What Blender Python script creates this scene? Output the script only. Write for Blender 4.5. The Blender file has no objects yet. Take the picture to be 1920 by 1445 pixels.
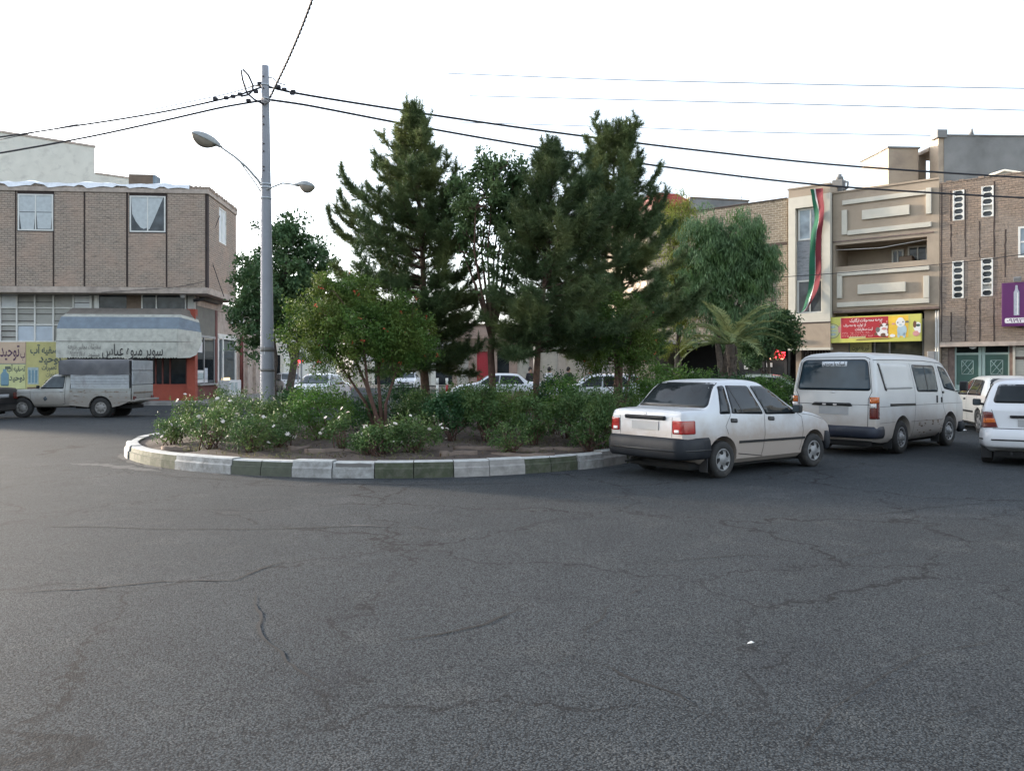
import bpy, bmesh, math, random
import numpy as np
from mathutils import Vector, Matrix
from mathutils.bvhtree import BVHTree
from mathutils.geometry import delaunay_2d_cdt

scene = bpy.context.scene
COL = scene.collection
rng = np.random.default_rng(7)
random.seed(7)
R = math.radians
FPX, YH, EYE = 1520.0, 695.0, 1.58


def at(px, d, z=0.0):
    """a point at distance d (m) in the viewing direction of column px, height z"""
    return Vector(((px - 960.0) / FPX * d, d, z))


def zat(py, d):
    return EYE + (YH - py) * d / FPX


def tag(o, label, cat, group=None):
    o['label'] = label
    o['category'] = cat
    if group:
        o['group'] = group
    return o


def thing(name, label, cat, loc=(0, 0, 0), rz=0.0, group=None):
    o = bpy.data.objects.new(name, None)
    o.empty_display_size = 0.2
    COL.objects.link(o)
    o.location = loc
    o.rotation_euler = (0, 0, rz)
    return tag(o, label, cat, group)


def link(name, me, parent=None):
    o = bpy.data.objects.new(name, me)
    COL.objects.link(o)
    if parent is not None:
        o.parent = parent
    return o


def dup_tree(o, parent=None):
    c = o.copy()
    COL.objects.link(c)
    if parent is not None:
        c.parent = parent
        c.matrix_parent_inverse = o.matrix_parent_inverse.copy()
    for ch in list(o.children):
        dup_tree(ch, c)
    return c


class MB:
    """collects faces with materials, then links them as one mesh object"""

    def __init__(self):
        self.v, self.f, self.m, self.s, self.mats = [], [], [], [], []

    def mi(self, m):
        if m not in self.mats:
            self.mats.append(m)
        return self.mats.index(m)

    def add(self, vs, fs, m, smooth=False, M=None):
        b = len(self.v)
        if M is not None:
            vs = [M @ Vector(p) for p in vs]
        self.v += [tuple(p) for p in vs]
        i = self.mi(m)
        for f in fs:
            self.f.append(tuple(b + k for k in f))
            self.m.append(i)
            self.s.append(smooth)

    def box(self, a, b, m, M=None, bev=0.0):
        x0, y0, z0 = a
        x1, y1, z1 = b
        if x1 < x0: x0, x1 = x1, x0
        if y1 < y0: y0, y1 = y1, y0
        if z1 < z0: z0, z1 = z1, z0
        if bev <= 0:
            vs = [(x0, y0, z0), (x1, y0, z0), (x1, y1, z0), (x0, y1, z0), (x0, y0, z1), (x1, y0, z1), (x1, y1, z1), (x0, y1, z1)]
            fs = [(0, 3, 2, 1), (4, 5, 6, 7), (0, 1, 5, 4), (1, 2, 6, 5), (2, 3, 7, 6), (3, 0, 4, 7)]
            self.add(vs, fs, m, False, M)
            return
        bm = bmesh.new()
        bmesh.ops.create_cube(bm, size=1.0)
        for v in bm.verts:
            v.co = Vector(((x0 + x1) / 2 + v.co.x * (x1 - x0), (y0 + y1) / 2 + v.co.y * (y1 - y0), (z0 + z1) / 2 + v.co.z * (z1 - z0)))
        bmesh.ops.bevel(bm, geom=bm.edges[:], offset=min(bev, 0.45 * min(x1 - x0, y1 - y0, z1 - z0)), segments=2, affect='EDGES', profile=0.5)
        self.bm(bm, m, False, M)

    def bm(self, bm, m, smooth=True, M=None):
        bm.verts.index_update()
        self.add([v.co.copy() for v in bm.verts], [[v.index for v in f.verts] for f in bm.faces], m, smooth, M)
        bm.free()

    def tube(self, pts, r, m, n=8, cap=True, smooth=True, M=None):
        """round bar along a polyline; r is one radius or a list"""
        pts = [Vector(p) for p in pts]
        k = len(pts)
        rs = list(r) if hasattr(r, '__len__') else [r] * k
        vs, fs = [], []
        up = None
        for i, p in enumerate(pts):
            t = (pts[min(i + 1, k - 1)] - pts[max(i - 1, 0)])
            if t.length < 1e-9:
                t = Vector((0, 0, 1))
            t.normalize()
            if up is None:
                up = Vector((0, 0, 1)) if abs(t.z) < 0.9 else Vector((1, 0, 0))
            a = t.cross(up)
            if a.length < 1e-6:
                a = t.orthogonal()
            a.normalize()
            b = a.cross(t).normalized()
            up = b
            for j in range(n):
                q = 2 * math.pi * j / n
                vs.append(p + a * (math.cos(q) * rs[i]) + b * (math.sin(q) * rs[i]))
        for i in range(k - 1):
            for j in range(n):
                j2 = (j + 1) % n
                fs.append((i * n + j, (i + 1) * n + j, (i + 1) * n + j2, i * n + j2))
        if cap:
            fs.append(tuple(range(n)))
            fs.append(tuple((k - 1) * n + j for j in reversed(range(n))))
        self.add(vs, fs, m, smooth, M)

    def lathe(self, prof, m, n=24, axis='z', smooth=True, M=None, close=False):
        """prof: list of (radius, height) turned about an axis"""
        vs, fs = [], []
        k = len(prof)
        for (r, h) in prof:
            for j in range(n):
                q = 2 * math.pi * j / n
                c, s = r * math.cos(q), r * math.sin(q)
                vs.append((c, s, h) if axis == 'z' else ((c, h, s) if axis == 'y' else (h, c, s)))
        rng_ = range(k) if close else range(k - 1)
        for i in rng_:
            i2 = (i + 1) % k
            for j in range(n):
                j2 = (j + 1) % n
                fs.append((i * n + j, i * n + j2, i2 * n + j2, i2 * n + j))
        if not close:
            if prof[0][0] > 1e-6: fs.append(tuple(reversed(range(n))))
            if prof[-1][0] > 1e-6: fs.append(tuple((k - 1) * n + j for j in range(n)))
        self.add(vs, fs, m, smooth, M)

    def prism(self, poly, a0, a1, m, axis='y', M=None, smooth=False):
        """extrude a closed 2D polygon along an axis between a0 and a1"""
        def P(u, v, a):
            return (u, a, v) if axis == 'y' else ((a, u, v) if axis == 'x' else (u, v, a))
        n = len(poly)
        vs = [P(u, v, a0) for u, v in poly] + [P(u, v, a1) for u, v in poly]
        fs = [tuple(range(n)), tuple(n + i for i in reversed(range(n)))]
        fs += [(i, n + i, n + (i + 1) % n, (i + 1) % n) for i in range(n)]
        self.add(vs, fs, m, smooth, M)

    def wall(self, x0, x1, z0, z1, holes, y0, y1, m, M=None):
        """slab in the xz plane (front y0, back y1) with rectangular openings (xa, xb, za, zb)"""
        xs = sorted({x0, x1, *[min(max(h[i], x0), x1) for h in holes for i in (0, 1)]})
        zs = sorted({z0, z1, *[min(max(h[i], z0), z1) for h in holes for i in (2, 3)]})
        nx, nz = len(xs) - 1, len(zs) - 1

        def solid(i, k):
            if i < 0 or k < 0 or i >= nx or k >= nz:
                return False
            cx, cz = (xs[i] + xs[i + 1]) / 2, (zs[k] + zs[k + 1]) / 2
            return not any(h[0] < cx < h[1] and h[2] < cz < h[3] for h in holes)
        for i in range(nx):
            for k in range(nz):
                if not solid(i, k):
                    continue
                a, b, c, d = xs[i], xs[i + 1], zs[k], zs[k + 1]
                q = []
                q.append([(a, y0, c), (b, y0, c), (b, y0, d), (a, y0, d)])
                q.append([(b, y1, c), (a, y1, c), (a, y1, d), (b, y1, d)])
                if not solid(i - 1, k): q.append([(a, y1, c), (a, y0, c), (a, y0, d), (a, y1, d)])
                if not solid(i + 1, k): q.append([(b, y0, c), (b, y1, c), (b, y1, d), (b, y0, d)])
                if not solid(i, k - 1): q.append([(a, y1, c), (b, y1, c), (b, y0, c), (a, y0, c)])
                if not solid(i, k + 1): q.append([(a, y0, d), (b, y0, d), (b, y1, d), (a, y1, d)])
                for f in q:
                    self.add(f, [(0, 1, 2, 3)], m, False, M)

    def mesh(self, name):
        me = bpy.data.meshes.new(name)
        me.from_pydata(self.v, [], self.f)
        for m in self.mats:
            me.materials.append(m)
        me.polygons.foreach_set('material_index', self.m)
        me.polygons.foreach_set('use_smooth', self.s)
        box_uv(me)
        me.update()
        return me

    def build(self, name, parent=None):
        return link(name, self.mesh(name), parent)


def box_uv(me):
    """UVs in metres, projected along each face's main axis (for the brick and plank materials)"""
    nl = len(me.loops)
    if nl == 0:
        return
    uv = me.uv_layers.new(name='metres')
    co = np.empty(len(me.vertices) * 3, 'f'); me.vertices.foreach_get('co', co); co = co.reshape(-1, 3)
    vi = np.empty(nl, 'i'); me.loops.foreach_get('vertex_index', vi)
    pn = np.empty(len(me.polygons) * 3, 'f'); me.polygons.foreach_get('normal', pn); pn = np.abs(pn.reshape(-1, 3))
    lt = np.empty(len(me.polygons), 'i'); me.polygons.foreach_get('loop_total', lt)
    ax = np.repeat(pn.argmax(1), lt)
    p = co[vi]
    u = np.where(ax == 0, p[:, 1], p[:, 0])
    v = np.where(ax == 2, p[:, 1], p[:, 2])
    uv.data.foreach_set('uv', np.stack([u, v], 1).astype('f').ravel())


def fast_mesh(name, V, F, mats, midx=None, smooth=False):
    """numpy mesh: V (n,3), F (m,k) faces of one size"""
    V = np.asarray(V, 'f'); F = np.asarray(F, 'i')
    me = bpy.data.meshes.new(name)
    me.vertices.add(len(V)); me.vertices.foreach_set('co', V.ravel())
    k = F.shape[1]
    me.loops.add(F.size); me.loops.foreach_set('vertex_index', F.ravel())
    me.polygons.add(len(F)); me.polygons.foreach_set('loop_start', np.arange(0, F.size, k, dtype='i'))
    for m in mats: me.materials.append(m)
    if midx is not None: me.polygons.foreach_set('material_index', np.asarray(midx, 'i'))
    if smooth: me.polygons.foreach_set('use_smooth', np.ones(len(F), bool))
    me.update(calc_edges=True)
    return me


def new_mat(name):
    m = bpy.data.materials.new(name)
    m.use_nodes = True
    nt = m.node_tree
    return m, nt, nt.nodes['Principled BSDF']


def rgba(c):
    return (c[0], c[1], c[2], 1.0)


def nd(nt, typ, **kw):
    n = nt.nodes.new(typ)
    for k, v in kw.items():
        if k.startswith('i_'):
            key = k[2:]
            key = int(key) if key.isdigit() else key.replace('_', ' ')
            n.inputs[key].default_value = v
        else:
            setattr(n, k, v)
    return n


def mixc(nt, a, b, fac, mode='MIX'):
    n = nt.nodes.new('ShaderNodeMix')
    n.data_type = 'RGBA'; n.blend_type = mode
    for s, x in ((6, a), (7, b), (0, fac)):
        if hasattr(x, 'is_output'): nt.links.new(x, n.inputs[s])
        else: n.inputs[s].default_value = x if s == 0 else rgba(x)
    return n.outputs[2]


def ramp(nt, fac, lo, hi):
    n = nt.nodes.new('ShaderNodeMapRange')
    n.inputs['From Min'].default_value = lo; n.inputs['From Max'].default_value = hi
    nt.links.new(fac, n.inputs['Value'])
    return n.outputs[0]


def noise(nt, vec, scale, detail=3.0, rough=0.55, dist=0.0):
    n = nd(nt, 'ShaderNodeTexNoise', i_Scale=scale, i_Detail=detail, i_Roughness=rough, i_Distortion=dist)
    if vec is not None: nt.links.new(vec, n.inputs['Vector'])
    return n.outputs['Fac']


def bump(nt, bs, h, strength=0.3, dist=0.01):
    b = nd(nt, 'ShaderNodeBump', i_Strength=strength, i_Distance=dist)
    nt.links.new(h, b.inputs['Height']); nt.links.new(b.outputs[0], bs.inputs['Normal'])


def mat_plain(name, c, rough=0.6, metal=0.0, var=0.12, vscale=3.0, bumps=0.0, bscale=60.0, spec=0.5, dirt=None, dirt_amt=0.5, dscale=1.6, coat=0.0):
    """one colour with a slow random mottling, optional stains of another colour and a fine bump"""
    m, nt, bs = new_mat(name)
    tc = nd(nt, 'ShaderNodeTexCoord').outputs['Object']
    n1 = noise(nt, tc, vscale, 4.0)
    lo = [x * (1 - var) for x in c]; hi = [min(1, x * (1 + var)) for x in c]
    col = mixc(nt, lo, hi, ramp(nt, n1, 0.3, 0.7))
    if dirt is not None:
        n2 = noise(nt, tc, dscale, 6.0, 0.65, 0.4)
        col = mixc(nt, col, dirt, ramp(nt, n2, 0.62 - 0.25 * dirt_amt, 0.8))
    nt.links.new(col, bs.inputs['Base Color'])
    bs.inputs['Roughness'].default_value = rough
    bs.inputs['Metallic'].default_value = metal
    bs.inputs['Specular IOR Level'].default_value = spec
    bs.inputs['Coat Weight'].default_value = coat
    if bumps > 0:
        bump(nt, bs, noise(nt, tc, bscale, 3.0), bumps, 0.01)
    return m


def mat_brick(name, c1, c2, mortar, bw=0.22, bh=0.07, gap=0.008, rough=0.9, stain=None, stain_amt=0.5, bstr=0.6, squash=1.0):
    m, nt, bs = new_mat(name)
    uv = nd(nt, 'ShaderNodeUVMap', uv_map='metres').outputs[0]
    tc = nd(nt, 'ShaderNodeTexCoord').outputs['Object']
    wob = nd(nt, 'ShaderNodeTexNoise', i_Scale=5.0, i_Detail=3.0)
    nt.links.new(tc, wob.inputs['Vector'])
    vm = nd(nt, 'ShaderNodeVectorMath', operation='MULTIPLY_ADD')
    vm.inputs[1].default_value = (0.03, 0.03, 0.0)
    nt.links.new(wob.outputs['Color'], vm.inputs[0]); nt.links.new(uv, vm.inputs[2])
    br = nd(nt, 'ShaderNodeTexBrick', i_Scale=1.0, i_Mortar_Size=gap, i_Mortar_Smooth=0.3, i_Bias=0.0, i_Brick_Width=bw, i_Row_Height=bh)
    br.inputs['Color1'].default_value = rgba(c1); br.inputs['Color2'].default_value = rgba(c2); br.inputs['Mortar'].default_value = rgba(mortar)
    nt.links.new(vm.outputs[0], br.inputs['Vector'])
    n1 = noise(nt, tc, 9.0, 5.0, 0.7)
    col = mixc(nt, br.outputs['Color'], [x * 0.55 for x in c1], ramp(nt, n1, 0.52, 0.85))
    if stain is not None:
        n2 = noise(nt, tc, 0.55, 5.0, 0.6)
        col = mixc(nt, col, stain, ramp(nt, n2, 0.6 - 0.2 * stain_amt, 0.85 - 0.1 * stain_amt))
    st = nd(nt, 'ShaderNodeVectorMath', operation='MULTIPLY'); st.inputs[1].default_value = (1.3, 9.0, 1.0)
    nt.links.new(uv, st.inputs[0])
    col = mixc(nt, col, [x * .42 for x in c2], ramp(nt, noise(nt, st.outputs[0], 1.6, 5.0, 0.75), 0.52, 0.68))
    col = mixc(nt, col, [min(1, x * 1.35) for x in c1], ramp(nt, noise(nt, st.outputs[0], 2.3, 4.0, 0.7), 0.60, 0.76))
    n3 = noise(nt, tc, 55.0, 2.0)
    col = mixc(nt, col, (0.02, 0.018, 0.016), ramp(nt, n3, 0.69, 0.80))
    nt.links.new(col, bs.inputs['Base Color'])
    bs.inputs['Roughness'].default_value = rough
    bs.inputs['Specular IOR Level'].default_value = 0.2
    h = nd(nt, 'ShaderNodeMath', operation='MULTIPLY_ADD'); h.inputs[1].default_value = -1.0
    nt.links.new(br.outputs['Fac'], h.inputs[0]); nt.links.new(n1, h.inputs[2])
    bump(nt, bs, h.outputs[0], bstr, 0.02)
    return m


def mat_leaf(name, c1, c2, c3, trans=0.25, rough=0.55, clump=1.3):
    """foliage: colour differs from leaf to leaf and from clump to clump"""
    m, nt, bs = new_mat(name)
    geo = nd(nt, 'ShaderNodeNewGeometry')
    tc = nd(nt, 'ShaderNodeTexCoord').outputs['Object']
    col = mixc(nt, c1, c2, geo.outputs['Random Per Island'])
    col = mixc(nt, col, c3, ramp(nt, noise(nt, tc, clump, 3.0), 0.45, 0.68))
    nt.links.new(col, bs.inputs['Base Color'])
    bs.inputs['Roughness'].default_value = rough
    bs.inputs['Specular IOR Level'].default_value = 0.3
    tr = nd(nt, 'ShaderNodeBsdfTranslucent')
    nt.links.new(col, tr.inputs['Color'])
    mx = nd(nt, 'ShaderNodeMixShader', i_0=trans)
    nt.links.new(bs.outputs[0], mx.inputs[1]); nt.links.new(tr.outputs[0], mx.inputs[2])
    nt.links.new(mx.outputs[0], nt.nodes['Material Output'].inputs['Surface'])
    return m


def mat_glass_dark(name, c=(0.012, 0.015, 0.017), rough=0.04):
    m, nt, bs = new_mat(name)
    tc = nd(nt, 'ShaderNodeTexCoord').outputs['Object']
    col = mixc(nt, c, [x * 2.2 + 0.004 for x in c], ramp(nt, noise(nt, tc, 2.0, 2.0), 0.35, 0.75))
    nt.links.new(col, bs.inputs['Base Color'])
    bs.inputs['Roughness'].default_value = rough
    bs.inputs['IOR'].default_value = 1.45
    bs.inputs['Specular IOR Level'].default_value = 0.38
    return m


def mat_emit(name, c, s):
    m, nt, bs = new_mat(name)
    bs.inputs['Base Color'].default_value = rgba(c)
    bs.inputs['Emission Color'].default_value = rgba(c)
    bs.inputs['Emission Strength'].default_value = s
    return m


def mat_paint(name, c, dirt=(0.30, 0.25, 0.20), low=0.55, amount=0.5, rough=0.32, spot=None):
    """car paint with road dirt splashed on the sills and a faint dust film"""
    m, nt, bs = new_mat(name)
    tc = nd(nt, 'ShaderNodeTexCoord').outputs['Object']
    sx = nd(nt, 'ShaderNodeSeparateXYZ'); nt.links.new(tc, sx.inputs[0])
    n1 = noise(nt, tc, 3.2, 6.0, 0.65, 0.3)
    n2 = noise(nt, tc, 1.1, 3.0)
    col = mixc(nt, c, [x * 0.86 for x in c], ramp(nt, n2, 0.35, 0.75))
    low_n = nd(nt, 'ShaderNodeMath', operation='MULTIPLY_ADD'); low_n.inputs[1].default_value = 0.55
    nt.links.new(n1, low_n.inputs[0])
    lz = nd(nt, 'ShaderNodeMath', operation='MULTIPLY'); lz.inputs[1].default_value = -1.0
    nt.links.new(sx.outputs['Z'], lz.inputs[0]); nt.links.new(lz.outputs[0], low_n.inputs[2])
    f = nd(nt, 'ShaderNodeMapRange'); f.inputs['From Min'].default_value = -low + 0.2; f.inputs['From Max'].default_value = -low + 0.55
    f.inputs['To Max'].default_value = amount
    nt.links.new(low_n.outputs[0], f.inputs['Value'])
    col = mixc(nt, col, dirt, f.outputs[0])
    if spot is not None:
        n4 = noise(nt, tc, 6.0, 6.0, 0.7, 0.6)
        col = mixc(nt, col, spot, ramp(nt, n4, 0.60, 0.68))
    nt.links.new(col, bs.inputs['Base Color'])
    bs.inputs['Roughness'].default_value = rough
    bs.inputs['Coat Weight'].default_value = 0.35
    bs.inputs['Coat Roughness'].default_value = 0.12
    return m


M = {}
M['black_rubber'] = mat_plain('black_rubber', (0.018, 0.018, 0.019), 0.75, var=0.25, bumps=0.1)
M['tyre'] = mat_plain('tyre', (0.022, 0.021, 0.020), 0.85, var=0.3, dirt=(0.09, 0.08, 0.07), dirt_amt=0.3, dscale=5)
M['well'] = mat_plain('wheel_well', (0.012, 0.012, 0.012), 0.95)
M['bumper'] = mat_plain('grey_black_plastic', (0.013, 0.015, 0.019), 0.6, var=0.25, spec=.3, dirt=(0.03, 0.031, 0.034), dirt_amt=0.4, dscale=2.5)
M['trim'] = mat_plain('black_trim', (0.012, 0.012, 0.013), 0.45)
M['glass'] = mat_glass_dark('dark_glass')
M['glass_blue'] = mat_glass_dark('blue_dark_glass', (0.018, 0.030, 0.040))
M['glass_clear'] = mat_glass_dark('grey_glass', (0.045, 0.055, 0.060))
M['chrome'] = mat_plain('dull_chrome', (0.55, 0.55, 0.56), 0.3, 1.0)
M['hub'] = mat_plain('grey_hubcap', (0.25, 0.25, 0.25), 0.45, 0.3, dirt=(0.16, 0.14, 0.12), dirt_amt=0.6, dscale=8)
M['steel'] = mat_plain('painted_steel', (0.42, 0.44, 0.46), 0.5, 0.2)
M['lamp_red'] = mat_plain('red_lens', (0.30, 0.018, 0.016), 0.15, var=0.2, vscale=25, coat=0.6)
M['lamp_orange'] = mat_plain('amber_lens', (0.50, 0.12, 0.02), 0.18, var=0.2, vscale=25, coat=0.6)
M['lamp_clear'] = mat_plain('clear_lens', (0.62, 0.58, 0.55), 0.12, var=0.2, vscale=30, coat=0.6)
M['lamp_dark'] = mat_plain('dark_red_lens', (0.11, 0.018, 0.014), 0.15, coat=0.6)
M['plate'] = mat_plain('grey_plate', (0.33, 0.33, 0.33), 0.5, var=0.05)
M['white_paint'] = mat_paint('white_car_paint', (0.60, 0.61, 0.625), (0.34, 0.265, 0.205), 0.85, 0.8)  # real road dirt, tinted strong to also paint in the warm side light
M['van_paint'] = mat_paint('old_white_van_paint', (0.58, 0.575, 0.56), (0.36, 0.29, 0.23), 0.85, 0.65, 0.4)
M['clean_white'] = mat_paint('clean_white_paint', (0.66, 0.67, 0.69), (0.42, 0.38, 0.33), 0.4, 0.25)
M['sunlit_white'] = mat_paint('sunlit_white_paint', (0.80, 0.77, 0.70), (0.5, 0.43, 0.35), 0.4, 0.3)  # white paint made warmer and brighter, low sunlight put into its colour
M['dark_paint'] = mat_paint('dark_brown_paint', (0.030, 0.027, 0.026), (0.10, 0.09, 0.08), 0.4, 0.4)
M['green_grey_paint'] = mat_paint('pale_green_paint', (0.36, 0.39, 0.33), (0.25, 0.22, 0.18), 0.4, 0.3)
M['pickup_paint'] = mat_paint('worn_grey_white_paint', (0.38, 0.385, 0.36), (0.20, 0.165, 0.135), 0.9, 0.7, 0.65, (0.26, 0.235, 0.20))
cam = bpy.data.cameras.new('camera')
cam_o = bpy.data.objects.new('camera', cam)
COL.objects.link(cam_o)
cam_o.location = (0, 0, EYE)
cam_o.rotation_euler = (R(90), 0, 0)
cam.sensor_width = 36.0
cam.lens = FPX / 1920.0 * 36.0
cam.shift_y = -(722.5 - YH) / 1920.0
cam.clip_start = 0.05
cam.clip_end = 2000.0
scene.camera = cam_o

SUN_EL, SUN_AZ = R(7.0), R(-58.0)      # low evening sun, ahead and to the left of the camera
sun_dir = Vector((math.sin(SUN_AZ) * math.cos(SUN_EL), math.cos(SUN_AZ) * math.cos(SUN_EL), math.sin(SUN_EL)))
w = bpy.data.worlds.new('World')
scene.world = w
w.use_nodes = True
nt = w.node_tree
bg = nt.nodes['Background']
sky = nt.nodes.new('ShaderNodeTexSky')
sky.sky_type = 'NISHITA'
sky.sun_disc = False
sky.sun_elevation = SUN_EL
sky.sun_rotation = SUN_AZ
sky.altitude = 1000.0
sky.air_density = 1.0
sky.dust_density = 6.0
sky.ozone_density = 1.0
hs = nt.nodes.new('ShaderNodeHueSaturation')     # sky colour desaturated as a white balance
hs.inputs['Saturation'].default_value = 0.38
nt.links.new(sky.outputs[0], hs.inputs['Color'])
nt.links.new(hs.outputs[0], bg.inputs['Color'])
bg.inputs['Strength'].default_value = 0.15
sd = bpy.data.lights.new('sun', 'SUN')
sd.energy = 2.0
sd.angle = R(3.0)
sd.color = (1.0, 0.80, 0.58)
so = bpy.data.objects.new('sun', sd)
COL.objects.link(so)
so.rotation_euler = sun_dir.to_track_quat('Z', 'Y').to_euler()
scene.view_settings.view_transform = 'Standard'
scene.view_settings.look = 'None'
scene.view_settings.gamma = 1.0
scene.view_settings.use_white_balance = True
scene.view_settings.white_balance_temperature = 6000.0
scene.view_settings.exposure = 2.45
scene.cycles.max_bounces = 6
scene.cycles.diffuse_bounces = 3
scene.cycles.glossy_bounces = 3
scene.cycles.transmission_bounces = 3
scene.cycles.transparent_max_bounces = 6
scene.cycles.use_denoising = True
scene.cycles.caustics_reflective = False
scene.cycles.caustics_refractive = False


def mat_asphalt():
    m, nt, bs = new_mat('asphalt')
    tc = nd(nt, 'ShaderNodeTexCoord').outputs['Object']
    big = noise(nt, tc, 0.22, 4.0, 0.6, 0.6)
    mid = noise(nt, tc, 1.7, 5.0, 0.65)
    fine = noise(nt, tc, 70.0, 3.0, 0.7)
    base = mixc(nt, (0.041, 0.047, 0.051), (0.056, 0.0625, 0.067), ramp(nt, big, 0.35, 0.65))
    base = mixc(nt, base, (0.078, 0.081, 0.080), ramp(nt, mid, 0.54, 0.80))
    base = mixc(nt, base, (0.037, 0.042, 0.047), ramp(nt, noise(nt, tc, 0.75, 5.0, 0.6, 1.0), 0.52, 0.72))
    base = mixc(nt, base, (0.076, 0.080, 0.084), ramp(nt, noise(nt, tc, 0.33, 6.0, 0.7, 1.5), 0.58, 0.74))
    vo = nd(nt, 'ShaderNodeTexVoronoi', i_Scale=105.0)
    nt.links.new(tc, vo.inputs['Vector'])
    sc = nd(nt, 'ShaderNodeSeparateColor'); nt.links.new(vo.outputs['Color'], sc.inputs[0])
    chip = ramp(nt, vo.outputs['Distance'], 0.55, 0.25)

    def chips(chan, lo, hi):
        q = nd(nt, 'ShaderNodeMath', operation='MULTIPLY')
        nt.links.new(chip, q.inputs[0]); nt.links.new(ramp(nt, sc.outputs[chan], lo, hi), q.inputs[1])
        return q.outputs[0]
    tone = nd(nt, 'ShaderNodeMapRange'); tone.inputs['To Min'].default_value = 0.72; tone.inputs['To Max'].default_value = 1.6
    nt.links.new(sc.outputs[2], tone.inputs['Value'])
    cb = nd(nt, 'ShaderNodeCombineColor')
    for q in range(3): nt.links.new(tone.outputs[0], cb.inputs[q])
    col = mixc(nt, base, cb.outputs[0], 1.0, 'MULTIPLY')
    col = mixc(nt, (0.014, 0.016, 0.018), col, ramp(nt, vo.outputs['Distance'], 0.72, 0.45))
    col = mixc(nt, col, (0.13, 0.13, 0.125), chips(0, 0.90, 1.0))
    col = mixc(nt, col, (0.008, 0.009, 0.010), ramp(nt, fine, 0.58, 0.72))
    col = mixc(nt, col, (0.009, 0.010, 0.011), ramp(nt, noise(nt, tc, 26.0, 4.0, 0.75), 0.63, 0.72))
    wv = nd(nt, 'ShaderNodeVectorMath', operation='MULTIPLY_ADD'); wv.inputs[1].default_value = (1.6, 1.6, 0)
    nz = nd(nt, 'ShaderNodeTexNoise', i_Scale=1.1, i_Detail=6.0, i_Roughness=0.65); nt.links.new(tc, nz.inputs['Vector'])
    nt.links.new(nz.outputs['Color'], wv.inputs[0]); nt.links.new(tc, wv.inputs[2])
    vc = nd(nt, 'ShaderNodeTexVoronoi', feature='DISTANCE_TO_EDGE', i_Scale=0.38); nt.links.new(wv.outputs[0], vc.inputs['Vector'])
    ln = nd(nt, 'ShaderNodeMapRange'); ln.inputs['From Min'].default_value = 0.0005; ln.inputs['From Max'].default_value = 0.009
    ln.inputs['To Min'].default_value = 1.0; ln.inputs['To Max'].default_value = 0.0
    nt.links.new(vc.outputs['Distance'], ln.inputs['Value'])
    ms = nd(nt, 'ShaderNodeMath', operation='MULTIPLY'); nt.links.new(ln.outputs[0], ms.inputs[0])
    nt.links.new(ramp(nt, noise(nt, tc, 0.5, 2.0), 0.30, 0.48), ms.inputs[1])
    col = mixc(nt, col, (0.014, 0.014, 0.015), ms.outputs[0])
    oil = nd(nt, 'ShaderNodeTexVoronoi', i_Scale=0.55); nt.links.new(wv.outputs[0], oil.inputs['Vector'])
    col = mixc(nt, col, (0.026, 0.028, 0.030), ramp(nt, oil.outputs['Distance'], 0.11, 0.02))
    nt.links.new(col, bs.inputs['Base Color'])
    bs.inputs['Roughness'].default_value = 0.95
    bs.inputs['Specular IOR Level'].default_value = 0.18
    h = nd(nt, 'ShaderNodeMath', operation='MULTIPLY_ADD'); h.inputs[1].default_value = -0.6
    nt.links.new(vo.outputs['Distance'], h.inputs[0]); nt.links.new(fine, h.inputs[2])
    bump(nt, bs, h.outputs[0], 0.45, 0.006)
    return m


M['asphalt'] = mat_asphalt()
M['crack'] = mat_plain('crack_tar', (0.010, 0.010, 0.011), 0.9, var=0.3, vscale=20)
M['patch'] = mat_plain('worn_patch', (0.052, 0.054, 0.056), 0.9, var=0.15, vscale=9, bumps=0.3, bscale=90)
M['concrete'] = mat_plain('pavement_concrete', (0.23, 0.22, 0.205), 0.9, var=0.2, vscale=2, bumps=0.3, dirt=(0.12, 0.11, 0.10))
M['kerb_white'] = mat_plain('kerb_white_paint', (0.40, 0.40, 0.39), 0.85, var=0.16, vscale=5, bumps=0.35, bscale=25, dirt=(0.15, 0.14, 0.125), dirt_amt=1.25, dscale=9)
M['kerb_green'] = mat_plain('kerb_green_paint', (0.058, 0.068, 0.038), 0.85, var=0.25, vscale=4, bumps=0.35, bscale=25, dirt=(0.13, 0.125, 0.10), dirt_amt=0.75, dscale=9)
M['kerb_bare'] = mat_plain('bare_kerb_concrete', (0.30, 0.285, 0.265), 0.9, var=0.2, vscale=6, bumps=0.4, bscale=30, dirt=(0.16, 0.15, 0.14), dirt_amt=0.6, dscale=5)
M['kerb_dkgreen'] = mat_plain('kerb_faded_green', (0.090, 0.098, 0.072), 0.9, var=0.25, vscale=5, bumps=0.4, bscale=30, dirt=(0.05, 0.05, 0.045), dirt_amt=0.4, dscale=5)
M['kerb_top'] = mat_plain('kerb_whitewashed_top', (0.46, 0.46, 0.44), 0.85, var=0.15, vscale=6, dirt=(0.32, 0.31, 0.28), dirt_amt=0.5, dscale=5)
M['soil'] = mat_plain('dry_soil', (0.080, 0.058, 0.046), 1.0, var=0.35, vscale=7, bumps=0.8, bscale=35, dirt=(0.055, 0.043, 0.034), dirt_amt=0.8, dscale=3)

S = 260.0
g = MB()
g.add([(-S, -S, 0), (S, -S, 0), (S, S * 3, 0), (-S, S * 3, 0)], [(0, 1, 2, 3)], M['asphalt'])
road = g.build('road'); road['kind'] = 'structure'


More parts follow.
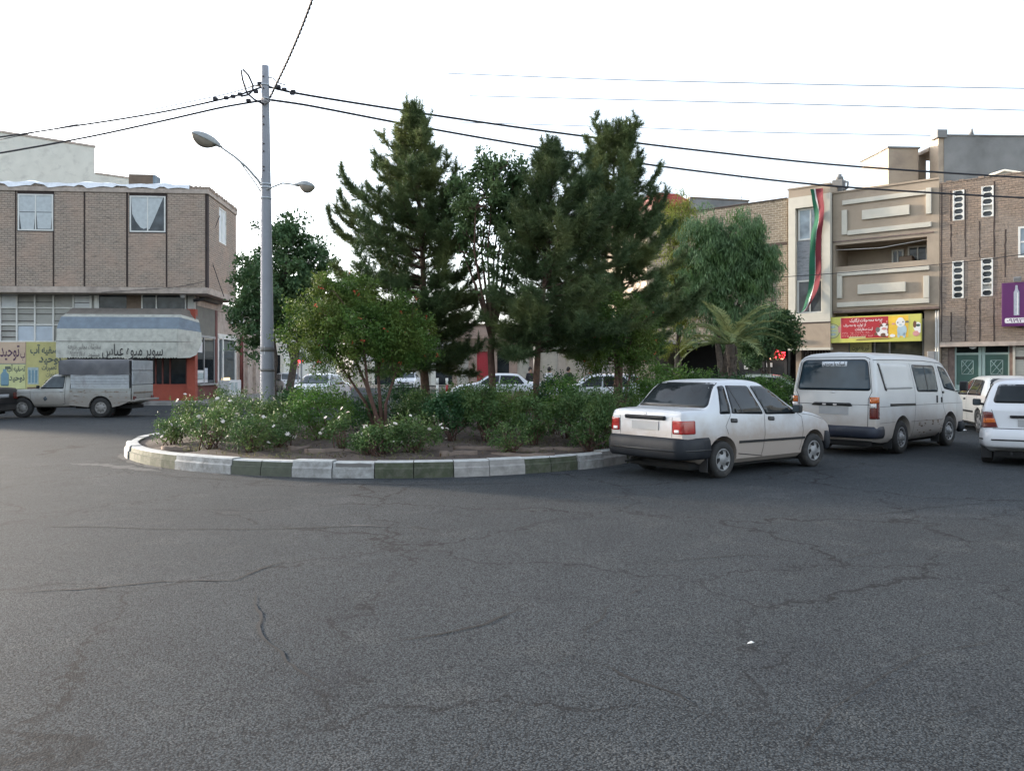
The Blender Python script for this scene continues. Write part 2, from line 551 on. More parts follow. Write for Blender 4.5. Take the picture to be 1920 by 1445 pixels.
def crack(pts, w0, mat='crack', z=0.004, name='road_crack', jag=0.35):
    """irregular thin strip on the asphalt through the photo's crack line"""
    P = [Vector(p) for p in pts]
    out = []
    for a, b in zip(P[:-1], P[1:]):
        n = max(2, int((b - a).length / 0.07))
        for i in range(n):
            out.append(a.lerp(b, i / n))
    out.append(P[-1])
    vs, fs = [], []
    off = 0.0
    for i, p in enumerate(out):
        t = (out[min(i + 1, len(out) - 1)] - out[max(i - 1, 0)]).normalized()
        nrm = Vector((-t.y, t.x, 0))
        off = 0.8 * off + random.gauss(0, w0 * jag)
        e = min(1.0, i / 6, (len(out) - 1 - i) / 6)
        ww = w0 * e * random.uniform(0.3, 1.2)
        vs += [p + nrm * (off + ww / 2) + Vector((0, 0, z)), p + nrm * (off - ww / 2) + Vector((0, 0, z))]
    for i in range(len(out) - 1):
        fs.append((2 * i, 2 * i + 1, 2 * i + 3, 2 * i + 2))
    b = MB(); b.add(vs, fs, M[mat])
    o = b.build(name); o['kind'] = 'structure'
    return o


def gp(px, py):
    d = FPX * EYE / (py - YH)
    return at(px, d, 0)


crack([gp(240, 880), gp(330, 893), gp(420, 899), gp(600, 906), gp(800, 909), gp(1000, 905)], 0.035)
crack([gp(0, 1112), gp(150, 1104), gp(300, 1091), gp(440, 1088), gp(500, 1062), gp(575, 1040)], 0.022)
crack([gp(700, 1205), gp(800, 1192), gp(905, 1168), gp(985, 1130)], 0.022)
crack([gp(1065, 1225), gp(1180, 1272), gp(1270, 1305), gp(1350, 1360)], 0.022)
crack([gp(40, 985), gp(300, 992), gp(520, 992), gp(740, 985)], 0.022)
crack([gp(480, 1110), gp(492, 1180), gp(540, 1240), gp(640, 1300)], 0.022)
crack([gp(1600, 970), gp(1740, 952), gp(1900, 940)], 0.02)
crack([gp(1700, 1350), gp(1790, 1340), gp(1880, 1310)], 0.008)
for k, (a, b_) in enumerate([((860, 1445), (905, 1385)), ((915, 1372), (985, 1310)), ((1005, 1262), (1075, 1215)), ((1085, 1190), (1150, 1130)), ((1165, 1120), (1230, 1088))]):
    crack([gp(*a), gp((a[0] + b_[0]) / 2 + 8, (a[1] + b_[1]) / 2), gp(*b_)], 0.022, 'crack', 0.004, 'road_crack', 0.5)
crack([gp(640, 983), gp(690, 986), gp(735, 988)], 0.16, 'patch', 0.003, 'road_patch', .06)
crack([gp(740, 990), gp(780, 988), gp(830, 1000)], 0.04, 'crack', 0.004, 'road_crack', .6)
crack([gp(130, 868), gp(200, 872), gp(300, 884)], 0.35, 'patch', 0.003, 'road_patch', .05)
crack([gp(1150, 1060), gp(1400, 1040), gp(1560, 1050), gp(1750, 1020)], 0.012)
crack([gp(1480, 1445), gp(1560, 1330), gp(1720, 1230), gp(1920, 1190)], 0.009)
def pchip(t, y, tq):
    t = np.asarray(t, float); y = np.asarray(y, float)
    h = np.diff(t); dl = np.diff(y) / h
    n = len(t); d = np.zeros(n)
    for i in range(1, n - 1):
        if dl[i - 1] * dl[i] > 0:
            w1, w2 = 2 * h[i] + h[i - 1], h[i] + 2 * h[i - 1]
            d[i] = (w1 + w2) / (w1 / dl[i - 1] + w2 / dl[i])
    d[0], d[-1] = dl[0], dl[-1]
    k = np.clip(np.searchsorted(t, tq, side='right') - 1, 0, n - 2)
    s = (tq - t[k]) / h[k]
    return ((2 * s**3 - 3 * s**2 + 1) * y[k] + (s**3 - 2 * s**2 + s) * h[k] * d[k] + (-2 * s**3 + 3 * s**2) * y[k + 1] + (s**3 - s**2) * h[k] * d[k + 1])


def loft(stations, step=0.07, vsub=(2, 1, 2, 4, 3, 3, 2, 4), v_linear=False):
    """smooth body shell through half sections (bottom centre ... top centre), mirrored in y; returns verts, faces"""
    A = np.array(stations, float)                      # K, N, 3
    K, N, _ = A.shape
    t = [0.0]
    for i in range(K - 1):
        t.append(t[-1] + max(1e-3, np.linalg.norm(A[i + 1] - A[i], axis=1).max()))
    tq = []
    for i in range(K - 1):
        n = max(1, int(math.ceil((t[i + 1] - t[i]) / step)))
        tq += list(np.linspace(t[i], t[i + 1], n, endpoint=False))
    tq.append(t[-1]); tq = np.array(tq)
    B = np.empty((len(tq), N, 3))
    for j in range(N):
        for c in range(3):
            B[:, j, c] = pchip(t, A[:, j, c], tq)
    rows = []
    for r in B:
        s = np.concatenate([[0], np.cumsum(np.maximum(1e-4, np.linalg.norm(np.diff(r, axis=0), axis=1)))])
        sq = []
        for j in range(N - 1):
            sq += list(np.linspace(s[j], s[j + 1], vsub[j], endpoint=False))
        sq.append(s[-1]); sq = np.array(sq)
        rows.append(np.stack([pchip(s, r[:, c], sq) for c in range(3)], 1))
    half = np.array(rows)                              # U, V, 3
    mir = half[:, 1:-1][:, ::-1].copy(); mir[:, :, 1] *= -1
    ring = np.concatenate([half, mir], 1)
    U, V = ring.shape[:2]
    hv = half.shape[1]
    fs = []
    for i in range(U - 1):
        for j in range(V):
            j2 = (j + 1) % V
            fs.append((i * V + j, (i + 1) * V + j, (i + 1) * V + j2, i * V + j2))
    for base, flip in ((0, False), ((U - 1) * V, True)):
        for j in range(hv - 1):
            a, b = base + j, base + j + 1
            c, d = base + (V - j) % V, base + (V - j - 1) % V
            q = [x for x in (a, b, d, c)]
            q2 = []
            for x in q:
                if x not in q2: q2.append(x)
            if len(q2) >= 3:
                fs.append(tuple(reversed(q2)) if flip else tuple(q2))
    return [tuple(p) for p in ring.reshape(-1, 3)], fs


def half_section(x, low, up, dx=None):
    """low + up: lists of (y, z); dx(z) slants the section"""
    return [(x + (dx(z) if dx else 0.0), y, z) for (y, z) in list(low) + list(up)]


class Shell:
    """a lofted body with projection of panes, seams, lamps and trim on it"""

    def __init__(self, verts, faces):
        self.v, self.f = verts, faces
        self.bvh = BVHTree.FromPolygons([Vector(v) for v in verts], faces)

    def body(self, name, mat, parent, cutters=()):
        bm = bmesh.new()
        vs = [bm.verts.new(v) for v in self.v]
        for f in self.f:
            try:
                bm.faces.new([vs[i] for i in f]).smooth = True
            except ValueError:
                pass
        bmesh.ops.remove_doubles(bm, verts=bm.verts[:], dist=0.0005)
        bmesh.ops.recalc_face_normals(bm, faces=bm.faces[:])
        me = bpy.data.meshes.new(name); bm.to_mesh(me); bm.free()
        me.materials.append(mat); me.materials.append(M['well'])
        o = link(name, me, None)
        for i, (x, z, r, y0, y1) in enumerate(cutters):
            c = MB()
            c.lathe([(0.0, y0), (r, y0), (r, y1), (0.0, y1)], M['well'], 36, 'y', True, Matrix.Translation((x, 0, z)))
            bmc = bmesh.new(); tmp = c.mesh('cutter'); bmc.from_mesh(tmp)
            bmesh.ops.remove_doubles(bmc, verts=bmc.verts[:], dist=1e-5)
            bmesh.ops.recalc_face_normals(bmc, faces=bmc.faces[:])
            for f in bmc.faces: f.material_index = 1
            bmc.to_mesh(tmp); bmc.free()
            tmp.materials.clear(); tmp.materials.append(mat); tmp.materials.append(M['well'])
            co = bpy.data.objects.new('cutter', tmp); COL.objects.link(co)
            md = o.modifiers.new('b%d' % i, 'BOOLEAN'); md.operation = 'DIFFERENCE'; md.object = co; md.solver = 'EXACT'
            dg = bpy.context.evaluated_depsgraph_get()
            new = bpy.data.meshes.new_from_object(o.evaluated_get(dg))
            o.modifiers.clear()
            old = o.data; o.data = new; bpy.data.meshes.remove(old)
            bpy.data.objects.remove(co)
        me = o.data; me.name = name
        try:
            me.set_sharp_from_angle(angle=R(38))
        except Exception:
            pass
        o.parent = parent
        return o

    def hit(self, a, b, view, far=9.0):
        if view == 'R': o, d = Vector((a, -far, b)), Vector((0, 1, 0))
        elif view == 'L': o, d = Vector((a, far, b)), Vector((0, -1, 0))
        elif view == 'B': o, d = Vector((-far, a, b)), Vector((1, 0, 0))
        elif view == 'F': o, d = Vector((far, a, b)), Vector((-1, 0, 0))
        else: o, d = Vector((a, b, far)), Vector((0, 0, -1))
        p, n, i, dist = self.bvh.ray_cast(o, d)
        if p is None:
            p, n, i, dist = self.bvh.find_nearest(Vector((a, -0.8, b)) if view == 'R' else (Vector((a, 0.8, b)) if view == 'L' else (Vector((-1, a, b)) if view == 'B' else (Vector((3, a, b)) if view == 'F' else Vector((a, b, 1.4))))))
            n = -d
        if n.dot(d) > 0: n = -n
        return p, n, d

    def decal(self, mb, outline, view, m, off=0.004, grid=0.07, depth=0.02, smooth=True):
        """a pane or panel that follows the body inside a 2D outline, with its rim turned in to the body"""
        pts = []
        n = len(outline)
        for i in range(n):
            a, b = Vector(outline[i]), Vector(outline[(i + 1) % n])
            k = max(1, int((b - a).length / grid))
            for j in range(k): pts.append(a.lerp(b, j / k))
        nb = len(pts)
        xs = [p.x for p in pts]; ys = [p.y for p in pts]
        allp = list(pts)
        x = min(xs) + grid / 2
        while x < max(xs):
            y = min(ys) + grid / 2
            while y < max(ys):
                allp.append(Vector((x, y))); y += grid
            x += grid
        r = delaunay_2d_cdt(allp, [], [list(range(nb))], 1, 1e-5)
        used = sorted({i for f in r[2] for i in f}); ren = {i: k for k, i in enumerate(used)}
        vs = [r[0][i] for i in used]; fs = [[ren[i] for i in f] for f in r[2]]
        out, inn = [], []
        for p in vs:
            q, nn, d = self.hit(p.x, p.y, view)
            nn = (nn * 0.5 - d * 0.5).normalized()
            out.append(q + nn * off); inn.append(q + d * depth)
        ec = {}
        for f in fs:
            for i in range(len(f)):
                e = (f[i], f[(i + 1) % len(f)])
                k = tuple(sorted(e)); ec.setdefault(k, []).append(e)
        a0 = Vector(vs[fs[0][1]]) - Vector(vs[fs[0][0]]); a1 = Vector(vs[fs[0][2]]) - Vector(vs[fs[0][0]])
        flip = False
        n3 = (out[fs[0][1]] - out[fs[0][0]]).cross(out[fs[0][2]] - out[fs[0][0]])
        dd = self.hit(vs[fs[0][0]].x, vs[fs[0][0]].y, view)[2]
        if n3.dot(dd) > 0: flip = True
        F = [tuple(reversed(f)) if flip else tuple(f) for f in fs]
        nv = len(out)
        for es in ec.values():
            if len(es) == 1:
                a, b = es[0]
                F.append((b, a, a + nv, b + nv) if not flip else (a, b, b + nv, a + nv))
        mb.add(out + inn, F, m, False)
        k0 = len(mb.s) - len(F)
        for i in range(len(fs)): mb.s[k0 + i] = smooth

    def strip(self, mb, line, view, w, m, off=0.002, step=0.05, depth=0.0):
        if isinstance(mb, Seams):
            b = MB(); self._strip(b, line, view, w, m, off, step, depth); mb.n.append(b)
        else:
            self._strip(mb, line, view, w, m, off, step, depth)

    def _strip(self, mb, line, view, w, m, off=0.002, step=0.05, depth=0.0):
        P = []
        for a, b in zip(line[:-1], line[1:]):
            a, b = Vector(a), Vector(b)
            k = max(1, int((b - a).length / step))
            for j in range(k): P.append(a.lerp(b, j / k))
        P.append(Vector(line[-1]))
        vs, fs = [], []
        for i, p in enumerate(P):
            t = (P[min(i + 1, len(P) - 1)] - P[max(i - 1, 0)]).normalized()
            nr = Vector((-t.y, t.x))
            for sgn in (-1, 1):
                q = p + nr * (sgn * w / 2)
                h, n, d = self.hit(q.x, q.y, view)
                nn = (n * 0.5 - d * 0.5).normalized()
                vs.append(h + nn * off)
                if depth: vs.append(h + d * 0.01)
        k = 4 if depth else 2
        for i in range(len(P) - 1):
            a, b = i * k, (i + 1) * k
            if depth:
                fs += [(a, b, b + 2, a + 2), (a + 1, b + 1, b, a), (a + 2, b + 2, b + 3, a + 3)]
            else:
                fs.append((a, b, b + 1, a + 1))
        if depth:
            e = (len(P) - 1) * k
            fs += [(0, 2, 3, 1), (e, e + 1, e + 3, e + 2)]
        mb.add(vs, fs, m)


class Seams:
    """body gaps: every line becomes a part of its own"""

    def __init__(self, sh):
        self.sh, self.n = sh, []

    def build(self, name, parent):
        for m in self.n: m.build(name, parent)


def rpoly(pts, r, n=4):
    """round the corners of a 2D polygon; r is one radius or one per corner"""
    out = []
    k = len(pts)
    for i in range(k):
        p0, p, p1 = Vector(pts[i - 1]), Vector(pts[i]), Vector(pts[(i + 1) % k])
        rr = r[i] if hasattr(r, '__len__') else r
        a, b = (p0 - p), (p1 - p)
        rr = min(rr, 0.45 * a.length, 0.45 * b.length)
        if rr <= 1e-4:
            out.append(tuple(p)); continue
        a = p + a.normalized() * rr; b = p + b.normalized() * rr
        for j in range(n + 1):
            s = j / n
            q = a * (1 - s)**2 + p * (2 * s * (1 - s)) + b * s**2
            out.append(tuple(q))
    return out


def grow(pts, d):
    """outline pushed outwards by d"""
    c = sum((Vector(p) for p in pts), Vector((0, 0))) / len(pts)
    n = len(pts)
    area = sum(pts[i][0] * pts[(i + 1) % n][1] - pts[(i + 1) % n][0] * pts[i][1] for i in range(n))
    sg = 1 if area > 0 else -1
    out = []
    for i in range(n):
        p0, p, p1 = Vector(pts[i - 1]), Vector(pts[i]), Vector(pts[(i + 1) % n])
        e = (p1 - p0)
        if e.length < 1e-6: out.append(tuple(p)); continue
        e.normalize()
        out.append(tuple(p + Vector((e.y, -e.x)) * (d * sg)))
    return out


def sweep(mb, path, prof, m, smooth=True):
    """closed profile (outset, z) moved along a plan path (x, y); outset points to the path's right"""
    P = [Vector(p) for p in path]
    n = len(prof)
    vs, fs = [], []
    for i, p in enumerate(P):
        t0 = (P[i] - P[max(i - 1, 0)]); t1 = (P[min(i + 1, len(P) - 1)] - P[i])
        t = (t0.normalized() if t0.length > 0 else Vector((0, 0))) + (t1.normalized() if t1.length > 0 else Vector((0, 0)))
        t.normalize()
        nr = Vector((t.y, -t.x))
        for (o, z) in prof:
            q = p + nr * o
            vs.append((q.x, q.y, z))
    for i in range(len(P) - 1):
        for j in range(n):
            j2 = (j + 1) % n
            fs.append((i * n + j, (i + 1) * n + j, (i + 1) * n + j2, i * n + j2))
    fs.append(tuple(range(n))); fs.append(tuple((len(P) - 1) * n + j for j in reversed(range(n))))
    mb.add(vs, fs, m, smooth)


def wheel(parent, x, y, r, w, side, style, steer=0.0, rim=0.62):
    """tyre (the wheel part) with its hubcap as a sub-part; side -1 right, +1 left"""
    T = Matrix.Translation((x, y, r)) @ Matrix.Rotation(steer, 4, 'Z') @ (Matrix.Identity(4) if side > 0 else Matrix.Rotation(math.pi, 4, 'Z'))
    rr = r * rim
    t = MB()
    prof = [(rr - 0.01, -w / 2 + .02), (rr, -w / 2 + .004), (rr + .02, -w / 2), (r - .045, -w / 2 - .006), (r - .016, -w / 2 + .006), (r - .004, -w / 2 + .024), (r, -w / 2 + .05),
            (r, w / 2 - .05), (r - .004, w / 2 - .024), (r - .016, w / 2 - .006), (r - .045, w / 2 + .006), (rr + .02, w / 2), (rr, w / 2 - .004), (rr - .01, w / 2 - .02)]
    t.lathe(prof, M['tyre'], 40, 'y', True, T, True)
    for k in range(44):                              # tread blocks
        q = 2 * math.pi * k / 44
        TT = T @ Matrix.Rotation(q, 4, 'Y')
        t.box((-.011, -w / 2 + .03, r - .004), (.011, -.006, r + .003), M['tyre'], TT)
        t.box((-.011, .006, r - .004), (.011, w / 2 - .03, r + .003), M['tyre'], TT @ Matrix.Rotation(.07, 4, 'Y'))
    wo = t.build('wheel', parent)
    h = MB()
    if style == 'cap':
        h.lathe([(rr, w / 2 - .022), (rr - .004, w / 2 - .008), (rr - .018, w / 2 - .004), (rr * .86, w / 2 - .014), (rr * .45, w / 2 - .004), (rr * .40, w / 2 + .004), (0.0, w / 2 + .008)], M['hub'], 40, 'y', True, T)
        h.lathe([(0.0, -w / 2 + .03), (rr, -w / 2 + .03)], M['well'], 24, 'y', False, T)
        for k in range(5):
            q = 2 * math.pi * k / 5 + .3
            TT = T @ Matrix.Rotation(q, 4, 'Y')
            h.prism([(-.030, rr * .50), (.010, rr * .47), (.055, rr * .80), (-.020, rr * .84)], w / 2 - .02, w / 2 - .0035, M['well'], 'y', TT)
    elif style == 'holes':
        h.lathe([(rr, w / 2 - .022), (rr - .004, w / 2 - .005), (rr - .02, w / 2 - .002), (rr * .84, w / 2 - .03), (rr * .62, w / 2 - .022), (rr * .40, w / 2 - .012), (rr * .36, w / 2 + .012), (rr * .2, w / 2 + .03), (0.0, w / 2 + .034)], M['hub'], 40, 'y', True, T)
        h.lathe([(0.0, -w / 2 + .03), (rr, -w / 2 + .03)], M['well'], 24, 'y', False, T)
        for k in range(10):
            TT = T @ Matrix.Rotation(2 * math.pi * k / 10, 4, 'Y')
            h.prism(rpoly([(-.020, rr * .64), (.020, rr * .64), (.026, rr * .82), (-.026, rr * .82)], .012), w / 2 - .035, w / 2 - .016, M['well'], 'y', TT)
        for k in range(5):
            TT = T @ Matrix.Rotation(2 * math.pi * k / 5, 4, 'Y')
            h.lathe([(0.009, w / 2 - .012), (.009, w / 2 + .006), (0.0, w / 2 + .008)], M['chrome'], 8, 'y', True, TT @ Matrix.Translation((0, 0, rr * .48)))
    else:  # plain steel wheel
        h.lathe([(rr, w / 2 - .03), (rr - .004, w / 2 - .01), (rr * .8, w / 2 - .03), (rr * .55, w / 2 - .02), (rr * .5, w / 2 - .002), (rr * .2, w / 2 + .006), (0.0, w / 2 + .006)], M['rimsteel'], 32, 'y', True, T)
        h.lathe([(0.0, -w / 2 + .03), (rr, -w / 2 + .03)], M['well'], 24, 'y', False, T)
        for k in range(8):
            TT = T @ Matrix.Rotation(2 * math.pi * k / 8, 4, 'Y')
            h.prism(rpoly([(-.014, rr * .62), (.014, rr * .62), (.014, rr * .76), (-.014, rr * .76)], .01), w / 2 - .04, w / 2 - .018, M['well'], 'y', TT)
    h.build('rim', wo)
    return wo


M['rimsteel'] = mat_plain('dusty_steel_wheel', (0.26, 0.25, 0.235), 0.6, 0.2, dirt=(0.13, 0.115, 0.10), dirt_amt=0.6, dscale=6)


def glaze(sh, parent, outline, view, m='glass', name='window', seal=0.014, frame_m='trim', off=0.006, grid=0.07):
    f = MB(); sh.decal(f, grow(outline, seal), view, M[frame_m], 0.003, grid)
    fo = f.build('seal', None)
    p = MB(); sh.decal(p, outline, view, M[m], off, grid)
    po = p.build(name, parent); fo.parent = po
    return po


def part(mb, name, parent):
    return mb.build(name, parent)
def lowsec(s, zb=.19, belt=.92, wl=.745, wm=.785, wb=.762):
    return [(0, zb), (.66 * s, zb), (wl * s, zb + .07), (wm * s, .56), (wb * s, belt)]


def boxy_car(root, paint, kind='sedan', bumper_m='bumper', detail=True, tail='lamp_red', glass='glass'):
    roofz = 1.435
    S = []
    sec = half_section
    if kind == 'sedan':
        S.append(sec(-.825, lowsec(.905, .36, .86), [(.665, .92), (.59, .955), (.33, .972), (0, .978)]))
        S.append(sec(-.795, lowsec(.93, .35, .90), [(.68, .965), (.615, .992), (.34, 1.005), (0, 1.01)]))
        S.append(sec(-.60, lowsec(.965, .31, .93), [(.71, .985), (.64, 1.008), (.35, 1.022), (0, 1.028)]))
        S.append(sec(-.315, lowsec(.985, .20, .94), [(.73, .985), (.675, 1.012), (.36, 1.028), (0, 1.033)]))
        S.append(sec(-.285, lowsec(.985, .19, .94), [(.73, .99), (.675, 1.022), (.37, 1.045), (0, 1.052)]))
        S.append(sec(.09, lowsec(1, .19, .93), [(.685, 1.17), (.585, 1.365), (.40, 1.40), (0, 1.412)]))
        S.append(sec(.17, lowsec(1, .19, .93), [(.682, 1.17), (.575, 1.385), (.42, 1.425), (0, 1.436)]))
    else:
        S.append(sec(-.60, lowsec(.955, .34, .84), [(.735, .90), (.70, .93), (.36, .94), (0, .942)]))
        S.append(sec(-.575, lowsec(.98, .33, .88), [(.735, .94), (.69, .97), (.36, .985), (0, .99)]))
        S.append(sec(-.54, lowsec(.985, .31, .92), [(.725, 1.0), (.675, 1.04), (.36, 1.06), (0, 1.066)]))
        S.append(sec(-.30, lowsec(1, .21, .93), [(.69, 1.16), (.590, 1.345), (.40, 1.375), (0, 1.385)]))
        S.append(sec(-.20, lowsec(1, .20, .93), [(.685, 1.17), (.578, 1.375), (.42, 1.412), (0, 1.422)]))
        S.append(sec(.17, lowsec(1, .19, .93), [(.682, 1.17), (.575, 1.39), (.42, 1.43), (0, 1.442)]))
    S.append(sec(.70, lowsec(1, .19, .92), [(.682, 1.17), (.578, 1.395), (.42, roofz + .01), (0, roofz + .022)]))
    S.append(sec(1.16, lowsec(1, .19, .915), [(.684, 1.16), (.582, 1.36), (.42, roofz - .022), (0, roofz - .008)]))
    S.append(sec(1.22, lowsec(1, .19, .915), [(.688, 1.14), (.590, 1.335), (.42, 1.385), (0, 1.402)]))
    S.append(sec(1.90, lowsec(1, .19, .91), [(.745, .94), (.69, .962), (.40, .985), (0, .995)]))
    S.append(sec(1.96, lowsec(1, .19, .905), [(.745, .925), (.69, .942), (.40, .962), (0, .97)]))
    S.append(sec(2.35, lowsec(.995, .20, .85), [(.735, .875), (.68, .895), (.40, .915), (0, .922)]))
    S.append(sec(2.68, lowsec(.975, .21, .75), [(.71, .785), (.66, .805), (.38, .83), (0, .84)]))
    S.append(sec(2.82, lowsec(.95, .23, .68), [(.69, .71), (.63, .735), (.38, .76), (0, .77)]))
    S.append(sec(2.86, lowsec(.92, .25, .64), [(.66, .66), (.60, .675), (.36, .69), (0, .695)]))
    v, f = loft(S)
    sh = Shell(v, f)
    WB = 2.345
    cut = [(0, .285, .335, -1.2, -.52), (0, .285, .335, .52, 1.2), (WB, .285, .335, -1.2, -.52), (WB, .285, .335, .52, 1.2)]
    body = sh.body('body', M[paint], root, cut)
    xr = -.90 if kind == 'sedan' else -.66
    b = MB()
    prof = [(-.05, .315), (.0, .305), (.03, .34), (.045, .42), (.045, .50), (.032, .575), (.002, .615), (-.05, .615), (-.06, .45)]
    path = [(-.325, -.775), (-.52, -.765)] + [(xr + .14 - .13 * math.sin(a), -.725 + .14 - .14 * math.cos(a)) for a in np.linspace(.1, 1.5, 7)]
    if kind != 'sedan':
        path = path[0:1] + path[2:]
    full = path + [(x, -y) for x, y in reversed(path)]
    sweep(b, [(x, -y) for x, y in full], prof, M[bumper_m])
    bo = b.build('rear_bumper', root)
    if detail:
        g_ = MB()
        sweep(g_, [(x - (.052 if abs(y) < .6 else 0), -y * 1.064) for x, y in full], [(.0, .425), (.004, .43), (.004, .445), (0, .45), (-.02, .4375)], M['trim'])
        g_.build('rubbing_strip', bo)
    b = MB()
    pf = [(WB + .31, .762)] + [(WB + .36 + .22 * math.sin(a), .76 - .27 + .27 * math.cos(a)) for a in np.linspace(.15, 1.45, 7)]
    full = pf + [(x, -y) for x, y in reversed(pf)]
    sweep(b, [(x, y) for x, y in full][::-1], [(o, z - .03) for o, z in prof], M[bumper_m])
    b.build('front_bumper', root)
    sides = ('R', 'L')
    if kind == 'sedan':
        q = rpoly([(-.045, .955), (.175, .955), (.20, 1.345), (.075, 1.335)], [.02, .01, .02, .03])
        rd = rpoly([(.235, .955), (.965, .925), (.76, 1.335), (.26, 1.345)], [.015, .02, .03, .02])
    else:
        q = rpoly([(-.40, .99), (.10, .955), (.10, 1.34), (-.24, 1.33)], [.03, .01, .02, .05])
        rd = rpoly([(.17, .955), (.965, .925), (.80, 1.335), (.17, 1.345)], [.015, .02, .03, .02])
    fd = rpoly([(1.05, .92), (1.83, .905), (1.215, 1.325), (.85, 1.332)], [.02, .03, .03, .02])
    for s in sides:
        glaze(sh, root, q, s, glass, 'quarter_window')
        rw = glaze(sh, root, rd, s, glass, 'door_window')
        glaze(sh, root, fd, s, glass, 'door_window')
        if detail and kind == 'sedan':
            d = MB(); sh.strip(d, [(.30, 1.34), (.48, .95)], s, .018, M['trim'], .009); d.build('divider_bar', rw)
        sm = Seams(sh)
        z0 = .93
        if kind == 'sedan':
            sh.strip(sm, [(.205, 1.34), (.205, .95), (.06, .76), (.12, .64)], s, .008, M['trim'])
            sh.strip(sm, [(.37, .34), (.98, .27)], s, .012, M['trim'])
        else:
            sh.strip(sm, [(.135, 1.34), (.135, .95), (.06, .76), (.12, .64)], s, .008, M['trim'])
        sh.strip(sm, [(.81, 1.34), (1.01, .92), (1.00, .60), (.95, .29)], s, .009, M['trim'])
        sh.strip(sm, [(1.87, .90), (1.99, .84), (2.02, .62), (1.95, .30)], s, .008, M['trim'])
        sh.strip(sm, [(1.87, .905), (2.30, .853), (2.66, .772), (2.80, .70)], s, .007, M['trim'])
        sm.build('door_seam', root)
        t = MB(); sh.strip(t, [(.37, .515), (2.06, .50)], s, .036, M['trim'], .014, .06, 1); t.build('side_strip', root)
        for hx in (.18, 1.10):
            h = MB()
            sh.decal(h, rpoly([(hx, .815), (hx + .15, .805), (hx + .15, .865), (hx, .875)], .02), s, M['trim'], .012, .04)
            h.build('door_handle', root)
        sg = -1 if s == 'R' else 1
        mm = MB()
        mm.box((1.70, sg * .79, .915), (1.80, sg * .93, 1.04), M['trim'], None, .025)
        mm.box((1.72, sg * .68, .92), (1.77, sg * .80, .965), M['trim'], None, .01)
        mo = mm.build('door_mirror', root)
        mg = MB(); mg.box((1.694, sg * .805, .93), (1.699, sg * .915, 1.025), M['glass_clear']); mg.build('mirror_glass', mo)
    if kind == 'sedan':
        rg = rpoly([(-.655, 1.052), (.655, 1.052), (.535, 1.385), (-.535, 1.385)], .03)
    else:
        rg = rpoly([(-.60, 1.06), (.60, 1.06), (.52, 1.335), (-.52, 1.335)], .04)
    glaze(sh, root, rg, 'B', glass, 'rear_window', .018)
    glaze(sh, root, rpoly([(-.64, 1.015), (.64, 1.015), (.525, 1.365), (-.525, 1.365)], .03), 'F', 'glass_clear', 'windscreen', .018)
    if kind == 'sedan':
        sm = Seams(sh)
        sh.strip(sm, [(-.515, .62), (-.515, .68), (-.525, .905), (-.56, .985)], 'B', .008, M['trim'])
        sh.strip(sm, [(.515, .62), (.515, .68), (.525, .905), (.56, .985)], 'B', .008, M['trim'])
        sh.strip(sm, [(-.80, -.62), (-.30, -.63)], 'T', .008, M['trim'])
        sh.strip(sm, [(-.80, .62), (-.30, .63)], 'T', .008, M['trim'])
        sm.build('boot_seam', root)
        st = MB(); sh.decal(st, rpoly([(-.40, .865), (.40, .865), (.40, .925), (-.40, .925)], .025), 'B', M['bumper'], .03, .08); st.build('boot_grip_strip', root)
        pl = MB(); sh.decal(pl, [(-.265, .715), (.265, .715), (.265, .835), (-.265, .835)], 'B', M['plate'], .014, .1, .02, False); pl.build('number_plate', root)
        bd = MB(); sh.decal(bd, rpoly([(-.025, .935), (.025, .935), (.025, .965), (-.025, .965)], .012), 'B', M['chrome'], .008, .02); bd.build('badge', root)
        for sg in (-1, 1):
            L = MB(); sh.decal(L, rpoly([(sg * .535, .675), (sg * .722, .675), (sg * .715, .865), (sg * .535, .865)], .02), 'B', M[tail], .012, .05)
            lo = L.build('tail_lamp', root)
            c = MB(); sh.decal(c, rpoly([(sg * .57, .69), (sg * .66, .69), (sg * .66, .735), (sg * .57, .735)], .01), 'B', M['lamp_clear'], .015, .04); c.build('reversing_lens', lo)
            s = 'R' if sg < 0 else 'L'
            c = MB(); sh.decal(c, rpoly([(-.815, .675), (-.60, .675), (-.60, .865), (-.815, .865)], .02), s, M[tail], .010, .04); c.build('side_lens', lo)
    else:
        st = MB(); sh.decal(st, rpoly([(-.38, .80), (.38, .80), (.38, .845), (-.38, .845)], .02), 'B', M['trim'], .03, .08); st.build('plate_strip', root)
        pl = MB(); sh.decal(pl, [(-.265, .66), (.265, .66), (.265, .775), (-.265, .775)], 'B', M['plate'], .014, .1, .02, False); pl.build('number_plate', root)
        for sg in (-1, 1):
            s = 'R' if sg < 0 else 'L'
            L = MB(); sh.decal(L, rpoly([(sg * .545, .64), (sg * .765, .63), (sg * .745, .90), (sg * .63, .89)], .02), 'B', M[tail], .012, .05)
            lo = L.build('tail_lamp', root)
            c = MB(); sh.decal(c, rpoly([(sg * .575, .72), (sg * .755, .71), (sg * .75, .79), (sg * .60, .79)], .01), 'B', M['lamp_orange'], .015, .04); c.build('indicator_lens', lo)
            c = MB(); sh.decal(c, rpoly([(-.57, .63), (-.43, .64), (-.47, .90), (-.555, .90)], .02), s, M[tail], .010, .04); c.build('side_lens', lo)
        wp = MB(); wp.tube([(-.56, -.02, 1.05), (-.57, -.12, 1.09), (-.50, -.36, 1.20)], .009, M['trim'], 6); wp.build('rear_wiper', root)
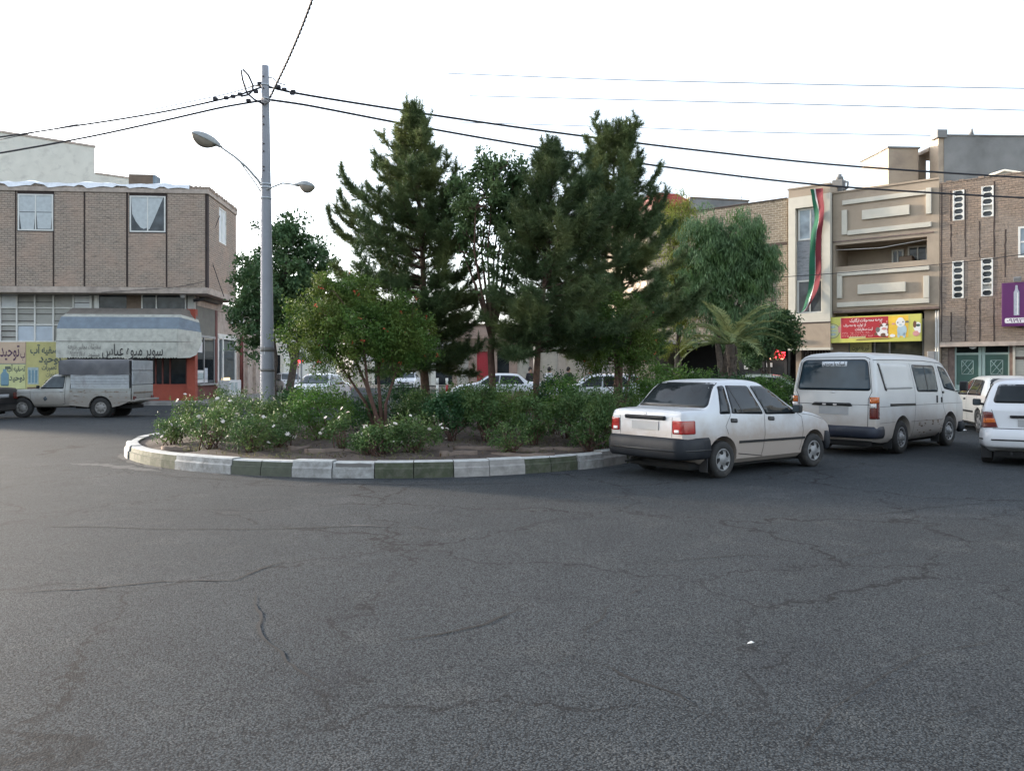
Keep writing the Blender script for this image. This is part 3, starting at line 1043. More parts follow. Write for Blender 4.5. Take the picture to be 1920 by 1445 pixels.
        sm = Seams(sh); sh.strip(sm, [(-.62, .62), (.62, .62)], 'B', .012, M['trim']); sh.strip(sm, [(-.64, .935), (-.55, .64)], 'B', .008, M['trim']); sh.strip(sm, [(.64, .935), (.55, .64)], 'B', .008, M['trim'])
        sm.build('tailgate_seam', root)
    for sg in (-1, 1):
        L = MB(); sh.decal(L, rpoly([(sg * .40, .555), (sg * .66, .555), (sg * .62, .665), (sg * .40, .67)], .02), 'F', M['lamp_clear'], .012, .06); L.build('headlight', root)
    gr = MB(); sh.decal(gr, rpoly([(-.38, .57), (.38, .57), (.38, .66), (-.38, .66)], .02), 'F', M['trim'], .008, .08); gr.build('grille', root)
    pl = MB(); pl.box((2.985, -.26, .40), (2.995, .26, .51), M['plate']); pl.build('number_plate', root)
    for wx, steer in ((0, 0), (WB, R(-3))):
        for sg in (-1, 1):
            wheel(root, wx, sg * .70, .272, .165, sg, 'cap', steer)
    u = MB(); u.box((-.55, -.60, .13), (2.75, .60, .24), M['well'], None, .03); u.build('underbody', root)  # floor pan added low to deepen the shade beneath the car
    u = MB(); u.tube([(-.2, .35, .22), (-.88, .36, .22)], .022, M['well'], 8); u.build('exhaust', root)
    for sg in (-1, 1):
        u = MB(); u.box((-.37, sg * .63, .11), (-.355, sg * .78, .32), M['black_rubber']); u.build('mud_flap', root)
    return sh


def rounded_sedan(root, paint, glass='glass', tail='lamp_red'):
    """a longer family sedan with rounder roof and three side windows"""
    S = []
    sec = half_section
    S.append(sec(-1.02, lowsec(1.0, .28, .86, .77, .80, .775), [(.735, .93), (.66, .965), (.36, .985), (0, .992)]))
    S.append(sec(-.98, lowsec(1.03, .25, .90, .77, .80, .775), [(.755, .97), (.69, 1.0), (.36, 1.02), (0, 1.028)]))
    S.append(sec(-.45, lowsec(1.05, .20, .94, .77, .80, .775), [(.765, .995), (.69, 1.03), (.36, 1.05), (0, 1.058)]))
    S.append(sec(.10, lowsec(1.05, .19, .94, .77, .80, .775), [(.705, 1.18), (.585, 1.36), (.40, 1.395), (0, 1.41)]))
    S.append(sec(.45, lowsec(1.05, .19, .93, .77, .80, .775), [(.695, 1.19), (.585, 1.40), (.42, 1.44), (0, 1.456)]))
    S.append(sec(1.05, lowsec(1.05, .19, .93, .77, .80, .775), [(.695, 1.19), (.59, 1.40), (.42, 1.445), (0, 1.462)]))
    S.append(sec(1.45, lowsec(1.05, .19, .93, .77, .80, .775), [(.70, 1.16), (.60, 1.345), (.42, 1.40), (0, 1.42)]))
    S.append(sec(2.20, lowsec(1.05, .19, .92, .77, .80, .775), [(.77, .95), (.71, .975), (.42, 1.0), (0, 1.012)]))
    S.append(sec(2.32, lowsec(1.05, .19, .91, .77, .80, .775), [(.77, .93), (.71, .952), (.42, .975), (0, .985)]))
    S.append(sec(2.95, lowsec(1.03, .21, .80, .77, .80, .775), [(.745, .83), (.69, .85), (.42, .88), (0, .89)]))
    S.append(sec(3.25, lowsec(.99, .23, .68, .77, .80, .775), [(.70, .71), (.62, .73), (.40, .76), (0, .77)]))
    S.append(sec(3.36, lowsec(.92, .26, .60, .77, .80, .775), [(.64, .61), (.56, .63), (.36, .65), (0, .655)]))
    v, f = loft(S, .09)
    sh = Shell(v, f)
    WB = 2.66
    cut = [(0, .30, .35, -1.3, -.55), (0, .30, .35, .55, 1.3), (WB, .30, .35, -1.3, -.55), (WB, .30, .35, .55, 1.3)]
    sh.body('body', M[paint], root, cut)
    for s in ('R', 'L'):
        glaze(sh, root, rpoly([(-.16, .97), (.24, .965), (.24, 1.32), (.12, 1.30)], [.04, .01, .02, .05]), s, glass, 'quarter_window')
        glaze(sh, root, rpoly([(.27, .965), (1.00, .955), (.95, 1.345), (.27, 1.33)], .02), s, glass, 'door_window')
        glaze(sh, root, rpoly([(1.08, .955), (2.02, .945), (1.42, 1.315), (1.03, 1.345)], [.02, .04, .06, .02]), s, glass, 'door_window')
        sm = Seams(sh)
        sh.strip(sm, [(1.0, 1.35), (1.04, .95), (1.03, .60), (1.0, .29)], s, .009, M['trim'])
        sh.strip(sm, [(.25, 1.33), (.12, .95), (.22, .62)], s, .008, M['trim'])
        sh.strip(sm, [(2.06, .93), (2.16, .62), (2.12, .30)], s, .008, M['trim'])
        sm.build('door_seam', root)
        t = MB(); sh.strip(t, [(.42, .53), (2.28, .53)], s, .05, M['trim'], .012, .08, 1); t.build('side_strip', root)
        for hx in (.26, 1.14):
            h = MB(); sh.decal(h, rpoly([(hx, .82), (hx + .16, .815), (hx + .16, .86), (hx, .87)], .02), s, M['trim'], .012, .05); h.build('door_handle', root)
        sg = -1 if s == 'R' else 1
        mm = MB(); mm.box((1.88, sg * .83, .94), (1.99, sg * 1.0, 1.06), M[paint], None, .03); mm.box((1.91, sg * .74, .95), (1.96, sg * .84, .99), M['trim']); mm.build('door_mirror', root)
        b = MB(); sh.decal(b, rpoly([(-1.0, .64), (-.84, .64), (-.84, .86), (-1.0, .86)], .02), s, M[tail], .01, .06); b.build('tail_lamp', root)
        h = MB(); sh.decal(h, rpoly([(sg * .42, .55), (sg * .70, .55), (sg * .66, .70), (sg * .42, .70)], .03), 'F', M['lamp_clear'], .012, .07); h.build('headlight', root)
        h = MB(); sh.decal(h, rpoly([(sg * .52, .64), (sg * .77, .64), (sg * .76, .86), (sg * .52, .86)], .02), 'B', M[tail], .012, .06); h.build('tail_lamp', root)
    glaze(sh, root, rpoly([(-.62, 1.085), (.62, 1.085), (.52, 1.37), (-.52, 1.37)], .05), 'B', glass, 'rear_window', .02)
    glaze(sh, root, rpoly([(-.68, 1.03), (.68, 1.03), (.54, 1.37), (-.54, 1.37)], .05), 'F', 'glass_clear', 'windscreen', .02)
    for fb, x, zz in (('F', 3.40, .45), ('B', -1.06, .75)):
        pl = MB(); sh.decal(pl, [(-.26, zz - .06), (.26, zz - .06), (.26, zz + .06), (-.26, zz + .06)], fb, M['plate'], .02, .1); pl.build('number_plate', root)
    gr = MB(); sh.decal(gr, rpoly([(-.38, .57), (.38, .57), (.36, .68), (-.36, .68)], .02), 'F', M['trim'], .008, .1); gr.build('grille', root)
    b = MB(); sh.strip(b, [(-.76, .50), (.76, .50)], 'B', .05, M['trim'], .015, .1, 1); sh.strip(b, [(-.70, .42), (.70, .42)], 'F', .12, M['trim'], .012, .1, 1); b.build('bumper_strip', root)
    u = MB(); u.box((-.7, -.62, .14), (3.1, .62, .25), M['well'], None, .03); u.build('underbody', root)
    for wx in (0, WB):
        for sg in (-1, 1):
            wheel(root, wx, sg * .735, .30, .185, sg, 'cap')
    return sh
def make_van(root):
    sec = half_section

    def low(s, zb=.24, belt=1.10, wm=.832):
        return [(0, zb), (.72 * s, zb), (.80 * s, zb + .08), (wm * s, .62), (.825 * s, belt)]
    S = []
    up = [(.785, 1.45), (.715, 1.80), (.55, 1.895), (0, 1.935)]
    slant = lambda z: .0 if z < 1.0 else .11 * (z - 1.0)
    slant2 = lambda z: slant(z) + (0 if z < 1.75 else .30 * (z - 1.75))
    S.append(sec(-1.12, low(.95, .34), [(.745, 1.45), (.665, 1.76), (.50, 1.80), (0, 1.82)], slant2))
    S.append(sec(-1.10, low(.985, .30), [(.768, 1.45), (.69, 1.785), (.53, 1.85), (0, 1.875)], slant2))
    S.append(sec(-1.02, low(1, .28), up, slant2))
    S.append(sec(-.6, low(1), up)); S.append(sec(.4, low(1), [(.785, 1.45), (.715, 1.805), (.55, 1.90), (0, 1.945)]))
    S.append(sec(1.5, low(1), [(.785, 1.45), (.712, 1.795), (.55, 1.89), (0, 1.932)]))
    S.append(sec(2.12, low(1), [(.783, 1.44), (.70, 1.765), (.53, 1.85), (0, 1.89)]))
    S.append(sec(2.32, low(1), [(.781, 1.42), (.695, 1.71), (.53, 1.79), (0, 1.83)]))
    S.append(sec(2.90, low(1, .26, 1.06), [(.80, 1.12), (.75, 1.15), (.5, 1.18), (0, 1.20)]))
    S.append(sec(3.02, low(.995, .28, 1.0), [(.795, 1.03), (.74, 1.06), (.5, 1.09), (0, 1.11)]))
    S.append(sec(3.17, low(.975, .30, .90), [(.77, .92), (.71, .935), (.48, .955), (0, .97)]))
    S.append(sec(3.22, low(.94, .34, .84), [(.74, .85), (.68, .86), (.46, .87), (0, .875)]))
    v, f = loft(S, .09, (2, 1, 3, 4, 4, 4, 2, 4))
    sh = Shell(v, f)
    WB = 2.40
    sh.body('body', M['van_paint'], root, [(0, .33, .40, -1.2, -.5), (0, .33, .40, .5, 1.2), (WB, .33, .40, -1.2, -.5), (WB, .33, .40, .5, 1.2)])
    rg = glaze(sh, root, rpoly([(-.70, 1.23), (.70, 1.23), (.615, 1.775), (-.615, 1.775)], [.05, .05, .09, .09]), 'B', 'glass_blue', 'rear_window', .018)
    st = MB(); sh.decal(st, [(-.245, 1.66), (.245, 1.66), (.245, 1.755), (-.245, 1.755)], 'B', M['sticker'], .010, .1); so_ = st.build('window_sticker', rg)
    van_sticker.append((sh, so_))
    sm = Seams(sh)
    sh.strip(sm, [(-.815, .955), (.815, .955)], 'B', .008, M['trim'])
    sh.strip(sm, [(-.66, .50), (-.665, .62), (-.672, 1.06), (-.735, 1.20), (-.655, 1.80), (-.56, 1.835), (.56, 1.835), (.655, 1.80), (.735, 1.20), (.672, 1.06), (.665, .62), (.66, .50)], 'B', .010, M['trim'])
    sm.build('tailgate_seam', root)
    st = MB(); sh.decal(st, rpoly([(-.38, .925), (.42, .925), (.36, .985), (-.34, .985)], .02), 'B', M['trim'], .022, .08); so2 = st.build('plate_light_bar', root)
    for y in (-.09, .12):
        c = MB(); c.box((-1.152, y, .935), (-1.147, y + .07, .965), M['lamp_clear']); c.build('plate_lamp', so2)
    pl = MB(); sh.decal(pl, [(-.30, .765), (.27, .765), (.27, .915), (-.30, .915)], 'B', M['plate'], .012, .1, .02, False); pl.build('number_plate', root)
    em = MB(); sh.decal(em, rpoly([(-.05, 1.165), (.05, 1.165), (.03, 1.195), (-.03, 1.195)], .01), 'B', M['chrome'], .006, .03); em.build('badge', root)
    for sg in (-1, 1):
        L = MB(); sh.decal(L, rpoly([(sg * .70, .70), (sg * .815, .70), (sg * .81, 1.10), (sg * .70, 1.10)], .015), 'B', M['lamp_dark'], .012, .05); lo = L.build('tail_lamp', root)
        c = MB(); sh.decal(c, [(sg * .703, .985), (sg * .812, .985), (sg * .808, 1.097), (sg * .703, 1.097)], 'B', M['lamp_orange'], .016, .05); c.build('indicator_lens', lo)
        c = MB(); sh.decal(c, [(sg * .703, .90), (sg * .812, .90), (sg * .812, .98), (sg * .703, .98)], 'B', M['lamp_clear'], .016, .05); c.build('reversing_lens', lo)
        s = 'R' if sg < 0 else 'L'
        c = MB(); sh.decal(c, [(-1.10, .70), (-1.02, .70), (-1.02, 1.10), (-1.095, 1.10)], s, M['lamp_dark'], .008, .05); c.build('side_lens', lo)
        c = MB(); sh.decal(c, [(-1.10, .99), (-1.02, .99), (-1.02, 1.10), (-1.095, 1.10)], s, M['lamp_orange'], .012, .05); c.build('side_lens', lo)
    b = MB()
    prof = [(-.02, .36), (.02, .34), (.05, .40), (.05, .50), (.03, .56), (-.05, .56), (-.06, .45)]
    path = [(-.83, .80), (-.98, .80)] + [(-1.16 + .16 - .16 * math.sin(a), .80 - .16 + .16 * math.cos(a)) for a in np.linspace(.2, 1.5, 5)]
    full = path + [(x, -y) for x, y in reversed(path)]
    sweep(b, full, prof, M['bumper_blue']); b.build('rear_bumper', root)
    fl = MB()
    fl.box((-1.06, -.7, .20), (-1.03, .7, .36), M['well']); fl.build('rear_valance', root)
    b = MB()
    path = [(2.86, .81)] + [(3.06 + .20 * math.sin(a), .82 - .2 + .2 * math.cos(a)) for a in np.linspace(.2, 1.5, 5)]
    full = path + [(x, -y) for x, y in reversed(path)]
    sweep(b, full[::-1], [(o, z - .06) for o, z in prof], M['bumper']); b.build('front_bumper', root)
    st = MB(); st.tube([(3.05, -.80, .30), (3.20, -.86, .29), (3.28, -.80, .30)], .022, M['chrome'], 8); st.tube([(3.28, -.80, .30), (3.33, -.70, .55), (3.33, .70, .55)], .022, M['bumper'], 8); st.build('front_bar', root)
    for s in ('R', 'L'):
        sg = -1 if s == 'R' else 1
        pn = MB(); sh.decal(pn, rpoly([(-.70, 1.24), (.49, 1.235), (.37, 1.70), (-.86, 1.715)], .04), s, M['van_paint'], .010, .09); pn.build('blanked_side_panel', root)
        bl = MB(); sh.strip(bl, [(-.90, 1.715), (-.735, 1.24), (-.68, 1.222)], s, .035, M['trim'], .012, .05, 1); bl.build('quarter_trim', root)
        w2 = glaze(sh, root, rpoly([(.73, 1.19), (1.74, 1.17), (1.69, 1.665), (.60, 1.68)], .05), s, 'glass_clear', 'side_window', .022)
        d = MB(); sh.strip(d, [(1.16, 1.67), (1.24, 1.18)], s, .03, M['trim'], .010); d.build('window_bar', w2)
        glaze(sh, root, rpoly([(2.09, 1.23), (2.70, 1.165), (2.30, 1.61), (1.92, 1.665)], [.06, .06, .10, .04]), s, 'glass_clear', 'door_window', .022)
        sm = Seams(sh)
        sh.strip(sm, [(.50, 1.73), (.60, 1.20), (.62, .90), (.56, .62), (.48, .32)], s, .010, M['trim'])
        sh.strip(sm, [(1.80, 1.73), (1.95, 1.20), (2.02, .85), (2.14, .66), (2.05, .50)], s, .010, M['trim'])
        sh.strip(sm, [(-1.0, .92), (2.0, .905), (3.1, .895)], s, .007, M['trim'])
        sh.strip(sm, [(-1.0, .62), (-.34, .62)], s, .006, M['trim']); sh.strip(sm, [(.40, .60), (2.0, .585)], s, .006, M['trim'])
        sh.strip(sm, [(-1.05, 1.775), (0, 1.785), (1.2, 1.78), (2.1, 1.735), (2.45, 1.60)], s, .012, M['trim'], .004)
        sh.strip(sm, [(2.80, 1.05), (2.76, .80), (2.78, .60)], s, .008, M['trim'])
        sm.build('door_seam', root)
        rl = MB(); sh.strip(rl, [(-.54, .945), (.60, .925)], s, .045, M['trim'], .010, .08, 1); rl.build('door_rail', root)
        for (hx, hz, hw, hh) in ((1.665, .93, .05, .15), (1.90, .93, .05, .11), (1.98, 1.115, .08, .045)):
            h = MB(); sh.decal(h, rpoly([(hx, hz), (hx + hw, hz), (hx + hw, hz + hh), (hx, hz + hh)], .015), s, M['trim'], .014, .04); h.build('door_handle', root)
        mr = MB(); mr.box((2.78, sg * .87, 1.16), (2.87, sg * 1.03, 1.36), M['trim'], None, .025); mr.tube([(2.70, sg * .80, 1.14), (2.80, sg * .93, 1.17)], .012, M['trim'], 6); mo = mr.build('door_mirror', root)
        rs = MB()                                          # rusted and scraped lower door
        rnd = random.Random(5)
        for k in range(26):
            x0 = rnd.uniform(.62, 2.0); z0 = rnd.choice((rnd.uniform(.30, .58), rnd.uniform(.50, .60))); a = rnd.uniform(.012, .07); e = rnd.uniform(.005, .02)
            ol = [(x0 + a * math.cos(t) * rnd.uniform(.6, 1.2), z0 + e * math.sin(t) * rnd.uniform(.6, 1.3)) for t in np.linspace(0, 2 * math.pi, 9)[:-1]]
            try: sh.decal(rs, ol, s, M['rust'], .0025, .05, .003)
            except Exception: pass
        rs.build('rust_patch', root)
    glaze(sh, root, rpoly([(-.70, 1.20), (.70, 1.20), (.60, 1.74), (-.60, 1.74)], .08), 'F', 'glass_clear', 'windscreen', .02)
    for sg in (-1, 1):
        L = MB(); sh.decal(L, rpoly([(sg * .46, .66), (sg * .72, .66), (sg * .72, .80), (sg * .46, .80)], .02), 'F', M['lamp_clear'], .012, .06); L.build('headlight', root)
    gr = MB(); sh.decal(gr, rpoly([(-.42, .68), (.42, .68), (.42, .80), (-.42, .80)], .02), 'F', M['trim'], .01, .08); gr.build('grille', root)
    for wx in (0, WB):
        for sg in (-1, 1):
            wheel(root, wx, sg * .725, .315, .185, sg, 'holes', R(-4) if wx else 0, .63)
    for sg in (-1, 1):
        for x in (.42, 1.98):
            u = MB(); u.box((x - (1.98 - 1.86 if x > 1 else .84), sg * .64, .12), (x - (1.98 - 1.875 if x > 1 else .825), sg * .80, .34), M['black_rubber']); u.build('mud_flap', root)
    u = MB(); u.box((-.9, -.6, .17), (2.9, .6, .30), M['well']); u.build('underbody', root)


M['sticker'] = mat_plain('white_sticker', (0.62, 0.65, 0.68), 0.5, var=.05)
M['rust'] = mat_plain('rusty_scrape', (0.20, 0.15, 0.11), 0.9, var=.5, vscale=14)
M['bumper_blue'] = mat_plain('dark_blue_bumper', (0.016, 0.020, 0.034), 0.5, var=.3, dirt=(.05, .05, .055), dirt_amt=.4)
van_sticker = []


def make_pickup(root):
    """heads along +x; rear axle at x = 0"""
    sec = half_section
    low = lambda s, zb=.34, belt=.95: [(0, zb), (.62 * s, zb), (.72 * s, zb + .06), (.775 * s, .66), (.755 * s, belt)]
    S = []
    S.append(sec(1.05, low(1), [(.70, 1.15), (.62, 1.40), (.45, 1.44), (0, 1.455)]))
    S.append(sec(1.12, low(1), [(.70, 1.16), (.62, 1.43), (.45, 1.475), (0, 1.49)]))
    S.append(sec(1.60, low(1), [(.70, 1.16), (.61, 1.43), (.45, 1.475), (0, 1.49)]))
    S.append(sec(1.70, low(1), [(.705, 1.14), (.62, 1.39), (.45, 1.44), (0, 1.455)]))
    S.append(sec(2.12, low(1), [(.745, .97), (.70, .985), (.45, 1.0), (0, 1.005)]))
    S.append(sec(2.20, low(1, .34, .94), [(.745, .955), (.70, .968), (.45, .98), (0, .985)]))
    S.append(sec(2.75, low(.99, .36, .90), [(.735, .92), (.69, .932), (.45, .945), (0, .95)]))
    S.append(sec(3.20, low(.97, .38, .83), [(.72, .85), (.67, .865), (.45, .875), (0, .88)]))
    S.append(sec(3.26, low(.94, .40, .78), [(.69, .80), (.64, .81), (.42, .82), (0, .825)]))
    v, f = loft(S, .09)
    sh = Shell(v, f)
    WB = 2.65
    sh.body('cab', M['pickup_paint'], root, [(WB, .34, .40, -1.2, -.5), (WB, .34, .40, .5, 1.2)])
    for s in ('L', 'R'):
        sg = 1 if s == 'L' else -1
        glaze(sh, root, rpoly([(1.27, 1.0), (2.05, .995), (1.72, 1.365), (1.27, 1.385)], [.02, .03, .06, .03]), s, 'glass_clear', 'door_window', .02)
        sm = Seams(sh)
        sh.strip(sm, [(1.22, 1.42), (1.20, .95), (1.20, .48), (1.30, .44), (2.30, .44)], s, .014, M['trim'])
        sh.strip(sm, [(2.05, .97), (2.38, .94), (2.33, .46)], s, .009, M['trim'])
        sh.strip(sm, [(1.20, .86), (2.4, .85), (3.15, .80)], s, .007, M['trim'])
        sm.build('door_seam', root)
        h = MB(); sh.decal(h, rpoly([(1.26, .885), (1.40, .885), (1.40, .915), (1.26, .915)], .01), s, M['chrome'], .012, .04); h.build('door_handle', root)
        if s == 'L':
            e = MB(); sh.decal(e, [(1.78, .63), (1.85, .73), (1.93, .65), (1.87, .56)], s, M['crest'], .004, .05); e.build('dark_emblem', root)
        m_ = MB(); m_.box((2.02, sg * .80, .98), (2.07, sg * .94, 1.09), M['trim'], None, .015); m_.build('door_mirror', root)
        lp = MB(); sh.decal(lp, rpoly([(sg * .42, .58), (sg * .64, .58), (sg * .64, .74), (sg * .42, .74)], .05), 'F', M['lamp_clear'], .012, .06); lp.build('headlight', root)
    glaze(sh, root, rpoly([(-.66, 1.03), (.66, 1.03), (.56, 1.40), (-.56, 1.40)], .05), 'F', 'glass_clear', 'windscreen', .02)
    def arch(n=14, r=.40):
        return [(r * math.cos(a), .34 + r * math.sin(a)) for a in np.linspace(math.pi * .985, math.pi * .015, n)]
    for sg in (-1, 1):
        b = MB()
        poly = [(1.04, .42), (1.04, .965), (-1.02, .985), (-1.02, .56), (-.62, .40)] + [(x, z) for x, z in arch()][:]
        y0, y1 = sg * .70, sg * .785
        b.prism(poly, y0, y1, M['pickup_paint'], 'y')
        b.prism([(1.04, .93), (1.04, .975), (-1.04, 1.0), (-1.04, .95)], sg * .68, sg * .80, M['pickup_paint'], 'y')
        b.build('bed_side', root)
        d = MB()
        rnd = random.Random(3 + sg)
        for k in range(34):
            x0, z0 = rnd.uniform(-.95, 1.0), rnd.uniform(.45, .93)
            if math.hypot(x0, z0 - .34) < .46: continue
            a, e = rnd.uniform(.02, .12), rnd.uniform(.006, .022)
            d.prism([(x0 + a * math.cos(t) * rnd.uniform(.5, 1.2), z0 + e * math.sin(t) * rnd.uniform(.5, 1.3)) for t in np.linspace(0, 2 * math.pi, 8)[:-1]], sg * .78, sg * .788, M['rust'], 'y')
        d.prism([(.98, .845), (-.9, .855), (-.9, .862), (.98, .855)], sg * .78, sg * .7875, M['rust'], 'y')
        d.build('rust_patch', root)
    b = MB(); b.box((-1.0, -.70, .50), (1.04, .70, .56), M['pickup_paint']); b.box((-.9, -.45, .30), (1.0, .45, .42), M['well']); b.build('bed_floor', root)
    for sg in (-1, 1):
        wl = MB(); wl.lathe([(0, 0), (.40, 0), (.40, .2), (0, .2)], M['well'], 24, 'y', True, Matrix.Translation((0, sg * .70 - (.2 if sg > 0 else 0), .34))); wl.build('wheel_housing', root)
    for sg in (-1, 1):
        c = MB()
        zs = np.linspace(.99, 1.46, 20)
        pr = []
        for i, z in enumerate(zs): pr.append((sg * (.775 + (.012 if (i % 2 and i > 5 and i < 18) else 0)), z))
        poly = pr + [(sg * .75, 1.46), (sg * .75, .99)]
        c.prism(poly, -1.02, 1.0, M['galv'], 'x')
        c.build('corrugated_side_panel', root)
        p_ = MB()
        for x in (-1.0,): p_.box((x - .02, sg * .765, .98), (x + .02, sg * .80, 1.93), M['trim'])
        p_.build('cover_post', root)
    t = MB()
    n = 24
    vs, fs = [], []
    sect = [(.79, 1.44), (.80, 1.60), (.795, 1.80), (.76, 1.92), (.60, 1.955), (.3, 1.965), (0, 1.97), (-.3, 1.965), (-.60, 1.955), (-.76, 1.92), (-.795, 1.80), (-.80, 1.60), (-.79, 1.44)]
    rn = random.Random(2)
    for i in range(n + 1):
        x = -1.02 + 2.42 * i / n
        for (y, z) in sect:
            k = .012 * math.sin(i * 1.1 + z * 6) + rn.gauss(0, .004)
            vs.append((x, y * (1 + k), z + (.012 * math.cos(i * .9) if z > 1.9 else 0)))
    m_ = len(sect)
    for i in range(n):
        for j in range(m_ - 1):
            fs.append((i * m_ + j, (i + 1) * m_ + j, (i + 1) * m_ + j + 1, i * m_ + j + 1))
    fs.append(tuple(n * m_ + j for j in range(m_)))
    fs.append(tuple(j for j in reversed(range(m_))))
    t.add(vs, fs, M['tarp'], True)
    t.build('tarpaulin_cover', root)
    for k, (z0, z1, mm) in enumerate(((1.60, 1.93, 'galv'), (1.12, 1.58, 'galv'), (.60, 1.10, 'pickup_paint'))):
        d = MB(); d.box((-1.09, -.77, z0), (-1.05, .77, z1), M[mm], None, .008)
        if k == 1:
            for q in range(5): d.box((-1.10, -.76, 1.20 + q * .07), (-1.088, .76, 1.222 + q * .07), M['galv'])
        if k == 2:
            d.box((-1.105, -.70, .82), (-1.088, .70, .86), M['rust'])
        d.build('tail_board' if k < 2 else 'tailgate', root)
    b = MB(); b.box((-1.30, -.80, .56), (-1.16, .80, .64), M['pickup_paint'], None, .02); b.box((-1.20, .66, .54), (-.60, .80, .60), M['pickup_paint'], None, .02); b.box((-1.17, -.5, .56), (-1.0, .5, .60), M['well']); b.build('rear_bumper', root)
    for sg in (-1, 1):
        l = MB(); l.box((-1.13, sg * .60, .62), (-1.09, sg * .75, .72), M['lamp_dark']); l.build('tail_lamp', root)
        for wx in (0, WB): wheel(root, wx, sg * .68, .335, .175, sg, 'steel', 0, .60)


M['galv'] = mat_plain('dusty_galvanised_sheet', (0.42, 0.44, 0.45), 0.6, 0.25, var=.2, dirt=(.22, .21, .20), dirt_amt=.6, dscale=3)
M['tarp'] = mat_plain('grey_tarpaulin', (0.115, 0.115, 0.122), 0.85, var=.2, vscale=2, dirt=(.17, .165, .16), dirt_amt=.5, dscale=2, bumps=.4, bscale=14)
M['crest'] = mat_plain('dark_emblem_paint', (0.05, 0.06, 0.07), 0.6)
def place(o, x, y, deg):
    o.location = (x, y, 0); o.rotation_euler = (0, 0, R(deg))


car = thing('parked_car', 'white boxy sedan with thick dark bumpers standing beside the roundabout kerb', 'car', (2.64, 12.55, 0), R(37.2))
boxy_car(car, 'white_paint', 'sedan')
van = thing('delivery_van', 'old white van with tinted rear window, sticker and rusty sliding door ahead of the sedan', 'van', (6.88, 16.05, 0), R(42.2))
make_van(van)
hatch = thing('hatchback_car', 'white hatchback cut off by the right edge, with dark rear window and plate', 'car', (8.55 + .62 * .5, 13.2 + .62 * .866, 0), R(60))
boxy_car(hatch, 'clean_white', 'hatch', 'clean_white', True, 'lamp_dark')
pick = thing('pickup_truck', 'worn grey white pickup with tarpaulin covered bed parked under the striped awning', 'pickup truck', (-13.85, 28.05, 0), R(180))
make_pickup(pick)
_F = {'ا': 'FE8D FE8E', 'آ': 'FE81 FE82', 'د': 'FEA9 FEAA', 'ذ': 'FEAB FEAC', 'ر': 'FEAD FEAE', 'ز': 'FEAF FEB0', 'و': 'FEED FEEE'}
for ch, a in {'ب': 0xFE8F, 'پ': 0xFB56, 'ت': 0xFE95, 'ث': 0xFE99, 'ج': 0xFE9D, 'چ': 0xFB7A, 'ح': 0xFEA1, 'خ': 0xFEA5, 'س': 0xFEB1, 'ش': 0xFEB5, 'ص': 0xFEB9, 'ض': 0xFEBD, 'ط': 0xFEC1,
              'ع': 0xFEC9, 'غ': 0xFECD, 'ف': 0xFED1, 'ق': 0xFED5, 'ک': 0xFB8E, 'گ': 0xFB92, 'ل': 0xFEDD, 'م': 0xFEE1, 'ن': 0xFEE5, 'ه': 0xFEE9, 'ی': 0xFBFC}.items():
    _F[ch] = ' '.join('%04X' % (a + k) for k in range(4))
_F = {k: [chr(int(x, 16)) for x in v.split()] for k, v in _F.items()}


def shape_fa(s):
    s = s.replace('لا', '\u0001')
    out = []
    forms = lambda c: _F.get(c)
    for i, c in enumerate(s):
        p = s[i - 1] if i else ' '
        n = s[i + 1] if i + 1 < len(s) else ' '
        pj = p in _F and len(_F[p]) == 4            # previous letter joins forward
        if c == '\u0001':
            out.append('\uFEFC' if pj else '\uFEFB'); continue
        f = forms(c)
        if f is None:
            out.append(c); continue
        nj = len(f) == 4 and (n in _F or n == '\u0001')
        k = (3 if nj else 1) if pj else (2 if nj else 0)
        out.append(f[k] if k < len(f) else f[1 if pj else 0])
    vis = out[::-1]
    res, run = [], []
    for c in vis:                                     # numbers keep their own direction
        if c in '۰۱۲۳۴۵۶۷۸۹0123456789':
            run.append(c)
        else:
            res += run[::-1]; run = []; res.append(c)
    return res + run[::-1]


_gl = {}
_tc = bpy.data.curves.new('type', 'FONT'); _to = bpy.data.objects.new('type', _tc); COL.objects.link(_to)


def _ev(body, off):
    _tc.body = body; _tc.offset = off
    bpy.context.view_layer.update()
    return _to.evaluated_get(bpy.context.evaluated_depsgraph_get())


def glyph(c, off):
    if (c, off) not in _gl:
        e = _ev('|' + c + '|', 0.0); w2 = e.dimensions.x
        e = _ev('||', 0.0); adv = w2 - e.dimensions.x
        e = _ev(c, off)
        me = e.to_mesh()
        _gl[(c, off)] = ([v.co.copy() for v in me.vertices], [tuple(p.vertices) for p in me.polygons], adv)
        e.to_mesh_clear()
    return _gl[(c, off)]


def lettering(s, height, m, parent, x, y, z, width=None, align='C', bold=0.0, name='lettering', slant=0.0, rtl=True):
    """flat letters on the plane y, facing -y; (x, z) is the anchor of the baseline, height the cap height"""
    k = height / 0.70
    b = MB(); px = 0.0
    gl = shape_fa(s) if rtl else list(s)
    for c in gl:
        if c == ' ':
            px += 0.26; continue
        vs, fs, adv = glyph(c, bold)
        b.add([(px + v.x + slant * v.y, 0, v.y) for v in vs], fs, m)
        px += adv
    sx = k if width is None else width / max(px, 1e-6)
    x0 = x - {'C': .5, 'R': 1.0, 'L': 0.0}[align] * px * sx
    b.v = [(x0 + vx * sx, y, z + vz * k) for vx, _, vz in b.v]
    b.f = [tuple(f) for f in b.f]
    return b.build(name, parent)
BR = {}
M['brick_grey'] = mat_brick('weathered_brick', (0.48, 0.385, 0.305), (0.40, 0.335, 0.275), (0.24, 0.195, 0.16), .25, .10, .014, stain=(0.50, 0.355, 0.27), stain_amt=.8, bstr=1.0)
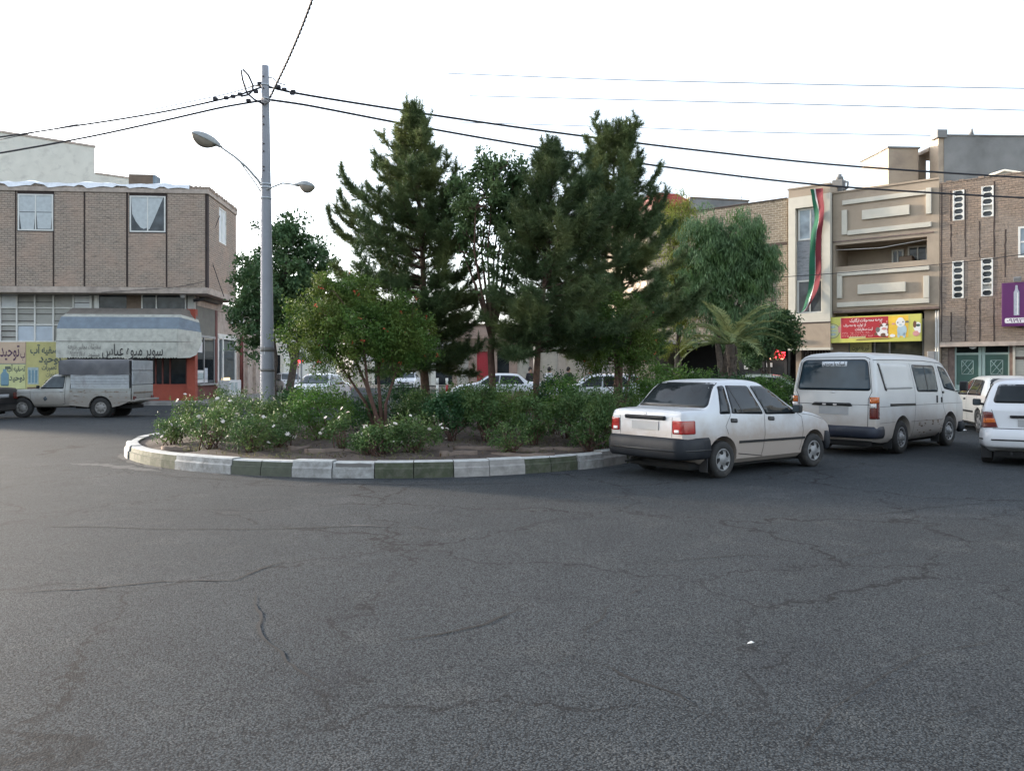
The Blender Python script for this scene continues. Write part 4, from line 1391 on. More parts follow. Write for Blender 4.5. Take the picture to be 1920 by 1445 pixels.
M['plaster_tan'] = mat_plain('tan_plaster', (0.45, 0.375, 0.315), .9, var=.15, vscale=4, bumps=.3, dirt=(.19, .155, .13), dirt_amt=.5)
M['slot'] = mat_plain('dark_gap', (0.060, 0.045, 0.040), .95)
M['white_frame'] = mat_plain('white_window_frame', (0.72, 0.71, 0.66), .5, var=.06, dirt=(.45, .42, .37), dirt_amt=.3)
M['curtain'] = mat_plain('white_curtain', (0.52, 0.55, 0.55), .9, var=.1, vscale=6)
M['window_glass'] = mat_glass_dark('window_glass', (0.045, 0.050, 0.055), .05)
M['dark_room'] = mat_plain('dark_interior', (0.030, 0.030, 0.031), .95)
M['panel_pale'] = mat_plain('pale_grey_panel', (0.42, 0.41, 0.37), .7, var=.1, vscale=2, dirt=(.30, .28, .25), dirt_amt=.5)
M['panel_blue'] = mat_plain('blue_white_panel', (0.50, 0.55, 0.60), .6, var=.08)
M['brown_board'] = mat_plain('brown_board', (0.16, 0.115, 0.08), .7, var=.2)
M['orange_paint'] = mat_plain('orange_red_paint', (0.31, 0.062, 0.034), .7, var=.15, vscale=3, dirt=(.22, .06, .04), dirt_amt=.5, dscale=3)
M['red_brown'] = mat_plain('red_brown_wood', (0.13, 0.035, 0.026), .7, var=.25)
M['grey_shutter'] = mat_plain('grey_green_sheet', (0.16, 0.155, 0.13), .75, var=.12, dirt=(.11, .10, .09), dirt_amt=.5)
M['grey_metal'] = mat_plain('grey_metal', (0.28, 0.28, 0.28), .5, .3)
M['foil'] = mat_plain('silver_roof_foil', (0.85, 0.86, 0.87), .35, .3, var=.1, vscale=5, bumps=.8, bscale=10)
M['cream_wall'] = mat_plain('cream_render', (0.66, 0.64, 0.56), .9, var=.06, vscale=1.5, dirt=(.45, .43, .38), dirt_amt=.4)
M['awn_white'] = mat_plain('dirty_white_awning', (0.52, 0.515, 0.45), .8, var=.12, vscale=4, dirt=(.30, .29, .25), dirt_amt=.6, dscale=3)
M['awn_blue'] = mat_plain('blue_awning', (0.185, 0.22, 0.255), .8, var=.12, vscale=3, dirt=(.22, .28, .33), dirt_amt=.4, dscale=3)
M['awn_brown'] = mat_plain('brown_awning_top', (0.21, 0.185, 0.16), .9, var=.15)
M['sign_yellow'] = mat_plain('yellow_sign_sheet', (0.50, 0.46, 0.19), .6, var=.1, vscale=3)
M['sign_paleyellow'] = mat_plain('pale_yellow_sign_sheet', (0.55, 0.56, 0.27), .6, var=.08)
M['sign_pink'] = mat_plain('salmon_sign_sheet', (0.56, 0.42, 0.30), .6, var=.08)
M['ink_grey'] = mat_plain('grey_green_ink', (0.12, 0.14, 0.11), .7)
M['ink_purple'] = mat_plain('dark_purple_ink', (0.075, 0.030, 0.075), .7)
M['ink_black'] = mat_plain('black_ink', (0.025, 0.023, 0.024), .7)
M['ink_faded'] = mat_plain('faded_ink', (0.16, 0.15, 0.14), .8)
M['bottle_blue'] = mat_plain('printed_blue', (0.16, 0.27, 0.33), .6)
M['print_grey'] = mat_plain('printed_grey', (0.36, 0.44, 0.44), .6, var=.2, vscale=9)
M['white_sheet'] = mat_plain('white_sheet', (0.66, 0.67, 0.66), .6, var=.08)
M['lamp_white'] = mat_plain('white_glass_globe', (0.75, 0.75, 0.75), .3)


M['warm_lit'] = mat_emit('lit_shelf', (1.0, .62, .22), .55)


class Frame:
    """a facade's own axes: x along the wall, y into the building, z up"""

    def __init__(self, ox, oy, deg):
        self.o = Vector((ox, oy)); self.a = R(deg)
        self.u = Vector((math.cos(self.a), math.sin(self.a))); self.n = Vector((-math.sin(self.a), math.cos(self.a)))

    def xz(self, px, py, y=0.0):
        r = (px - 960.0) / FPX
        x = (r * (self.o.y + y * self.n.y) - self.o.x - y * self.n.x) / (self.u.x - r * self.u.y)
        d = self.o.y + x * self.u.y + y * self.n.y
        return x, EYE + (YH - py) * d / FPX

    def side(self, px, py, x=0.0):
        """point of the wall x = const (running into the depth): returns y, z"""
        r = (px - 960.0) / FPX
        y = (r * (self.o.y + x * self.u.y) - self.o.x - x * self.u.x) / (self.n.x - r * self.n.y)
        d = self.o.y + x * self.u.y + y * self.n.y
        return y, EYE + (YH - py) * d / FPX

    def rect(self, px0, py0, px1, py1, y=0.0):
        xa, za = self.xz(px0, py1, y); xb, zb = self.xz(px1, py0, y)
        return xa, xb, za, zb

    def world(self, x, y, z=0):
        p = self.o + self.u * x + self.n * y
        return Vector((p.x, p.y, z))

    def thing(self, name, label, cat, group=None, x=0, y=0, z=0, rz=0):
        return thing(name, label, cat, self.world(x, y, z), self.a + rz, group)


def window(parent, x0, x1, z0, z1, y, nx=2, nz=1, fm='white_frame', gm='window_glass', fw=.06, depth=.07, curtain=None, name='window'):
    """frame (the window part), pane and optional curtain; y is the frame's outer face"""
    f = MB()
    f.box((x0, y, z0), (x0 + fw, y + depth, z1), M[fm]); f.box((x1 - fw, y, z0), (x1, y + depth, z1), M[fm])
    f.box((x0 + fw, y, z0), (x1 - fw, y + depth, z0 + fw), M[fm]); f.box((x0 + fw, y, z1 - fw), (x1 - fw, y + depth, z1), M[fm])
    for i in range(1, nx):
        x = x0 + (x1 - x0) * i / nx
        f.box((x - fw * .4, y + .004, z0 + fw), (x + fw * .4, y + depth - .004, z1 - fw), M[fm])
    for i in range(1, nz):
        z = z0 + (z1 - z0) * i / nz
        f.box((x0 + fw, y + .008, z - fw * .4), (x1 - fw, y + depth - .008, z + fw * .4), M[fm])
    fo = f.build(name, parent)
    p = MB(); p.box((x0 + fw * .5, y + depth * .45, z0 + fw * .5), (x1 - fw * .5, y + depth * .6, z1 - fw * .5), M[gm]); p.build('pane', fo)
    if curtain:
        for poly in curtain:
            c = MB()
            n = 18
            xs = [q[0] for q in poly]
            c.prism([(x0 + fw + (x1 - x0 - 2 * fw) * u, z0 + fw + (z1 - z0 - 2 * fw) * v) for u, v in poly], y + depth * .40, y + depth * .44, M['curtain'], 'y')
            c.build('curtain', fo)
    return fo


A = Frame(-14.4, 38.3, 4.6)
bA = A.thing('brick_building', 'two storey weathered brick corner building with overhanging upper floor above the fruit shop', 'building')
ZS, ZT = 5.50, 10.05
W1 = A.rect(33, 364.5, 99.5, 432); W2 = A.rect(243, 368, 310, 436)
zb = W1[2]; zt = W1[3]
W1 = (W1[0], W1[1], zb, zt); W2 = (W2[0], W2[1], zb, zt)
wl = MB()
wl.wall(-24, 0, ZS, ZT, [W1, W2], .035, .30, M['slot'])  # wall carried on past the left of the view to shade the square
wl.wall(.301, 5.3, ZS, ZT, [(2.0, 3.4, zb - .1, zt - .05)], -.30, 0, M['brick_grey'], Matrix(((0, 1, 0, 0), (1, 0, 0, 0), (0, 0, 1, 0), (0, 0, 0, 1))))
wl.box((-24, 5.0, ZS), (-.3, 5.3, ZT), M['brick_grey'])
wl.box((-24, .30, ZT - .35), (-.3, 5.0, ZT - .2), M['plaster_tan'])
wl.build('wall', bA)
xs = lambda px: A.xz(px, 500)[0]
edges = [(-24, xs(27.5)), (xs(31), xs(98.5)), (xs(102), xs(156.5)), (xs(160), xs(236)), (xs(240.5), xs(310.5)), (xs(314), xs(384.5))]
for i, (a, b) in enumerate(edges):
    p = MB()
    hs = [(w_[0] - .03, w_[1] + .03, zb - .06, zt + .5) for w_ in (W1, W2)]
    p.wall(a, b, ZS + .02, ZT - .12, hs, 0, .034, M['brick_grey'])
    p.build('brick_panel', bA)
p = MB(); p.box((xs(385.2), -.012, ZS + .02), (xs(386.8), .034, ZT - .12), M['slot']); p.build('corner_strip', bA)
fr = MB()
fr.box((-24, -.05, ZT - .12), (.05, .34, ZT + .08), M['plaster_tan'])
fr.box((.0, .34, ZT - .12), (.05, 5.34, ZT + .08), M['plaster_tan'])
fr.build('frieze', bA)
fr = MB()
rnd = random.Random(4)
x = -24
while x < .02:                                   # ragged rowlock course on the roof edge
    l = .105
    fr.box((x, -.03 + rnd.uniform(-.02, .02), ZT + .08), (min(x + l - .012, .06), .2, ZT + .24 + rnd.uniform(-.03, .02)), M['brick_grey'])
    x += l
y = .21
while y < 5.3:
    fr.box((-.14, y, ZT + .08), (.07 + rnd.uniform(-.03, .02), y + .095, ZT + .24 + rnd.uniform(-.05, .03)), M['brick_grey']); y += .105
fr.build('parapet', bA)
fo = MB()
vs, fs = [], []
n = 120
for i in range(n + 1):
    x = -24 + 23.2 * i / n
    sag = .06 * math.sin(x * 2.1) + .04 * math.sin(x * 5.3) + rnd.gauss(0, .012)
    drop = (.16 if (x * 0.55) % 1.0 < .72 else .03)
    vs += [(x, -.085 + rnd.gauss(0, .01), ZT + .24 - drop + .05 * math.sin(x * 3.7)), (x, -.05, ZT + .28 + .3 * sag), (x, .25, ZT + .34 + sag), (x, .8, ZT + .27), (x, .8, ZT + .1), (x, .1, ZT + .1)]
for i in range(n):
    for j in range(5):
        a = i * 6 + j; fs.append((a, a + 6, a + 7, a + 1))
fo.add(vs, fs, M['foil'], True); fo.build('roof_foil', bA)
sl = MB(); sl.box((-24, -.06, 5.22), (.02, 5.3, ZS), M['plaster_tan']); sl.build('floor_slab', bA)
window(bA, *W1, .0, 2, 1, curtain=[[(0, .52), (.49, .52), (.49, 1), (0, 1)], [(.06, 0), (.44, 0), (.49, .50), (0, .50)], [(.51, .52), (1, .52), (1, 1), (.51, 1)], [(.56, .02), (.96, .02), (1, .50), (.52, .50)]])
window(bA, *W2, .0, 2, 1, curtain=[[(0, 1), (.49, 1), (.49, .10), (.38, .06), (.28, .10), (.14, .28), (.03, .50)], [(.51, 1), (.97, 1), (.84, .70), (.66, .28), (.55, .06), (.51, .05)]])
sw = MB()
for (ya, yb, za, zc) in ((2.0, 2.07, zb - .1, zt - .05), (3.33, 3.4, zb - .1, zt - .05), (2.66, 2.72, zb - .03, zt - .12)):
    sw.box((-.02, ya, za), (-.10, yb, zc), M['white_frame'])
sw.box((-.02, 2.07, zb - .1), (-.10, 3.33, zb - .03), M['white_frame']); sw.box((-.02, 2.07, zt - .12), (-.10, 3.33, zt - .05), M['white_frame'])
so_ = sw.build('window', bA)
sp = MB(); sp.box((-.05, 2.05, zb - .05), (-.07, 3.35, zt - .1), M['white_sheet']); sp.build('pane', so_)
YW = 1.0
cx0, cx1 = A.xz(350, 700, .8)[0], A.xz(366, 700, .8)[0]
c = MB(); zc = A.xz(358, 579, .8)[1]
c.box((cx0, .8, .15), (cx1, 1.2, zc), M['orange_paint'], None, .015); c.build('column', bA)
c = MB(); c.box((cx0 + .03, .83, zc), (cx1 - .06, 1.17, 5.22), M['panel_pale']); c.build('column_head', bA)
gw = MB()
def gx(px, py=600): return A.xz(px, py, YW)
xl, xr_ = -24, cx0
zb0 = gx(100, 640)[1]; zm = gx(100, 546)[1]
gw.box((xl, YW + .02, .15), (gx(105)[0], YW + .25, zb0), M['panel_pale'])
gw.box((xl, YW + .10, zb0), (gx(183)[0], YW + .3, 5.22), M['panel_pale'])
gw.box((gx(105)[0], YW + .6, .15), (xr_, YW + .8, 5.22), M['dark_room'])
gw.box((gx(105)[0], YW + .1, .15), (gx(105)[0] + .2, YW + .6, zb0), M['panel_pale'])
gw.build('ground_floor_wall', bA)
mz = MB()
for px in (-60, -30, 0, 31, 65, 99.5, 137):
    x = gx(px)[0]; mz.box((x - .035, YW, zb0), (x + .035, YW + .06, 5.20), M['white_frame'])
for py in (577, 608.5, 640):
    z = gx(60, py)[1]; mz.box((xl, YW + .01, z - .03), (gx(168)[0], YW + .05, z + .03), M['white_frame'])
mz.box((gx(168)[0], YW - .02, zb0), (gx(172)[0], YW + .09, 5.2), M['white_frame']); mz.box((gx(177)[0], YW - .02, zb0), (gx(183)[0], YW + .09, 5.2), M['white_frame'])
mz.build('mezzanine_frame', bA)
for (a, b, t, bt, m_) in ((33, 64, 611, 639, 'panel_blue'), (66.5, 98, 611, 639, 'panel_blue'), (-28, -2, 611, 639, 'panel_pale'), (138.5, 167, 548, 576, 'white_sheet'), (2, 29, 548, 576, 'white_sheet')):
    x0, x1, z0, z1 = A.rect(a, t, b, bt, YW); p = MB(); p.box((x0, YW + .06, z0), (x1, YW + .085, z1), M[m_]); p.build('mezzanine_panel', bA)
for (a, b, py) in ((0, 31, 620), (0, 31, 631.5), (137, 167, 554), (137, 167, 567.5), (33, 64, 566), (66, 98, 566), (0, 30, 588), (33, 64, 588), (66, 98, 588), (0, 30, 601), (33, 64, 601), (101, 136, 588), (101, 136, 601)):
    x0, z = gx(a, py); x1, _ = gx(b, py); p = MB(); p.box((x0, YW + .045, z - .014), (x1, YW + .095, z + .014), M['slot'] if py in (620, 631.5, 554, 567.5) else M['ink_faded']); p.build('louvre_bar', bA)
x0, x1, z0, z1 = A.rect(184, 546, 349, 600, YW)
tw = MB()
for px in (184, 266, 293, 348):
    x = gx(px)[0]; tw.box((x - .03, YW, z0), (x + .03, YW + .06, z1), M['white_frame'])
tw.box((x0, YW + .01, z1), (x1, YW + .05, z1 + .06), M['plaster_tan'])
to = tw.build('transom_window', bA)
p = MB(); p.box((x0, YW + .04, z0), (x1, YW + .055, z1), M['window_glass']); p.build('pane', to)
p = MB(); p.box((gx(237)[0], YW + .02, z0), (gx(265)[0], YW + .035, z1 - .03), M['brown_board']); p.build('board', to)
x0, x1, z0, z1 = A.rect(236, 720, 350, 748, YW)
p = MB(); p.box((x0 - 2.6, YW, .15), (cx0, YW + .25, z1), M['orange_paint']); p.build('shop_plinth', bA)
sx = MB()
zt2 = gx(300, 655)[1]
for px in (278, 291, 304, 318, 349): 
    x = gx(px)[0]; sx.box((x - .035, YW + .06, z1), (x + .035, YW + .13, zt2), M['red_brown'])
sx.box((x0 - 2.6, YW + .05, zt2), (cx0, YW + .14, zt2 + .1), M['red_brown'])
so_ = sx.build('shop_window', bA)
p = MB(); p.box((x0 - 2.6, YW + .09, z1), (cx0 - .02, YW + .105, zt2), M['glass']); p.build('pane', so_)
for (pa, pb, ta, tb, mm) in ((293, 303, 690, 719, 'red_brown'), (322, 340, 700, 718, 'brown_board'), (329, 346, 683, 700, 'ink_faded')):
    q = A.rect(pa, ta, pb, tb, YW); p = MB(); p.box((q[0], YW + .2, q[2]), (q[1], YW + .4, q[3]), M[mm]); p.build('shop_goods', so_)
XS = cx1 - .02
sd_ = MB()
def sy(px, py=700): return A.side(px, py, XS)
def sbox(mb, ya, yb, za, zb_, m, x0=0.0, x1=.08): mb.box((XS - x1, ya, za), (XS - x0, yb, zb_), M[m])
y1, y2, y3 = sy(404)[0], sy(408)[0], sy(443)[0]
sbox(sd_, 1.21, y1, sy(385, 632)[1], sy(385, 572)[1], 'grey_shutter', .02, .3)
sbox(sd_, 1.21, 19, 4.75, 5.22, 'plaster_tan', .0, .3)
sbox(sd_, y1, y2, .15, 4.75, 'red_brown', .0, .3)
sbox(sd_, y2, 19, 3.55, 4.75, 'plaster_tan', .03, .3)
sbox(sd_, y3, 19, .15, 3.55, 'plaster_tan', .05, .35)
sbox(sd_, 1.2, y3, .15, 4.75, 'dark_room', 1.0, 1.2)
sbox(sd_, 1.21, y1, .15, sy(385, 721)[1], 'red_brown', .02, .3)
sd_.build('side_wall', bA)
f = MB()
za, zc = sy(385, 719)[1], sy(385, 633)[1]
for y in (1.25, sy(384)[0], y1 - .08): sbox(f, y - .05, y + .05, za, zc, 'grey_metal', .02, .09)
sbox(f, 1.21, y1, za - .08, za, 'grey_metal', -.12, .1); sbox(f, 1.21, y1, zc, zc + .12, 'grey_metal', 0, .12)
fo = f.build('shop_window', bA)
p = MB(); sbox(p, 1.25, y1 - .08, za, zc, 'glass', .05, .065); p.build('pane', fo)
for (pa, pb, ta, tb, mm) in ((368, 381, 640, 660, 'white_sheet'), (367, 385, 694, 699, 'white_sheet'), (367, 391, 710, 718, 'white_sheet'), (385, 391, 690, 712, 'panel_blue'), (368, 383, 699, 712, 'print_grey')):
    ya, yb = sorted((sy(pa)[0], sy(pb)[0])); p = MB(); sbox(p, ya, yb, sy(pa, tb)[1], sy(pa, ta)[1], mm, .0515, .0495 if False else .04); p.build('window_notice', fo)
r = MB(); r.tube([(XS + .12, 1.5, sy(385, 556)[1]), (XS + .12, y1 + .3, sy(385, 556)[1])], .26, M['grey_shutter'], 14); r.build('shutter_box', bA)
f = MB()
for y in (y2 + .12, sy(418)[0], y3 - .15): sbox(f, y - .10, y + .10, .3, 3.5, 'white_frame', -.02, .10)
sbox(f, y2, y3, 3.3, 3.56, 'white_frame', -.02, .12)
fo = f.build('shop_door', bA)
p = MB(); sbox(p, y2 + .2, y3 - .2, .3, 3.3, 'glass_blue', .04, .06); p.build('pane', fo)
lw = MB(); sbox(lw, sy(417)[0], sy(432)[0], sy(425, 721)[1], sy(425, 708)[1], 'warm_lit', .03, .036); lw.build('lit_shelf', fo)
for px in (449, 452): 
    y = sy(px)[0]; p = MB(); p.tube([(XS + .08, y, .2), (XS + .08, y, 3.6)], .06, M['red_brown'], 8); p.build('drain_pipe', bA)
for px in (463, 478):
    y = sy(px)[0]; p = MB(); sbox(p, y - .3, y + .3, .15, 3.5, 'plaster_tan', -.12, .05); p.build('pier', bA)
ct = A.thing('shop_counter', 'white freezer counter with pictures standing at the glass shop door', 'counter', x=XS + .35, y=(y2 + y3) / 2 - .6, z=.15)
b = MB(); b.box((-.3, -1.2, .12), (.25, 1.2, .92), M['white_sheet'], None, .03); b.build('cabinet', ct)
b = MB(); b.box((-.32, -1.35, 0), (.45, 1.4, .12), M['panel_pale']); b.build('base', ct)
for y in (-.7, .1):
    b = MB(); b.box((.25, y - .3, .3), (.262, y + .25, .8), M['print_grey']); b.build('picture', ct)

aw = A.thing('striped_awning', 'curved awning with blue and white bands and Persian lettering over the fruit shop', 'awning', x=0, y=0)
YF = -.35                                          # front plane of the awning
xa0, z_low = A.xz(105, 671, YF); xb0, _ = A.xz(335, 671, YF)
z_brk = A.xz(200, 640, YF)[1]; z_blue = A.xz(200, 616, YF + .05)[1]; z_bt = A.xz(200, 594, YF + .35)[1]; z_top = A.xz(200, 578, .98)[1]
prof = [(.98, z_top), (.6, z_top - .02), (YF + .55, z_bt + .14), (YF + .33, z_bt), (YF + .12, z_blue + .18), (YF + .05, z_blue), (YF, z_brk)]
mats_ = ['awn_brown', 'awn_brown', 'awn_white', 'awn_blue', 'awn_blue', 'awn_white']
xe = A.xz(355, 640, .2)[0]                          # the right end runs out in a slanted hip
b = MB()
nseg = 46
def wave(i): return .018 * math.cos(i * math.pi)
for k in range(len(prof) - 1):
    (ya, za), (yb, zb_) = prof[k], prof[k + 1]
    vs, fs = [], []
    for i in range(nseg + 1):
        t = i / nseg
        ins = [.55, .40, .22, .10, .03, .0, .0]
        for (yy, zz, j) in ((ya, za, k), (yb, zb_, k + 1)):
            xl_ = xa0 + ins[j] * .75; xr2 = xb0 - .05 - ins[j] * .15
            w_ = wave(i) if j > 4 else 0
            vs.append((xl_ + (xr2 - xl_) * t, yy + w_, zz))
    for i in range(nseg): fs.append((2 * i, 2 * i + 1, 2 * i + 3, 2 * i + 2))
    b.add(vs, fs, M[mats_[k]], k > 3)
R_ = [(xb0 - .05 - [.55, .40, .22, .10, .03, 0, 0][j] * .15, y, z) for j, (y, z) in enumerate(prof)]
E_ = [(xb0 + .30, .98, z_top - .06), (xb0 + .36, .98, z_top - .12), (xb0 + .50, .98, z_bt - .05), (xb0 + .56, .95, z_bt - .2), (xb0 + .62, .92, z_blue), (xb0 + .66, .90, z_blue - .1), (xb0 + .70, .88, z_brk)]
em = ['awn_brown', 'awn_brown', 'awn_white', 'awn_blue', 'awn_blue', 'awn_white']
for k in range(6): b.add([R_[k], R_[k + 1], E_[k + 1], E_[k]], [(0, 1, 2, 3)], M[em[k] if k != 5 else 'awn_white'])
L_ = [(xa0 + [.55, .40, .22, .10, .03, 0, 0][j] * .75, y, z) for j, (y, z) in enumerate(prof)]
b.add(L_ + [(L_[-1][0], .98, z_brk)], [tuple(range(8))[::-1]], M['awn_white'])
b.build('cover', aw)
v = MB()
n = 92
vs, fs = [], []
for i in range(n + 1):
    t = i / n; x = xa0 + (xb0 - .05 - xa0) * t
    yw = .012 * math.cos(i * 1.3)
    rag = rnd.gauss(0, .008) - (.05 if .56 < t < .60 else 0)
    vs += [(x, YF - .01 + yw * .3, z_brk - .005), (x, YF - .03 + yw, (z_brk + z_low) / 2), (x, YF - .02 + yw, z_low + (.035 if i % 2 else -.01) + rag)]
for i in range(n):
    fs += [(3 * i, 3 * i + 1, 3 * i + 4, 3 * i + 3), (3 * i + 1, 3 * i + 2, 3 * i + 5, 3 * i + 4)]
v.add(vs, fs, M['awn_white'], True)
k0 = (xb0 - .05, YF - .02, z_brk); k1 = (xb0 + .70, .88, z_brk)
v.add([k0, (xb0 - .05, YF - .02, z_low), (xb0 + .35, .2, z_low + .03), (xb0 + .55, .55, z_low + .18), k1], [(0, 1, 2, 3, 4)], M['awn_white'])
vo = v.build('valance', aw)
xm = A.xz(307, 660, YF)[0]; zbase = A.xz(250, 667, YF - .06)[1]
lettering('سوپر میوه عباس', .52, M['ink_black'], vo, xm, YF - .06, zbase + .02, xm - A.xz(192, 660, YF)[0], 'R', .004)
lettering('سفارشات مجالس پذیرفته', .24, M['ink_faded'], vo, A.xz(190, 660, YF)[0], YF - .06, zbase + .32, A.xz(190, 660, YF)[0] - A.xz(128, 660, YF)[0], 'R', .0)
lettering('میشود  ۰۹۱۲۱۲۱۷۰۸', .22, M['ink_faded'], vo, A.xz(188, 660, YF)[0], YF - .06, zbase - .02, A.xz(188, 660, YF)[0] - A.xz(130, 660, YF)[0], 'R', .0)
b = MB()
for x in (xa0 + .3, (xa0 + xb0) / 2, xb0 - .1):
    b.tube([(x, .98, z_brk - .1), (x, YF + .04, z_brk - .02)], .022, M['grey_metal'], 6)
b.tube([(xa0, YF + .03, z_brk - .01), (xb0, YF + .03, z_brk - .01)], .02, M['grey_metal'], 6)
b.build('frame', aw)
b = MB(); b.tube([(xa0, YF - .022, z_brk + .005), (xb0 - .05, YF - .022, z_brk + .005), (xb0 + .66, .86, z_brk + .005)], .014, M['ink_faded'], 6); b.build('hem', aw)

def board(fr_, name, label, cat, x0, x1, z0, z1, y, m, th=.03, group=None):
    t = fr_.thing(name, label, cat, group, (x0 + x1) / 2, y, z0)
    p = MB(); p.box((-(x1 - x0) / 2, 0, 0), ((x1 - x0) / 2, th, z1 - z0), M[m]); po = p.build('panel', t)
    return t, x1 - x0, z1 - z0

YB = YW - .02
x0, x1, z0, z1 = A.rect(-26, 641, 48, 681, YB)
t, w_, h = board(A, 'shop_sign', 'salmon sign with large dark purple Persian word on the left ground floor', 'sign', x0, x1, z0, z1, YB, 'sign_pink')
lettering('توحید', h * .60, M['ink_purple'], t, .36 * w_ - .02, -.006, h * .32, w_ * .50, 'R', .012)
lettering('ب', h * .40, M['ink_purple'], t, .5 * w_ - .02, -.006, h * .26, w_ * .12, 'R', .012)
x0, x1, z0, z1 = A.rect(-26, 683, 48, 729, YB)
t, w_, h = board(A, 'shop_sign', 'pale yellow water filter sign under the salmon sign', 'sign', x0, x1, z0, z1, YB, 'sign_paleyellow')
lettering('تصفیه آب', h * .22, M['ink_grey'], t, .49 * w_, -.006, h * .72, w_ * .46, 'R', .03)
lettering('توحید', h * .24, M['ink_grey'], t, .48 * w_, -.006, h * .35, w_ * .40, 'R', .035)
b = MB(); b.lathe([(0, 0), (.16, 0), (.19, .1), (.19, .55), (.08, .68), (.08, .8), (0, .8)], M['bottle_blue'], 14, 'z', True, Matrix.Translation((-.03 * w_, -.003, h * .12)) @ Matrix.Diagonal((1, .02, 1, 1))); b.build('printed_bottle', t)
b = MB(); b.box((-.02 * w_, -.008, h * .80), (.12 * w_, -.002, h * .92), M['ink_grey']); b.build('printed_block', t)
x0, x1, z0, z1 = A.rect(49, 641, 126, 729, YB)
t, w_, h = board(A, 'shop_sign', 'tall yellow water filter sign partly behind the awning and pickup', 'sign', x0, x1, z0, z1, YB, 'sign_yellow')
lettering('تصفیه آب', h * .15, M['ink_grey'], t, .36 * w_, -.006, h * .76, w_ * .76, 'R', .035)
lettering('توحید', h * .16, M['ink_grey'], t, .36 * w_, -.006, h * .57, w_ * .55, 'R', .035)
lettering('تعمیرات', h * .10, M['ink_grey'], t, .24 * w_, -.006, h * .41, w_ * .36, 'R', .03)
lettering('قطعات', h * .10, M['ink_grey'], t, .24 * w_, -.006, h * .26, w_ * .26, 'R', .012)
lettering('۰۹۱۳', h * .10, M['ink_black'], t, .05 * w_, -.006, h * .09, w_ * .26, 'C', .01)
b = MB(); b.box((-.46 * w_, -.006, h * .10), (-.20 * w_, -.001, h * .46), M['print_grey'])
for k in range(3): b.box((-.44 * w_ + k * .08 * w_, -.012, h * .13), (-.39 * w_ + k * .08 * w_, -.007, h * .40), M['bottle_blue'])
b.build('printed_filter', t)
b = MB(); b.box((-.46 * w_, -.05, -.05), (.5 * w_, -.006, h * .04), M['brown_board']); b.build('ledge', t)

for (px, py, yy, lab) in ((343, 553, .55, 'white globe lamp hanging under the slab beside the orange column'),):
    x, z = A.xz(px, py, yy)
    l = A.thing('globe_lamp', lab, 'lamp', None, x, yy, z)
    b = MB(); b.lathe([(0, -.14), (.10, -.12), (.15, 0), (.12, .11), (.05, .16), (0, .16)], M['lamp_white'], 16); b.build('globe', l)
    b = MB(); b.lathe([(.04, .14), (.04, .30), (0, .30)], M['grey_metal'], 10); b.build('stem', l)
x, z = A.xz(373, 562, .7)
cm = A.thing('security_camera', 'small dark camera on a bracket beside the orange column head', 'camera', None, x, .7, z)
b = MB(); b.tube([(-.25, -.05, -.05), (.2, .1, .05)], .075, M['trim'], 10); b.build('housing', cm)
b = MB(); b.tube([(.05, .05, 0), (-.2, .1, .22)], .025, M['grey_metal'], 6); b.build('bracket', cm)
x, z = A.side(436, 600, XS)
ac = A.thing('air_conditioner', 'white air conditioner box on the side wall half hidden by the tree', 'air conditioner', None, XS + .25, x, z - .25)
b = MB(); b.box((-.2, -.6, 0), (.25, .6, .8), M['white_sheet'], None, .03); b.build('casing', ac)
b = MB(); b.lathe([(0.30, 0), (.33, .02), (0.0, .03)], M['slot'], 20, 'x', True, Matrix.Translation((.25, 0, .4))); b.build('fan_grille', ac)

x0, x1, z0, z1 = A.rect(241, 331, 291, 346, 1.3)
cl = A.thing('evaporative_cooler', 'metal cooler box with blue end on the brick building roof', 'cooler', None, (x0 + x1) / 2, 1.3, z0)
hw = (x1 - x0) / 2
b = MB(); b.box((-hw, 0, .0), (hw * .82, .8, z1 - z0 + .1), M['brown_board'], None, .02); b.build('cabinet', cl)
b = MB(); b.box((hw * .82, .02, .0), (hw * 1.0, .78, z1 - z0 + .08), M['awn_blue']); b.build('side_panel', cl)
b = MB()
for s_ in (-1, 1): b.tube([(s_ * hw * .9, .1, -.4), (s_ * hw * .9, .1, .1)], .03, M['grey_metal'], 6); b.tube([(s_ * hw * .9, .7, -.4), (s_ * hw * .9, .7, .1)], .03, M['grey_metal'], 6)
b.tube([(hw, .1, .1), (hw + .22, -.1, -.35)], .03, M['grey_metal'], 6); b.build('stand', cl)

Cb = Frame(-26.9, 52.0, 39.0)
cb = Cb.thing('cream_building', 'tall pale cream building with stepped top behind the brick corner', 'building')
x0, zt0 = Cb.xz(-40, 243.5); xr, zr = Cb.xz(178, 278); xr3, zr3 = Cb.xz(262, 338)
b = MB(); b.box((x0 - 9, 0, 0), (xr, 6, zr + .05), M['cream_wall']); b.box((xr, .0, 0), (xr3, 6, Cb.xz(200, 329)[1]), M['cream_wall']); b.build('wall', cb)
b = MB(); b.box((x0 - 9, -.05, zr + .05), (xr + .05, 6, zr + .18), M['plaster_tan']); b.box((xr + .05, -.05, Cb.xz(200, 329)[1]), (xr3, 6, Cb.xz(200, 329)[1] + .1), M['plaster_tan']); b.build('coping', cb)

